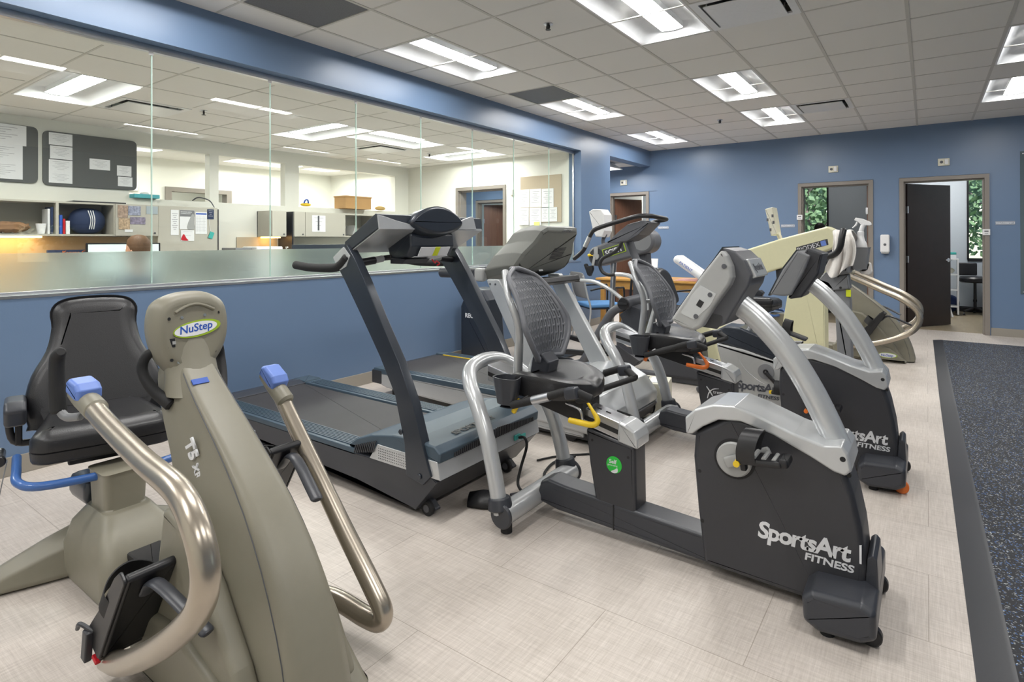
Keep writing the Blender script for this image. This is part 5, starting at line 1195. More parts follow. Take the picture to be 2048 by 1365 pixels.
# ================================================================ cream arm machine and its seat
def arm_machine():
    t = thing('strength_tester', 'tall cream therapy machine with a slanting arm cover and a dark name strip', 'therapy machine', (-1.2, 6.4, 0))
    N = 6.25
    b = B(); b.prism([(-1.579, 1.123), (-1.509, 1.191), (-1.195, 1.299), (-0.774, 1.417), (-0.724, 1.388), (-0.699, 1.259), (-0.733, 1.207), (-1.168, 1.010), (-1.408, 0.927), (-1.540, 0.953)], N, N + .30, 'y', .02, 3, .02); a_ = part('arm_cover', b, M_cream, t)
    b = B(); b.prism([(-1.049, 1.215), (-0.775, 1.298), (-0.766, 1.240), (-1.041, 1.156)], N - .002, N + .001, 'y'); st = part('name_strip', b, M_char, a_)
    d = Vector((-0.774, 6.247, 1.269)) - Vector((-1.040, 6.247, 1.185)); txt(st, 'BIODEX', (-1.031, 6.247, 1.166), d, Z_, .060, M_wht, ext=.0004, sx=.95)
    q = Vector((-0.809, 6.248, 1.255)); b = B(); b.obox(q, (.045, .003, .05), (0, R(-14), 0)); part('blue_square', b, M_bluegrip, st)
    b = B(); b.prism([(-1.137, 0.717), (-1.082, 0.893), (-1.014, 0.994), (-0.805, 1.058), (-0.800, 0.161), (-0.796, -0.054), (-1.255, -0.118), (-1.198, 0.319)], N + .02, N + .27, 'y', .012, 3, .01); part('tower', b, M_cream, t)
    b = B(); b.prism([(-1.50, .0), (-1.46, .06), (-.80, .06), (-.76, 0)], N - .02, N + .34, 'y', .01); part('tower_foot', b, M_cream, t)
    b = B(); b.prism([(-1.247, 0.987), (-1.233, 0.812), (-1.060, 0.820), (-1.059, 1.013)], N + .05, N + .2, 'y', .01); part('pivot_housing', b, M_blk, t)
    b = B(); b.prism([(-1.344, 1.604), (-1.268, 1.621), (-1.227, 1.349), (-1.288, 1.329)], N + .04, N + .24, 'y', .008, 2, .006); sc = part('control_display', b, M_ivory, t)
    for q in ((-1.319, 6.290, 1.493), (-1.272, 6.290, 1.532), (-1.263, 6.290, 1.466), (-1.291, 6.290, 1.391)):
        p_ = Vector(q); b = B(); b.obox(p_, (.018, .008, .03), (0, 0, 0), .002); part('switch', b, M_dkgr, sc)
    b = B(); b.tube([(-1.279, 6.370, 1.361), (-1.236, 6.370, 1.350), (-1.208, 6.370, 1.279)], .022, 10); part('display_arm', b, M_ivory, sc)
    # connecting floor beam
    b = B(); b.prism([(-2.15, .0), (-2.13, .07), (-.9, .07), (-.88, 0)], N + .02, N + .16, 'y', .008); part('floor_beam', b, M_cream, t)
    for y in (N - .05, N + .33):
        b = B(); b.box(-1.0, -.55, y, y + .04, .0, .035, .006); part('floor_rail', b, M_blk, t)
    s = thing('therapy_chair', 'black high back therapy seat on a cream wedge base, before the wooden table', 'chair', (-1.95, 5.85, 0))
    b = B(); b.prism([(-2.044, 0.135), (-1.587, 0.093), (-1.675, 0.417), (-1.756, 0.516), (-1.967, 0.500)], 5.62, 6.08, 'y', .02, 3, .03); bs = part('wedge_base', b, M_cream, s)
    q = Vector((-1.633, 5.620, 0.135)); b = B(); b.cyl(q - Y_ * .003, q + Y_ * .01, .014, n=14); part('levelling_foot', b, M_dkgr, bs)
    b = B(); out = spoly([(5.66, .62), (5.64, .80), (5.68, .93), (5.78, .99), (5.92, .99), (6.02, .93), (6.06, .80), (6.04, .62)], 4); out = out if area2(out) > 0 else out[::-1]
    rs = []
    for x, o in ((-.05, .03), (-.055, .01), (-.03, 0), (.02, .004), (.045, .02), (.05, .05)): rs.append([Vector((-2.19 + x - (z - .62) * .30, y, z)) for y, z in inset(out, o)])
    b.rings(rs); part('backrest', b, M_vinyl, s)
    b = B(); b.box(-2.22, -1.74, 5.64, 6.06, .50, .60, .04, 4); part('seat_cushion', b, M_vinyl, s)
    b = B(); b.box(-2.08, -1.88, 5.76, 5.94, .28, .51, .02); part('pedestal', b, M_blk, s)
arm_machine()

# ================================================================ seated elliptical with long curved arms
def elliptical():
    yc = 5.15
    t = thing('seated_elliptical', 'grey seated elliptical with looping black handlebar and pale curved lever arms', 'elliptical machine', (-2.5, yc, 0))
    b = B(); b.tube([(-2.840, 5.000, 1.105), (-2.773, 5.000, 1.155), (-2.728, 5.000, 1.200), (-2.695, 5.000, 1.268), (-2.656, 5.000, 1.341), (-2.613, 5.000, 1.389), (-2.490, 5.000, 1.431), (-2.319, 5.000, 1.475), (-2.169, 5.000, 1.509), (-2.060, 5.030, 1.511), (-2.007, 5.100, 1.498), (-1.99, 5.25, 1.485), (-2.10, 5.30, 1.47), (-2.25, 5.30, 1.43)], .021, 14, res=5); h = part('handlebar', b, M_blk, t)
    b = B(); b.cyl((-2.717, 5.000, 1.224), (-2.667, 5.000, 1.322), .0225); part('pulse_sensor', b, M_alu, h)
    b = B(); b.prism([(-2.500, 1.263), (-2.369, 1.373), (-2.281, 1.438), (-2.132, 1.472), (-2.059, 1.448), (-2.088, 1.421), (-2.172, 1.338), (-2.277, 1.282), (-2.384, 1.259)], 5.02, 5.30, 'y', .012, 2, .008); part('console', b, M_dkgr, t)
    b = B(); b.prism([(-2.147, 1.496), (-2.132, 1.519), (-2.044, 1.516), (-2.054, 1.489)], 5.10, 5.22, 'y', .004); part('top_knob', b, M_blk, t)
    b = B(); b.tube([(-2.327, 5.150, 1.302), (-2.271, 5.150, 1.158), (-2.201, 5.150, 0.984), (-2.151, 5.150, 0.727), (-2.162, 5.150, 0.537)], .036, 16); part('console_mast', b, M_dkgr, t)
    # near lever: black S with pale arm
    b = B(); b.tube([(-2.321, 4.980, 1.273), (-2.346, 4.980, 1.217), (-2.413, 4.980, 1.165), (-2.513, 4.980, 1.116), (-2.545, 4.980, 1.053), (-2.518, 4.980, 0.987), (-2.455, 4.980, 0.960), (-2.378, 4.980, 0.968)], .017, 12); l1 = part('lever_arm', b, M_blk, t)
    b = B(); b.tube([(-2.378, 4.980, 0.968), (-2.286, 4.980, 0.966), (-2.207, 4.980, 0.941), (-2.138, 4.980, 0.879), (-2.107, 5.020, 0.786), (-2.088, 5.020, 0.650)], .020, 12); part('pale_arm', b, M_silv, l1)
    b = B(); b.tube([(-3.212, 5.350, 0.857), (-3.089, 5.350, 0.862), (-2.962, 5.350, 0.867)], .018, 12); l2 = part('lever_arm', b, M_blk, t)
    b = B(); b.tube([(-2.962, 5.350, 0.867), (-2.803, 5.350, 0.858), (-2.634, 5.330, 0.800), (-2.471, 5.300, 0.710)], .019, 12); part('pale_arm', b, M_silv, l2)
    b = B(); c0, c1 = Vector((-2.293, 4.960, 0.697)), Vector((-2.314, 5.340, 0.696)); b.cyl(c0, c1, .058, n=28); hb = part('pivot_hub', b, M_dkgr, t)
    b = B(); b.cyl(c0 - (c1 - c0).normalized() * .012, c0, .058, n=28, bev=.005); b.box(c0.x - .045, c0.x + .045, c0.y - .025, c0.y - .012, c0.z - .012, c0.z + .012, .004); part('hub_cap', b, M_blk, hb)
    b = B(); b.tube([(-2.316, 5.100, 0.664), (-2.457, 5.100, 0.607), (-2.564, 5.100, 0.463), (-2.663, 5.100, 0.297), (-2.763, 5.100, 0.122), (-2.860, 5.100, 0.010), (-2.88, 5.10, .05)], .042, 16); fr = part('main_frame', b, M_dkgr, t)
    b = B(); b.tube([(-2.370, 5.300, 0.642), (-2.461, 5.300, 0.422), (-2.489, 5.300, 0.246), (-2.45, 5.30, .04)], .035, 14); part('frame_leg', b, M_dkgr, t)
    b = B(); b.prism([(-2.381, 0.579), (-2.258, 0.673), (-2.144, 0.643), (-2.145, 0.481), (-2.219, 0.311), (-2.279, 0.389)], 5.05, 5.25, 'y', .01, 2, .008); part('drive_cover', b, M_char2, t)
    b = B(); b.prism([(-2.396, 0.288), (-2.335, 0.314), (-2.113, 0.191), (-2.166, 0.139), (-2.275, 0.153)], 4.92, 5.04, 'y', .008, 2, .006); part('foot_plate', b, M_char, t)
    b = B(); b.prism([(-2.590, 0.207), (-2.523, 0.235), (-2.283, 0.102), (-2.341, 0.046), (-2.459, 0.061)], 5.30, 5.42, 'y', .008, 2, .006); part('foot_plate', b, M_char, t)
    b = B(); b.prism([(-2.95, 0), (-2.93, .06), (-1.55, .06), (-1.50, 0)], yc - .05, yc + .05, 'y', .008); part('base_beam', b, M_dkgr, t)
    for x in (-2.92, -1.56):
        b = B(); b.tube([(x, yc - .28, .03), (x, yc + .28, .03)], .03, 12); part('stabilizer', b, M_dkgr, t)
    b = B(); b.prism([(-2.0, .05), (-2.02, .44), (-1.92, .52), (-1.72, .50), (-1.60, .30), (-1.58, .05)], yc - .10, yc + .10, 'y', .03, 3, .04); part('flywheel_cover', b, M_char2, t)
elliptical()

# ================================================================ arm cycle with seat
def arm_cycle():
    N, yc = 5.88, 6.02
    t = thing('arm_cycle', 'grey upper body cycle with a slanting drive case, white display and yellow knob', 'arm exercise machine', (-2.9, yc, 0))
    c0, c1 = Vector((-3.048, 5.880, 1.105)), Vector((-2.500, 5.880, 1.275)); d = (c1 - c0).normalized(); n = Vector((-d.z, 0, d.x))
    pts = []
    for k in range(13): a = math.pi / 2 + math.pi * k / 12; v = c0 + (d * math.cos(a) + n * math.sin(a)) * .115; pts.append((v.x, v.z))
    for k in range(13): a = -math.pi / 2 + math.pi * k / 12; v = c1 + (d * math.cos(a) + n * math.sin(a)) * .135; pts.append((v.x, v.z))
    b = B(); b.prism(pts, N, N + .24, 'y', .03, 4); cs = part('drive_case', b, M_mdgr, t)
    cs.data.materials[0] = M_dkgr2
    b = B(); b.cyl(c1 - Y_ * .004, c1 + Y_ * .002, .105, n=32, bev=.003); part('round_cover', b, M_mdgr, cs)
    m0 = c0.lerp(c1, .38); b = B(); T = Matrix.Translation(m0 - Y_ * .003) @ Matrix.Rotation(-math.atan2(d.z, d.x), 4, 'Y'); b.box(-.13, .15, -.002, .002, -.05, .05, T=T); lb = part('name_strip', b, M_lime, cs)
    b = B(); b.box(-.12, .14, -.004, .0, -.042, .042, T=T); part('strip_face', b, M_char, lb)
    txt(lb, 'SCIFIT', T @ Vector((-.10, -.005, -.03)), d, n, .08, M_wht, ext=.0004, bold=.002)
    b = B(); b.cyl(c0 - Y_ * .004, c0 + Y_ * .002, .092, n=32, bev=.003); b_ = part('crank_cover', b, M_char2, cs)
    b = B(); b.cyl(c0 - Y_ * .018, c0 - Y_ * .003, .038, n=28, bev=.003); b.obox(c0 + Vector((-.0, -.014, .06)), (.05, .012, .09), (0, 0, 0), .004); b.obox(c0 + Vector((-.03, -.016, -.07)), (.032, .014, .14), (0, R(12), 0), .006); ca = part('crank_arm', b, M_ltgr, t)
    b = B(); b.blob(c0 + Vector((-.075, -.03, .012)), (.022, .018, .018)); b.cyl(c0 + Vector((-.06, -.02, .010)), c0 + Vector((-.035, -.018, .006)), .006); part('yellow_knob', b, M_yel, ca)
    e = c0 + Vector((-.055, -.03, -.145)); b = B(); b.prism([(e.x - .07, e.z + .05), (e.x - .045, e.z + .065), (e.x - .02, e.z + .03), (e.x + .035, e.z + .045), (e.x + .045, e.z), (e.x + .01, e.z - .08), (e.x - .02, e.z - .07)], e.y - .05, e.y, 'y', .006, 2, .01); part('hand_pedal', b, M_blk, ca)
    b = B(); b.prism([(-3.180, 1.619), (-3.128, 1.647), (-3.026, 1.643), (-2.981, 1.579), (-2.976, 1.395), (-3.014, 1.321), (-3.090, 1.327), (-3.129, 1.409)], 5.94, 6.14, 'y', .012, 3, .008); ds = part('display', b, M_wplas, t)
    b = B(); b.tube([(-3.059, 6.040, 1.437), (-3.015, 6.040, 1.362), (-3.047, 6.040, 1.292), (-3.034, 6.040, 1.223)], .022, 12); part('display_stem', b, M_dkgr, ds)
    b = B(); b.prism([(c1.x - .16, c1.z - .10), (c1.x + .02, c1.z - .12), (c1.x + .10, .06), (c1.x - .12, .06)], yc - .07, yc + .07, 'y', .02, 3, .02); part('pillar', b, M_dkgr, t)
    b = B(); b.tube([(c0.x + .15, yc, c0.z - .05), (c0.x + .12, yc, .5), (c0.x + .10, yc, .05)], .03, 12); part('brace', b, M_alu, t)
    b = B(); b.prism([(-3.12, 0), (-3.10, .05), (-2.35, .05), (-2.32, 0)], yc - .20, yc + .22, 'y', .01, 2, .01); part('base_plate', b, M_blk, t)
    s = thing('swivel_seat', 'black padded swivel seat on a silver pedestal, belonging beside the arm cycle', 'seat', (-3.50, 5.50, 0))
    b = B(); b.box(-3.72, -3.26, 5.26, 5.72, .56, .65, .035, 4); part('seat_cushion', b, M_vinyl, s)
    b = B(); rs = []
    out = spoly([(5.28, .62), (5.27, .80), (5.34, .92), (5.49, .95), (5.64, .92), (5.71, .80), (5.70, .62)], 4); out = out if area2(out) > 0 else out[::-1]
    for x, o in ((-.05, .03), (-.05, .008), (-.02, 0), (.015, .01), (.03, .04)): rs.append([Vector((-3.72 + x - (z - .62) * .35 + .3 * (y - 5.49) ** 2, y, z)) for y, z in inset(out, o)])
    b.rings(rs); part('backrest', b, M_vinyl, s)
    b = B(); b.tube([(-3.66, 5.24, .56), (-3.45, 5.22, .50), (-3.25, 5.22, .54)], .012, 10); part('lever_bar', b, M_blk, s)
    b = B(); b.blob((-3.47, 5.30, .475), (.022, .022, .016)); part('yellow_knob', b, M_yel, s)
    b = B(); b.lathe([(0, .02), (.15, .02), (.15, .03), (.05, .10), (.035, .13), (.035, .56), (0, .56)], (-3.48, 5.50, 0), 28); part('pedestal', b, M_chrome, s)
    b = B(); b.box(-3.75, -3.18, 5.25, 5.75, 0, .02, .006); part('seat_base', b, M_blk, s)
    b = B(); b.obox((-3.32, 5.38, .035), (.09, .05, .03), (0, 0, R(20)), .006); part('yellow_pedal', b, M_yel, s)
    for y in (5.22, 5.75):
        b = B(); b.obox((-3.0, y, .13), (.75, .05, .05), (0, R(9 if y > 5.5 else -2), 0), .008); part('foot_bar', b, M_blk, s)
M_dkgr2 = mat('case_grey', (.115, .118, .13), .38, noise=.03)
arm_cycle()
# dark console standing against the wall behind the slate treadmill
t = thing('dark_shroud_machine', 'dark blue-black machine housing with pale lettering, half hidden behind the slate treadmill', 'exercise machine', (-3.78, 4.75, 0))
b = B(); b.prism([(-4.0, .02), (-4.0, .60), (-3.93, .74), (-3.82, .80), (-3.70, .78), (-3.62, .68), (-3.60, .40), (-3.56, .02)], 4.62, 4.86, 'y', .03, 4, .03); sh2 = part('housing', b, M_steel, t)
txt(sh2, 'RECUMB', (-3.93, 4.6185, .485), X, Z_, .062, M_wht, ext=.0006, bold=.002)
b = B(); b.tube([(-3.95, 4.5, .03), (-3.95, 4.98, .03)], .03, 12); part('stabilizer', b, M_char2, t)

# ================================================================ waiting chairs and wooden table
def mesh_chair(loc, rz, label):
    t = thing('mesh_back_chair', label, 'chair', (0, 0, 0), 'blue seat chairs by the wooden table')
    b = B(); b.box(-.24, .24, -.22, .24, .43, .48, .018, 3); part('seat', b, M_seatblue, t)
    b = B(); rs = []
    out = rpoly([(-.22, .55), (.22, .55), (.25, .88), (-.25, .88)], .07); out = out if area2(out) > 0 else out[::-1]
    for y, o in ((0, .01), (.006, 0), (.014, 0), (.02, .01)): rs.append([Vector((x, .25 + y + (z - .5) * .22 - .25 * x * x, z)) for x, z in inset(out, o)])
    b.rings(rs); part('backrest', b, M_meshback, t)
    for s in (-1, 1):
        b = B(); b.tube([(s * .26, -.20, .0), (s * .26, -.21, .40), (s * .265, -.21, .66), (s * .265, -.16, .685), (s * .265, .10, .685), (s * .265, .24, .66)], .0125, 10, res=4); part('arm_frame', b, M_blk, t)
        b = B(); b.tube([(s * .25, .30, .0), (s * .245, .235, .40), (s * .245, .28, .60), (s * .235, .33, .84)], .0125, 10, res=4); part('rear_leg', b, M_silv, t)
    b = B(); b.box(-.25, .25, -.21, .23, .415, .432, .004); part('seat_frame', b, M_blk, t)
    t.location = loc; t.rotation_euler.z = rz
    return t
mesh_chair((-3.46, 6.78, 0), R(140), 'blue seated mesh back chair on the left of the wooden table')
mesh_chair((-2.56, 6.88, 0), R(150), 'blue seated mesh back chair partly hidden behind the second bike backrest')
t = thing('wooden_table', 'golden oak work table with papers, beyond the seated elliptical', 'table', (-3.0, 7.6, 0))
b = B(); b.box(-3.75, -2.22, 7.20, 7.95, .735, .765, .006); part('tabletop', b, M_oak, t)
b = B(); b.box(-3.70, -2.27, 7.25, 7.90, .62, .735, .004); part('apron', b, M_oak, t)
for x in (-3.66, -2.33):
    for y in (7.26, 7.86): b = B(); b.box(x - .03, x + .03, y - .03, y + .03, 0, .64, .004); part('leg', b, M_oak, t)
b = B(); b.box(-3.3, -2.9, 7.30, 7.34, .50, .62, .004); part('drawer', b, M_door, t)
t = thing('folding_stand', 'thin black stand with wires beside the wooden table', 'stand', (-3.12, 7.05, 0))
b = B(); b.tube([(-3.20, 7.05, .01), (-3.16, 7.05, .55), (-3.12, 7.05, 1.02)], .016, 10); part('pole', b, M_blk, t)
b = B(); b.tube([(-3.12, 7.05, 1.0), (-3.16, 7.02, 1.06), (-3.10, 7.0, 1.09), (-3.06, 7.02, 1.02), (-3.09, 7.04, .97)], .005, 6); part('wire', b, M_blk, t)
b = B(); b.obox((-3.17, 7.55, .90), (.36, .012, .27), (R(-12), 0, 0)); single('paper_sheet', b, M_paper, 'white paper propped up on the wooden table', 'paper', (-3.17, 7.58, .767))
b = B(); b.obox((-2.95, 7.45, .7715), (.30, .22, .012), (0, 0, R(8))); single('paper_stack', b, M_paper, 'flat stack of paper lying on the wooden table', 'paper', (-2.95, 7.45, .7655))
t = thing('packed_pad', 'long white plastic package with blue print leaning over the wooden table', 'package', (-2.42, 7.35, .77))
T = Matrix.Translation((-2.42, 7.32, .92)) @ Matrix.Rotation(R(34), 4, 'Y')
b = B(); b.box(-.26, .26, -.13, .13, -.055, .055, .05, 4, T=T); pk = part('package', b, M_wplas, t)
txt(pk, 'PATIENT', T @ Vector((-.16, -.131, -.02)), T.to_3x3() @ X, T.to_3x3() @ Z_, .05, M_blueprint, ext=.0005)
b = B(); b.box(-2.62, -2.24, 7.22, 7.50, .767, .775, .003); b.box(-2.60, -2.26, 7.24, 7.48, .776, .786, .003); single('pink_papers', b, mat('pink_paper', (.75, .45, .42), .7), 'pinkish papers under the white package on the table', 'paper', (-2.43, 7.36, .766))

# ================================================================ power box, floor outlet, cords
t = thing('power_conditioner', 'cream metal power box with outlets on the floor between the bikes', 'power box', (-1.72, 4.22, 0))
TB_ = Matrix.Translation((-1.73, 4.20, 0)) @ Matrix.Rotation(R(12), 4, 'Z')
b = B(); b.box(-.15, .15, -.13, .13, .012, .225, .006, T=TB_); bx = part('case', b, M_ivory, t)
for x0, y0 in ((-.12, -.10), (.01, -.10)):
    b = B(); b.box(x0, x0 + .11, y0, y0 + .18, .2255, .2285, T=TB_); part('top_vent', b, M_dkgr if x0 < 0 else M_paper, bx)
for x in (-.10, -.02, .06):
    for z in (.155, .105):
        b = B(); b.box(x - .022, x + .022, -.134, -.129, z - .018, z + .018, .003, T=TB_); ol = part('outlet', b, M_wplas, bx)
        b = B(); b.box(x - .009, x - .006, -.1355, -.133, z - .006, z + .008, T=TB_); b.box(x + .005, x + .008, -.1355, -.133, z - .006, z + .008, T=TB_); part('slots', b, M_blk, ol)
for s in (-1, 1):
    b = B(); b.box(s * .12 - .02, s * .12 + .02, -.10, .10, 0, .013, .003, T=TB_); part('foot', b, M_rub, bx)
def cordt(pts, label, r=.006, name='electric_cable'):
    b = B(); b.tube(pts, r, 8); return single(name, b, M_rub, label, 'cord', pts[0])
cordt([(-1.83, 4.03, .135), (-1.90, 3.98, .13), (-1.96, 3.98, .05), (-2.02, 4.05, .007), (-2.3, 4.15, .007)], 'black cord plugged into the left of the cream power box')
cordt([(-1.73, 4.05, .155), (-1.66, 4.00, .16), (-1.60, 3.98, .10), (-1.62, 3.95, .02), (-1.70, 3.90, .007), (-1.80, 3.93, .007)], 'black cord curving down from the middle outlet of the cream power box')
cordt([(-1.85, 2.82, .007), (-1.78, 2.95, .007), (-1.62, 3.12, .007), (-1.50, 3.30, .007), (-1.42, 3.35, .08), (-1.45, 3.30, .20), (-1.52, 3.2, .26)], 'black cord looping over the floor to the grey treadmill')
b = B(); b.lathe([(0, .001), (.062, .001), (.062, .004), (.05, .006), (0, .006)], (-.865, 2.60, 0), 32); single('floor_outlet', b, M_greybin, 'round metal floor outlet cover beside the nearest bike', 'floor outlet', (-.865, 2.60, 0))

# ================================================================ on the back wall
def sign(x, z, s, label, w_=.20, h_=.05):
    t = thing('room_sign', label, 'sign', (x, YB, z), 'room signs')
    b = B(); b.box(x - w_ / 2, x + w_ / 2, YB - .006, YB, z - h_ / 2, z + h_ / 2, .002); p = part('plate', b, M_signp, t)
    txt(p, s, (x, YB - .0065, z - .009), X, Z_, .027, M_wht, ext=.0004, bold=.0006, align='CENTER', sx=1.15)
M_signp = mat('grey_sign_plate', (.33, .36, .42), .5)
sign(.84, 1.505, 'TREATMENT 3', 'grey TREATMENT 3 sign right of the dark open door'); sign(-1.80, 1.51, 'TREATMENT 2', 'grey TREATMENT 2 sign left of the middle doorway'); sign(-3.975 + .12, 1.51, 'TREATMENT 1', 'grey sign beside the corridor doorway at the far left')
for x, z, l_ in ((.19, 2.365, 'white square alarm unit above the dark open door'), (-1.16, 2.365, 'white square alarm unit above the middle doorway'), (-4.62, 2.365, 'white square alarm unit above the corridor door')):
    t = thing('alarm_unit', l_, 'alarm', (x, YB, z), 'wall alarm units')
    b = B(); b.box(x - .065, x + .065, YB - .02, YB, z - .05, z + .05, .004); p = part('housing', b, M_ivory, t)
    b = B(); b.cyl((x - .025, YB - .027, z), (x - .025, YB - .019, z), .019, n=18); part('sounder', b, M_dkgr, p)
    b = B(); b.box(x + .01, x + .05, YB - .04, YB - .02, z - .035, z + .035, .004); part('strobe', b, M_wplas, p)
for x, z, l_ in ((.645, 1.385, 'small white room status tag on the right jamb of the dark door'), (-1.625, 1.64, 'small white room status tag on the left jamb of the middle doorway')):
    t = thing('status_tag', l_, 'tag', (x, YB - .02, z), 'door tags')
    b = B(); b.box(x - .04, x + .04, YB - .034, YB - .021, z - .04, z + .04, .004); p = part('plate', b, M_wplas, t)
    b = B(); b.box(x - .022, x + .022, YB - .0355, YB - .033, z + .006, z + .02); part('slider', b, M_dkgr, p)
    txt(p, 'FREE', (x, YB - .0352, z - .024), X, Z_, .018, M_dgt, ext=.0004, align='CENTER')
t = thing('soap_dispenser', 'white wall dispenser between the two treatment room doors', 'dispenser', (-.50, YB, 1.10))
b = B(); b.box(-.555, -.44, YB - .10, YB, 1.10, 1.36, .02, 3); p = part('housing', b, M_wplas, t)
b = B(); b.cyl((-.497, YB - .103, 1.215), (-.497, YB - .098, 1.215), .018, n=18); part('lens', b, M_dkgr, p)
b = B(); b.box(-.545, -.45, YB - .10, YB - .01, 1.085, 1.102, .006); part('drip_lip', b, M_ltgr, p)
t = thing('glass_panel', 'tall frameless wall panel cut by the right edge of the photo', 'wall panel', (1.55, YB, 1.5))
b = B(); b.box(.99, 2.1, YB - .008, YB - .002, .57, 2.44, .001); p = part('panel', b, mat('dark_glass_panel', (.10, .14, .16), .12, spec=.6), t)
for z in (.60, 2.41): b = B(); b.cyl((1.02, YB - .014, z), (1.02, YB - .008, z), .008, n=12); part('stud', b, M_alu, p)

# ================================================================ inside the treatment rooms
t = thing('rolling_stool', 'black rolling stool with a low backrest seen through the dark doorway', 'stool', (.66, 12.62, 0))
b = B(); b.lathe([(0, .55), (.19, .55), (.22, .57), (.225, .62), (.20, .65), (0, .655)], (.66, 12.62, 0), 32); part('seat', b, M_vinyl, t)
b = B(); b.box(.42, .70, 12.80, 12.85, .66, .88, .02, 3); part('backrest', b, M_vinyl, t)
b = B(); b.cyl((.66, 12.62, .10), (.66, 12.62, .56), .022); b.cyl((.66, 12.62, .22), (.66, 12.62, .26), .028); part('gas_column', b, M_blk, t)
for k in range(5):
    a = 2 * math.pi * k / 5 + .3; e = Vector((.66 + .26 * math.cos(a), 12.62 + .26 * math.sin(a), .07))
    b = B(); b.tube([(.66, 12.62, .12), e], [.022, .015], 8, sm=False); lg = part('base_leg', b, M_blk, t)
    b = B(); b.cyl(e + Vector((-.015, 0, -.045)), e + Vector((.015, 0, -.045)), .025, n=14); part('caster', b, M_blk, lg)
t = thing('white_shelf', 'narrow white shelf unit behind the dark open door', 'shelf', (.33, 12.4, 0))
for x in (.18, .42):
    b = B(); b.box(x - .012, x + .012, 12.25, 12.55, .02, .96, .003); part('side', b, M_wplas, t)
for z in (.14, .42, .68, .94): b = B(); b.box(.19, .41, 12.25, 12.55, z, z + .02, .002); part('shelf_board', b, M_wplas, t)
b = B(); b.box(.20, .40, 12.28, 12.5, .962, 1.03, .006); single('white_box', b, M_paper, 'white box on top of the narrow white shelf', 'box', (.3, 12.4, .962), 'boxes on the white shelf')
b = B(); b.box(.20, .40, 12.28, 12.5, 1.031, 1.07, .006); single('teal_box', b, M_teal, 'teal box stacked on the white box of the narrow shelf', 'box', (.3, 12.4, 1.031), 'boxes on the white shelf')
b = B(); b.blob((.30, 12.4, .755), (.08, .07, .05)); single('paper_roll', b, M_ivory, 'cream bundle on the upper shelf behind the door', 'roll', (.27, 12.4, .70))
b = B(); b.tube([(.20, 11.9, .55), (.33, 11.85, .02)], .016, 8, sm=False); single('white_rod', b, M_wplas, 'white rod leaning against the narrow white shelf', 'rod', (.33, 11.85, 0))
b = B(); b.blob((.30, 12.76, .16), (.16, .16, .16), n=24, m=14); single('exercise_ball', b, mat('navy_ball', (.01, .03, .12), .4), 'navy ball on the floor behind the white shelf', 'ball', (.36, 12.72, 0))
b = B(); b.lathe([(0, .0), (.13, 0), (.18, .5), (.17, .5), (.12, .02), (0, .02)], (1.03, 12.72, 0), 24); single('waste_basket', b, mat('brown_basket', (.10, .08, .065), .8, bump=.5), 'dark brown woven basket beside the stool at the door edge', 'basket', (1.03, 12.72, 0))
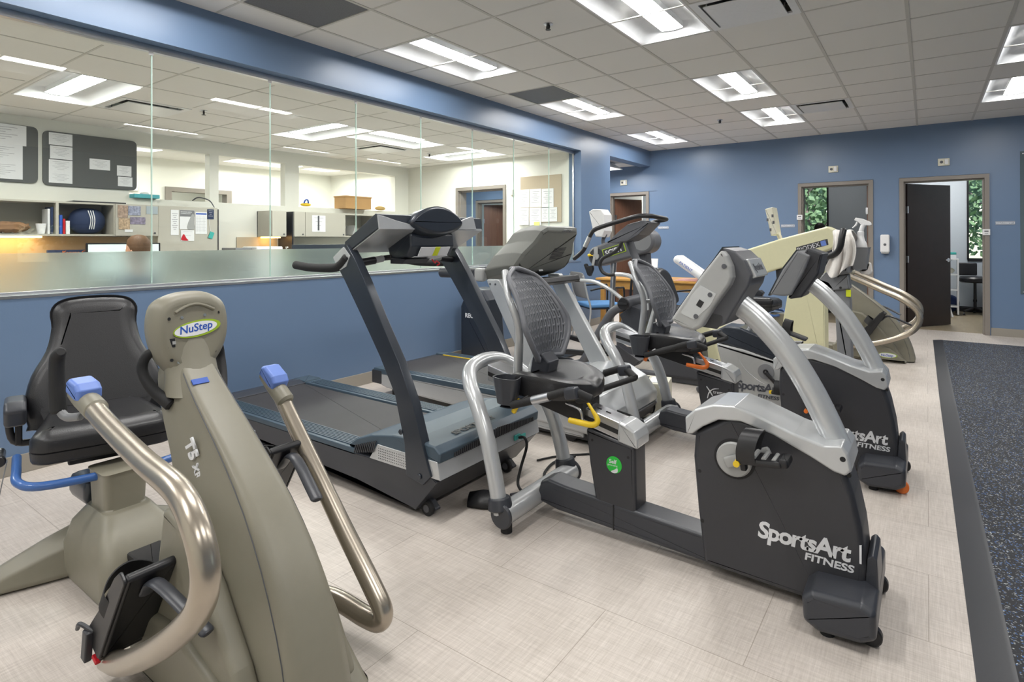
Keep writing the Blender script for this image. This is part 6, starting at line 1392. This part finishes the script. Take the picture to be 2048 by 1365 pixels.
# person behind the cream machine, only the top of the head showing
def head(name, label, loc, skin, hair, s=1., rz=0., shirt=M_navy):
    t = thing(name, label, 'person', (loc[0], loc[1], 0))
    x, y, z = loc
    T = Matrix.Translation((x, y, z)) @ Matrix.Rotation(rz, 4, 'Z')
    b = B(); rs = []
    # continuous body from hips to crown; seated torso
    for (h, rx, ry, cy) in ((-.80, .17, .13, 0), (-.78, .19, .14, 0), (-.60, .17, .125, 0), (-.42, .20, .125, 0), (-.31, .215, .115, 0), (-.27, .19, .10, .0), (-.245, .11, .08, 0), (-.22, .062, .065, 0), (-.17, .056, .062, .0), (-.14, .060, .068, -.01), (-.115, .062, .082, -.02), (-.085, .068, .092, -.018), (-.04, .074, .098, -.01), (0, .077, .100, 0), (.05, .076, .100, .006), (.09, .064, .086, .008), (.115, .040, .056, .008), (.124, .014, .02, .008)):
        rs.append([T @ Vector((rx * math.cos(a), cy + ry * math.sin(a), h)) for a in [2 * math.pi * k / 28 for k in range(28)]])
    b.rings(rs)
    b.blob(T @ Vector((0, -.108, -.045)), (.013, .018, .024)); 
    for q in (-1, 1): b.blob(T @ Vector((q * .078, .01, -.035)), (.009, .018, .03))
    for q in (-1, 1): b.tube([T @ Vector((q * .18, 0, -.32)), T @ Vector((q * .235, -.04, -.48)), T @ Vector((q * .225, -.16, -.60)), T @ Vector((q * .16, -.36, -.585))], [.052, .046, .040, .028], 14)
    for q in (-1, 1):
        b.blob(T @ Vector((q * .15, -.41, -.585)), (.040, .048, .014))
        for f in range(4): b.tube([T @ Vector((q * .15 - .027 + f * .018, -.445, -.585)), T @ Vector((q * .15 - .028 + f * .0185, -.48, -.588)), T @ Vector((q * .15 - .028 + f * .0185, -.505 + .008 * abs(f - 1.5), -.600))], [.009, .0085, .007], 8)
        b.tube([T @ Vector((q * .15 - q * .03, -.40, -.585)), T @ Vector((q * .15 - q * .052, -.43, -.588)), T @ Vector((q * .15 - q * .055, -.455, -.592))], [.010, .009, .008], 8)
    for q in (-1, 1): b.tube([T @ Vector((q * .09, 0, -.78)), T @ Vector((q * .12, -.42, -.76)), T @ Vector((q * .12, -.46, -1.05)), T @ Vector((q * .12, -.44, -1.15))], [.085, .062, .048, .035], 14)
    bd = part('body', b, skin, t, sharp=180)
    b = B(); rs = []
    for h, rx, ry in ((-.795, .18, .135), (-.60, .185, .135), (-.42, .212, .138), (-.31, .226, .126), (-.26, .20, .11), (-.235, .10, .08), (-.222, .072, .072)): rs.append([T @ Vector((rx * math.cos(a), ry * math.sin(a), h)) for a in [2 * math.pi * k / 28 for k in range(28)]])
    b.rings(rs)
    for q in (-1, 1): b.tube([T @ Vector((q * .18, 0, -.31)), T @ Vector((q * .235, -.04, -.47)), T @ Vector((q * .23, -.10, -.55))], [.060, .056, .052], 14)
    part('shirt', b, shirt, t, sharp=180)
    b = B()
    for q in (-1, 1): b.tube([T @ Vector((q * .09, 0.02, -.80)), T @ Vector((q * .12, -.42, -.765)), T @ Vector((q * .12, -.46, -1.05)), T @ Vector((q * .12, -.44, -1.14))], [.098, .072, .058, .05], 14)
    part('trousers', b, M_char, t, sharp=180)
    b = B(); rs = []
    for h, rx, ry, cy, fr in ((-.08, .070, .07, .035, 0), (-.05, .078, .078, .03, 0), (0, .083, .088, .022, 0), (.045, .084, .104, .012, 0), (.09, .072, .096, .010, 0), (.122, .046, .064, .010, 0), (.134, .015, .02, .010, 0)):
        rs.append([T @ Vector((rx * math.cos(a), cy + ry * math.sin(a), h)) for a in [2 * math.pi * k / 28 for k in range(28)]])
    b.rings(rs); part('hair', b, hair, t, sharp=180)
    b = B()
    for q in (-1, 1): b.blob(T @ Vector((q * .03, -.094, -.005)), (.011, .008, .008))
    part('eyes', b, M_paper, bd)
    b = B(); b.blob(T @ Vector((0, -.100, -.085)), (.024, .008, .007)); part('mouth', b, mat('lips', (.30, .10, .08), .5), bd)
    return t
M_shirt2 = mat('grey_shirt', (.15, .16, .18), .8)
hp_ = (-1.556, 11.600, 1.428)
head('person', 'dark haired person in the middle treatment room, only the head showing', (hp_[0], 11.6, hp_[2] + .03), M_skin2, M_hair2, rz=R(160), shirt=M_shirt2)
b = B(); b.box(hp_[0] - .22, hp_[0] + .22, 11.42, 11.86, hp_[2] - .95, hp_[2] - .89, .02); b.cyl((hp_[0], 11.64, .0), (hp_[0], 11.64, hp_[2] - .94), .03); b.cyl((hp_[0], 11.64, 0), (hp_[0], 11.64, .03), .22)
single('round_base_stool', b, M_blk, 'black stool under the person in the middle treatment room', 'stool', (hp_[0], 11.64, 0))

# ================================================================ office behind the glass
CX = -7.30
def cab(y0, y1, label, doors, open_bays, z0=1.345, z1=1.705):
    t = thing('overhead_cabinet', label, 'cabinet', (-7.48, (y0 + y1) / 2, z0))
    b = B(); b.box(-7.655, CX - .003, y0, y1, z1 - .018, z1); b.box(-7.655, CX - .003, y0, y1, z0, z0 + .018); b.box(-7.655, -7.64, y0, y1, z0, z1)
    ds = sorted(set([y0, y1] + [v for r in doors + open_bays for v in r]))
    for y in ds: b.box(-7.655, CX - .003, max(y0, y - .012), min(y1, y + .012), z0 + .018, z1 - .018)
    part('carcass', b, M_greybin, t)
    for a, c in doors:
        b = B(); b.box(CX - .002, CX + .016, a + .003, c - .003, z0 + .003, z1 - .003, .003); d = part('door', b, M_greybin, t)
        b = B(); b.cyl((CX + .016, c - .04, z0 + .035), (CX + .024, c - .04, z0 + .035), .011, n=14); part('lock', b, M_dkgr, d)
    return t
cab(1.0, 3.06, 'putty overhead cabinet with two open bays at the far left behind the glass', [(2.62, 3.06)], [(1.0, 2.10), (2.10, 2.62)])
cab(4.84, 6.95, 'putty overhead cabinet under the cardboard box, with a white notice on its door', [(4.84, 5.02), (5.02, 5.73)], [(5.73, 6.33), (6.33, 6.95)])
cab(4.50, 4.72, 'narrow putty overhead cabinet left of the black edged one', [(4.50, 4.72)], [])
for y0, y1, z0, l_ in ((3.06, 3.775, 1.15, 'putty tackable panel hung with a poster and calendars'), ):
    t = thing('tack_panel', l_, 'panel', (CX, (y0 + y1) / 2, z0))
    b = B(); b.box(CX - .03, CX, y0 + .002, y1 - .015, z0, 1.705, .004); part('panel', b, M_greybin, t)
    b = B(); b.box(CX - .34, CX, y1 - .014, y1 + .0, z0 - .3, 1.69, .002); part('black_edge', b, M_blk, t)
b = B(); b.box(CX - .34, CX, 4.815, 4.838, .72, 1.70, .002); single('divider_panel', b, M_blk, 'thin black edge panel at the left side of the notice cabinet', 'panel', (CX, 4.82, .72))
# boards with certificates
def paper(x, y0, y1, z0, z1, m=M_paper, par=None, name='certificate', lines=5, ax='x'):
    b = B(); b.mi = 0
    if ax == 'x': b.box(x, x + .004, y0, y1, z0, z1)
    else: b.box(y0, y1, x - .004, x, z0, z1)
    b.mi = 1; hh = (z1 - z0)
    for k in range(lines):
        z = z1 - hh * (.16 + .7 * k / max(1, lines)); i = (y1 - y0) * (.15 + .1 * ((k * 7) % 3))
        if ax == 'x': b.box(x + .004, x + .0046, y0 + i, y1 - i, z, z + hh * .022)
        else: b.box(y0 + i, y1 - i, x - .0046, x - .004, z, z + hh * .022)
    return part(name, b, [m, M_dgl], par) if par else b
M_dgl = mat('faint_grey_print', (.38, .39, .42), .6)
for y0, y1, z0, z1, l_, ps in ((1.05, 2.03, 1.90, 2.495, 'dark grey pinboard with laminated certificates, cut by the left edge', [(1.45, 1.93, 2.28, 2.49), (1.45, 1.90, 2.10, 2.28), (1.50, 1.90, 1.93, 2.10)]),
                          (2.07, 2.97, 1.89, 2.475, 'dark grey pinboard with certificates seen through the first pane', [(2.12, 2.33, 2.33, 2.46), (2.13, 2.33, 2.18, 2.32), (2.12, 2.33, 2.03, 2.17), (2.12, 2.33, 1.92, 2.03), (2.49, 2.69, 2.10, 2.22), (2.76, 2.91, 2.05, 2.17), (2.77, 2.92, 1.93, 2.04)])):
    t = thing('pinboard', l_, 'pinboard', (-7.65, (y0 + y1) / 2, z0))
    b = B(); b.prism(rpoly([(y0, z0), (y1, z0), (y1, z1), (y0, z1)], .06), -7.658, -7.635, 'x', .004, 2); part('board', b, M_slateboard, t)
    for k, (a, c, e, f) in enumerate(ps):
        b = paper(-7.634, a, c, e, f, lines=6); base = (-7.634, a, e)
        single('certificate', b, [M_paper, M_dgl], '', 'certificate', base, 'certificates on the dark pinboards')
CERT = ['top certificate at the left edge of the photo', 'middle certificate on the left edge board', 'lowest certificate on the left edge board', 'topmost certificate of the left column on the fuller board', 'second certificate of the left column on the fuller board', 'third certificate down the left column on the fuller board', 'bottom certificate of the left column on the fuller board', 'lone laminated certificate in the middle of the fuller board', 'upper certificate at the right end of the fuller board', 'lower certificate at the right end of the fuller board']
for o_, l_ in zip([o for o in C.objects if o.name.startswith('certificate') and o.get('category') == 'certificate'], CERT): o_['label'] = l_
def onw(name, label, cat, y0, y1, z0, z1, m, x=CX + .017, group=None, lines=4, extra=None):
    b = paper(x, y0, y1, z0, z1, m, lines=lines); 
    o = single(name, b, [m, M_dgl] if not extra else [m, extra], label, cat, (x, y0, z0), group); return o
PH = [mat('photo_print_%s' % k, c, .4, noise=.9, nscale=s) for k, c, s in (('a', (.38, .28, .22), 40), ('b', (.30, .32, .42), 45), ('c', (.45, .33, .22), 50), ('d', (.25, .22, .30), 42))]
for k, (y0, y1, z0, z1, l_) in enumerate(((2.64, 2.74, 1.55, 1.69, 'snapshot of people at the top left of the cabinet door'), (2.745, 2.87, 1.58, 1.685, 'snapshot of a dining room at the top of the cabinet door'), (2.65, 2.76, 1.42, 1.545, 'snapshot of two smiling people low on the cabinet door'), (2.765, 2.92, 1.48, 1.56, 'wide snapshot at the middle right of the cabinet door'))):
    onw('photograph', l_, 'photo', y0, y1, z0, z1, PH[k], group='snapshots on the cabinet door', lines=0)
onw('name_tag', 'white tag hanging below the snapshots', 'tag', 2.71, 2.79, 1.39, 1.42, M_paper, lines=1)
P2 = CX + .001
onw('grey_card', 'blank blue-grey card at the top of the tackable panel', 'card', 2.93, 3.05, 1.60, 1.69, mat('pale_blue_card', (.38, .44, .48), .6), lines=0)
onw('paper_strip', 'narrow list pinned left of the black and white poster', 'paper', 3.20, 3.29, 1.36, 1.66, M_paper, P2, lines=9)
t = thing('poster', 'black and white poster of a seated figure with a grey heading', 'poster', (P2, 3.40, 1.43))
paper(P2, 3.30, 3.475, 1.43, 1.665, M_paper, t, 'sheet', 0)
b = B(); b.box(P2 + .004, P2 + .005, 3.302, 3.473, 1.585, 1.663); hd3 = part('heading', b, M_mdgr, t)
b = B(); b.prism(spoly([(3.39, 1.435), (3.395, 1.50), (3.42, 1.56), (3.435, 1.60), (3.455, 1.62), (3.47, 1.59), (3.47, 1.50), (3.474, 1.435)]), P2 + .0045, P2 + .0058, 'x'); part('figure', b, M_ltgr, t)
txt(t, 'Everybody needs a', (P2 + .0055, 3.312, 1.636), Y_, Z_, .017, M_wht, ext=.0003, bold=.0005); txt(t, 'Confident Score', (P2 + .0055, 3.312, 1.616), Y_, Z_, .017, M_wht, ext=.0003, bold=.0005)
t = thing('wall_calendar', 'white month calendar hanging on the tackable panel', 'calendar', (P2, 3.55, 1.37)); paper(P2, 3.485, 3.625, 1.375, 1.645, M_paper, t, 'sheet', 0)
b = B(); b.box(P2 + .004, P2 + .0048, 3.49, 3.62, 1.615, 1.632)
hd3 = part('heading', b, M_blueprint, t)
b = B()
for k in range(1, 6): b.box(P2 + .004, P2 + .0046, 3.495, 3.615, 1.60 - k * .036, 1.6015 - k * .036)
for k in range(8): b.box(P2 + .004, P2 + .0046, 3.495 + k * .017, 3.496 + k * .017, 1.40, 1.60)
part('day_grid', b, M_dgl, t)
onw('small_poster', 'small navy notice right of the calendar', 'notice', 3.63, 3.71, 1.56, 1.685, M_navy, P2, lines=4, extra=M_wht)
t = thing('flower_card', 'curved white card with red shapes pinned below the poster', 'card', (P2, 3.40, 1.30)); paper(P2, 3.315, 3.47, 1.29, 1.42, M_paper, t, 'card', 2)
b = B(); b.prism(spoly([(3.32, 1.30), (3.33, 1.35), (3.35, 1.37), (3.38, 1.32), (3.40, 1.295)]), P2 + .0045, P2 + .0055, 'x'); part('red_shape', b, M_red, t)
t = thing('badge_holder', 'clear teal badge hanging from a cord near the panel edge', 'badge', (P2, 3.66, 1.30))
b = B(); b.obox((P2 + .008, 3.675, 1.36), (.006, .055, .085), (R(-20), 0, 0), .004); part('badge', b, M_teal, t)
b = B(); b.tube([(P2 + .006, 3.65, 1.56), (P2 + .006, 3.655, 1.48), (P2 + .008, 3.67, 1.41)], .002, 6); part('cord', b, M_paper, t)
b = B(); b.tube([(-7.55, 3.57, 1.80), (-7.50, 3.60, 1.835), (-7.43, 3.64, 1.83), (-7.33, 3.68, 1.79), (-7.285, 3.71, 1.712)], [.008, .012, .013, .012, .009], 12, flat=.6); single('curved_lamp', b, M_dkgr, 'dark curved lamp arm arching over the calendar panel', 'lamp', (-7.40, 3.68, 1.70))
# things in the open bays
t = thing('backpack', 'navy backpack with white stripes in the open bay behind the first pane', 'backpack', (-7.45, 2.40, 1.364))
b = B(); b.blob((-7.46, 2.41, 1.51), (.11, .17, .14), n=22, m=14, pw=.7); bk = part('bag', b, M_navy, t)
for k in range(3):
    b = B(); b.tube([(-7.365, 2.39 + k * .022, 1.62), (-7.347, 2.41 + k * .018, 1.52), (-7.36, 2.40 + k * .02, 1.42)], .005, 6); part('stripe', b, M_wht, bk)
t = thing('paper_bag', 'crumpled brown paper bag in the leftmost open bay', 'bag', (-7.45, 1.75, 1.364)); b = B()
b.blob((-7.44, 1.76, 1.43), (.09, .15, .05), n=18, m=10, pw=.6)
for v in b.bm.verts: v.co += Vector((random.uniform(-1, 1), random.uniform(-1, 1), random.uniform(-1, 1))) * .012
part('sack', b, mat('kraft_paper', (.30, .17, .09), .8), t, sharp=20)
b = B(); b.lathe([(0, 1.365), (.030, 1.365), (.045, 1.47), (.041, 1.47), (.028, 1.37), (0, 1.37)], (-7.36, 1.98, 0), 20); single('paper_cup', b, M_paper, 'white paper cup beside the crumpled brown bag', 'cup', (-7.36, 1.98, 1.365))
for k, (y, w_, h, m_, l_) in enumerate(((2.13, .025, .20, M_blueprint, 'blue binder standing at the left of the backpack bay'), (2.16, .02, .16, M_red, 'red folder beside the blue binder'), (2.185, .035, .14, M_paper, 'white box file beside the red folder'), (2.03, .02, .26, M_paper, 'white booklet at the right end of the leftmost bay'), (2.055, .022, .28, M_navy, 'navy booklet at the right end of the leftmost bay'))):
    b = B(); b.box(-7.52, -7.34, y, y + w_, 1.364, 1.364 + h, .003); single('binder', b, m_, l_, 'binder', (-7.4, y, 1.364), 'binders in the overhead bays')
b = B(); b.obox((-7.45, 5.95, 1.45), (.22, .03, .16), (R(-20), 0, 0), .004); single('tilted_folder', b, M_ltgr, 'grey folder leaning in the open bay under the cardboard box', 'folder', (-7.45, 5.95, 1.364))
b = B(); b.box(-7.6, -7.35, 6.05, 6.30, 1.364, 1.39, .004); single('dark_tray', b, M_char, 'dark tray lying in the open bay under the cardboard box', 'tray', (-7.48, 6.0, 1.364))
t = thing('door_notice', 'white notice with a dark marker on the putty cabinet door', 'notice', (CX + .017, 5.2, 1.42)); paper(CX + .017, 5.13, 5.36, 1.42, 1.66, M_paper, t, 'sheet', 3)
b = B(); b.box(CX + .021, CX + .03, 5.225, 5.25, 1.44, 1.655, .003); part('marker', b, M_dkgr, t)
# under the cabinets
b = B(); b.box(-7.655, -7.645, 1.0, 2.9, .74, 1.34); single('splash_panel', b, M_cork, 'tan tackboard under the left overhead cabinet, warmly lit', 'panel', (-7.65, 2, .74))
b = B(); b.box(-7.60, -7.40, 1.05, 2.0, 1.325, 1.344); t = single('task_light', b, [M_warm], 'warm task light under the left overhead cabinet', 'lamp', (-7.5, 1.5, 1.325))
b = B(); b.box(-7.655, -7.645, 4.2, 4.8, .74, 1.34); single('splash_panel', b, M_cork, 'tan tackboard under the narrow overhead cabinet', 'panel', (-7.65, 4.5, .74))
b = B(); b.box(-7.60, -7.40, 4.52, 4.70, 1.325, 1.344); single('task_light', b, [M_warm], 'small warm task light under the narrow cabinet', 'lamp', (-7.5, 4.6, 1.325))
t = thing('office_desk', 'long putty desk along the office partition, behind the frosted band', 'desk', (-7.3, 3.5, 0))
b = B(); b.box(-7.65, -6.95, 1.0, 6.95, .72, .75, .004); part('desktop', b, M_greybin, t)
for y in (1.05, 3.0, 5.0, 6.9): b = B(); b.box(-7.6, -7.0, y - .015, y + .015, 0, .72); part('leg_panel', b, M_greybin, t)
t = thing('desk_monitor', 'wide monitor with a teal screen behind the seated man', 'monitor', (-7.1, 2.45, .75))
b = B(); b.box(-7.12, -7.09, 2.28, 3.0, .90, 1.27, .006); sc_ = part('bezel', b, M_blk, t)
b = B(); b.box(-7.089, -7.087, 2.30, 2.98, .92, 1.255); part('display', b, emit('teal_display', (.25, .60, .58), .22), sc_)
b = B(); b.box(-7.14, -7.11, 2.6, 2.68, .76, 1.0); b.box(-7.2, -7.02, 2.5, 2.78, .75, .765, .004); part('stand', b, M_blk, t)
t = thing('desk_monitor', 'dark edge of a wide monitor below the notice cabinet', 'monitor', (-7.0, 5.0, .75))
b = B(); b.box(-7.0, -6.97, 4.60, 5.85, .85, 1.235, .006); part('bezel', b, M_steel, t); b = B(); b.box(-7.02, -6.99, 5.1, 5.3, .76, .95); b.box(-7.1, -6.9, 5.0, 5.4, .75, .765, .004); part('stand', b, M_blk, t)
b = B(); b.box(-7.2, -7.185, 1.98, 2.62, 1.14, 1.20); bn = single('pennant', b, M_navy, 'navy banner with orange lettering along the desk at the left', 'banner', (-7.19, 2.3, 1.14)); txt(bn, 'Kansas City', (-7.184, 2.10, 1.152), Y_, Z_, .055, M_or, ext=.001, shear=.2, bold=.001)
b = B(); b.box(-7.25, -7.2, 1.9, 2.7, .75, 1.14, .004); single('desk_shelf', b, M_greybin, 'low putty riser under the navy banner', 'shelf', (-7.22, 2.3, .75))
t = thing('label_printer', 'white desktop printer left of the narrow overhead cabinet', 'printer', (-7.0, 4.2, .75)); b = B(); b.box(-7.25, -6.90, 4.05, 4.42, .75, 1.215, .02, 3); pr_ = part('body', b, M_wplas, t); b = B(); b.box(-6.899, -6.895, 4.10, 4.22, 1.16, 1.18); b.box(-6.899, -6.895, 4.10, 4.22, 1.12, 1.14); part('blue_marks', b, M_blueprint, pr_)
b = B(); b.box(-7.28, -6.95, 3.80, 4.02, 1.00, 1.20, .006); b.box(-7.30, -6.93, 3.78, 4.04, .75, .98, .006); single('clear_trays', b, M_mdgr, 'grey paper trays beside the white desktop printer', 'trays', (-7.1, 3.9, .75))
t = thing('hand_sanitizer', 'small green pump bottle beside the white printer', 'bottle', (-6.95, 4.50, 1.0)); b = B(); b.lathe([(0, 1.0), (.03, 1.0), (.03, 1.14), (.012, 1.165), (0, 1.165)], (-6.95, 4.50, 0), 16); part('bottle', b, M_grn, t); b = B(); b.cyl((-6.95, 4.50, 1.165), (-6.95, 4.50, 1.20), .008); b.box(-6.95 - .01, -6.95 + .03, 4.492, 4.508, 1.195, 1.21); part('pump', b, M_wplas, t)
b = B(); b.box(-7.1, -6.85, 4.42, 4.58, .75, 1.0, .006); single('desk_box', b, M_char, 'dark box under the green pump bottle', 'box', (-7.0, 4.5, .75))
# on the ledge
b = B(); b.box(-7.78, -7.50, 5.90, 6.42, 1.803, 2.005, .003); b.box(-7.79, -7.49, 5.89, 6.43, 1.985, 2.008, .002); single('cardboard_box', b, M_card, 'brown cardboard box standing on the partition ledge', 'box', (-7.6, 6.15, 1.803))
t = thing('party_toy', 'yellow and blue toy on the partition ledge behind the second glass pane', 'toy', (-7.65, 5.28, 1.80)); b = B(); b.blob((-7.65, 5.28, 1.835), (.04, .09, .028)); part('ring', b, M_yel, t); b = B(); b.tube([(-7.64, 5.24, 1.85), (-7.63, 5.26, 1.90), (-7.63, 5.30, 1.905), (-7.64, 5.32, 1.86)], .012, 8); part('loop', b, M_blueprint, t)
b = B(); b.blob((-7.62, 6.72, 1.84), (.05, .11, .038)); single('plush_toy', b, mat('golden_plush', (.62, .42, .16), .9, bump=1), 'golden plush toy lying right of the cardboard box', 'toy', (-7.62, 6.72, 1.80))
t = thing('tissue_box', 'teal tissue box on the ledge, crossed by the first glass joint', 'box', (-7.65, 3.05, 1.80)); b = B(); b.box(-7.72, -7.58, 2.92, 3.20, 1.803, 1.85, .004); part('box', b, mat('aqua_card', (.10, .45, .52), .6), t); b = B(); b.blob((-7.65, 3.06, 1.86), (.03, .05, .02)); part('tissue', b, M_paper, t)
b = B(); b.box(-7.60, -7.35, 2.25, 2.75, 1.706, 1.722, .004); single('dark_tablet', b, M_char, 'flat dark tray on top of the left overhead cabinet', 'tray', (-7.5, 2.5, 1.706))
t = thing('exit_unit', 'small white emergency unit on the far office wall', 'emergency light', (-9.89, 3.55, 2.1)); b = B(); b.box(-9.90, -9.85, 3.55, 3.85, 2.06, 2.18, .01); part('case', b, M_wplas, t); b = B(); b.cyl((-9.85, 3.64, 2.12), (-9.84, 3.64, 2.12), .03); b.cyl((-9.85, 3.76, 2.12), (-9.84, 3.76, 2.12), .03); part('lamp', b, M_ltgr, t)
# seated man, only the crown of his head above the frosted band
head('person', 'brown haired man seated at the desk, seen from behind above the frosted band', (-5.95, 2.32, 1.215), M_skin, M_hair, rz=R(-62))
t = thing('office_chair', 'dark office chair under the seated man, behind the frosted glass', 'chair', (-5.98, 2.32, 0))
b = B(); b.box(-6.2, -5.72, 2.08, 2.56, .30, .345, .02, 3); part('seat', b, M_char, t); b = B(); b.cyl((-5.96, 2.32, .06), (-5.96, 2.32, .30), .03); part('column', b, M_blk, t)
for k in range(5):
    a = 2 * math.pi * k / 5; b = B(); b.tube([(-5.96, 2.32, .09), (-5.96 + .28 * math.cos(a), 2.32 + .28 * math.sin(a), .03)], .018, 8, sm=False); part('base_leg', b, M_blk, t)
# pinboard with papers on the right office wall (plane y = 7.42)
YO = 7.42
t = thing('pinboard', 'tan pinboard on the office right wall, partly covered by sheets', 'pinboard', (-4.8, YO, 1.56))
b = B(); b.box(-5.16, -4.42, YO - .02, YO - .001, 1.56, 2.275, .003); part('board', b, M_cork, t)
N2 = [(-5.19, -4.99, 1.80, 2.075), (-4.98, -4.77, 1.80, 2.075), (-4.76, -4.55, 1.78, 2.07), (-5.20, -5.0, 1.525, 1.79), (-4.985, -4.775, 1.52, 1.79), (-4.765, -4.64, 1.57, 1.79), (-4.635, -4.49, 1.57, 1.785)]
PL = ['upper left sheet on the tan pinboard', 'upper middle sheet on the tan pinboard', 'upper right sheet on the tan pinboard', 'lower left sheet with a blue heading on the tan pinboard', 'lower middle sheet above the yellow note', 'narrow lower sheet right of the glass joint on the tan pinboard', 'lower right sheet with grey blocks on the tan pinboard']
for (x0, x1, z0, z1), l_ in zip(N2, PL):
    b = paper(YO - .021, x0, x1, z0, z1, lines=7, ax='y'); single('notice_sheet', b, [M_paper, M_dgl], l_, 'paper', ((x0 + x1) / 2, YO - .022, z0), 'sheets on the tan pinboard')
b = B(); b.box(-4.90, -4.80, YO - .030, YO - .027, 1.42, 1.57); single('sticky_note', b, mat('yellow_note', (.80, .80, .25), .7), 'yellow note hanging below the pinboard sheets', 'note', (-4.85, YO - .03, 1.42))
b = B(); b.box(-5.36, -5.30, YO - .03, YO, 2.0, 2.09, .005); single('thermostat', b, M_ivory, 'small cream wall unit between the office door and pinboard', 'thermostat', (-5.33, YO, 2.0))
b = B(); b.box(-5.34, -5.22, YO - .09, YO, 1.20, 1.42, .02, 3); single('office_dispenser', b, M_wplas, 'white dispenser on the office wall just above the frosted band', 'dispenser', (-5.28, YO, 1.20))
b = B(); b.box(-12.3, -12.0, 4.2, 6.2, .9, .92); b.box(-12.3, -12.0, 4.2, 6.2, 1.4, 1.42); b.box(-12.3, -12.0, 4.2, 6.2, 1.85, 1.87); b.box(-12.35, -12.3, 4.2, 6.2, 0, 2.0); single('store_shelf', b, M_greybin, 'shelving in the store room beyond the far office door', 'shelf', (-12.2, 5.2, 0))
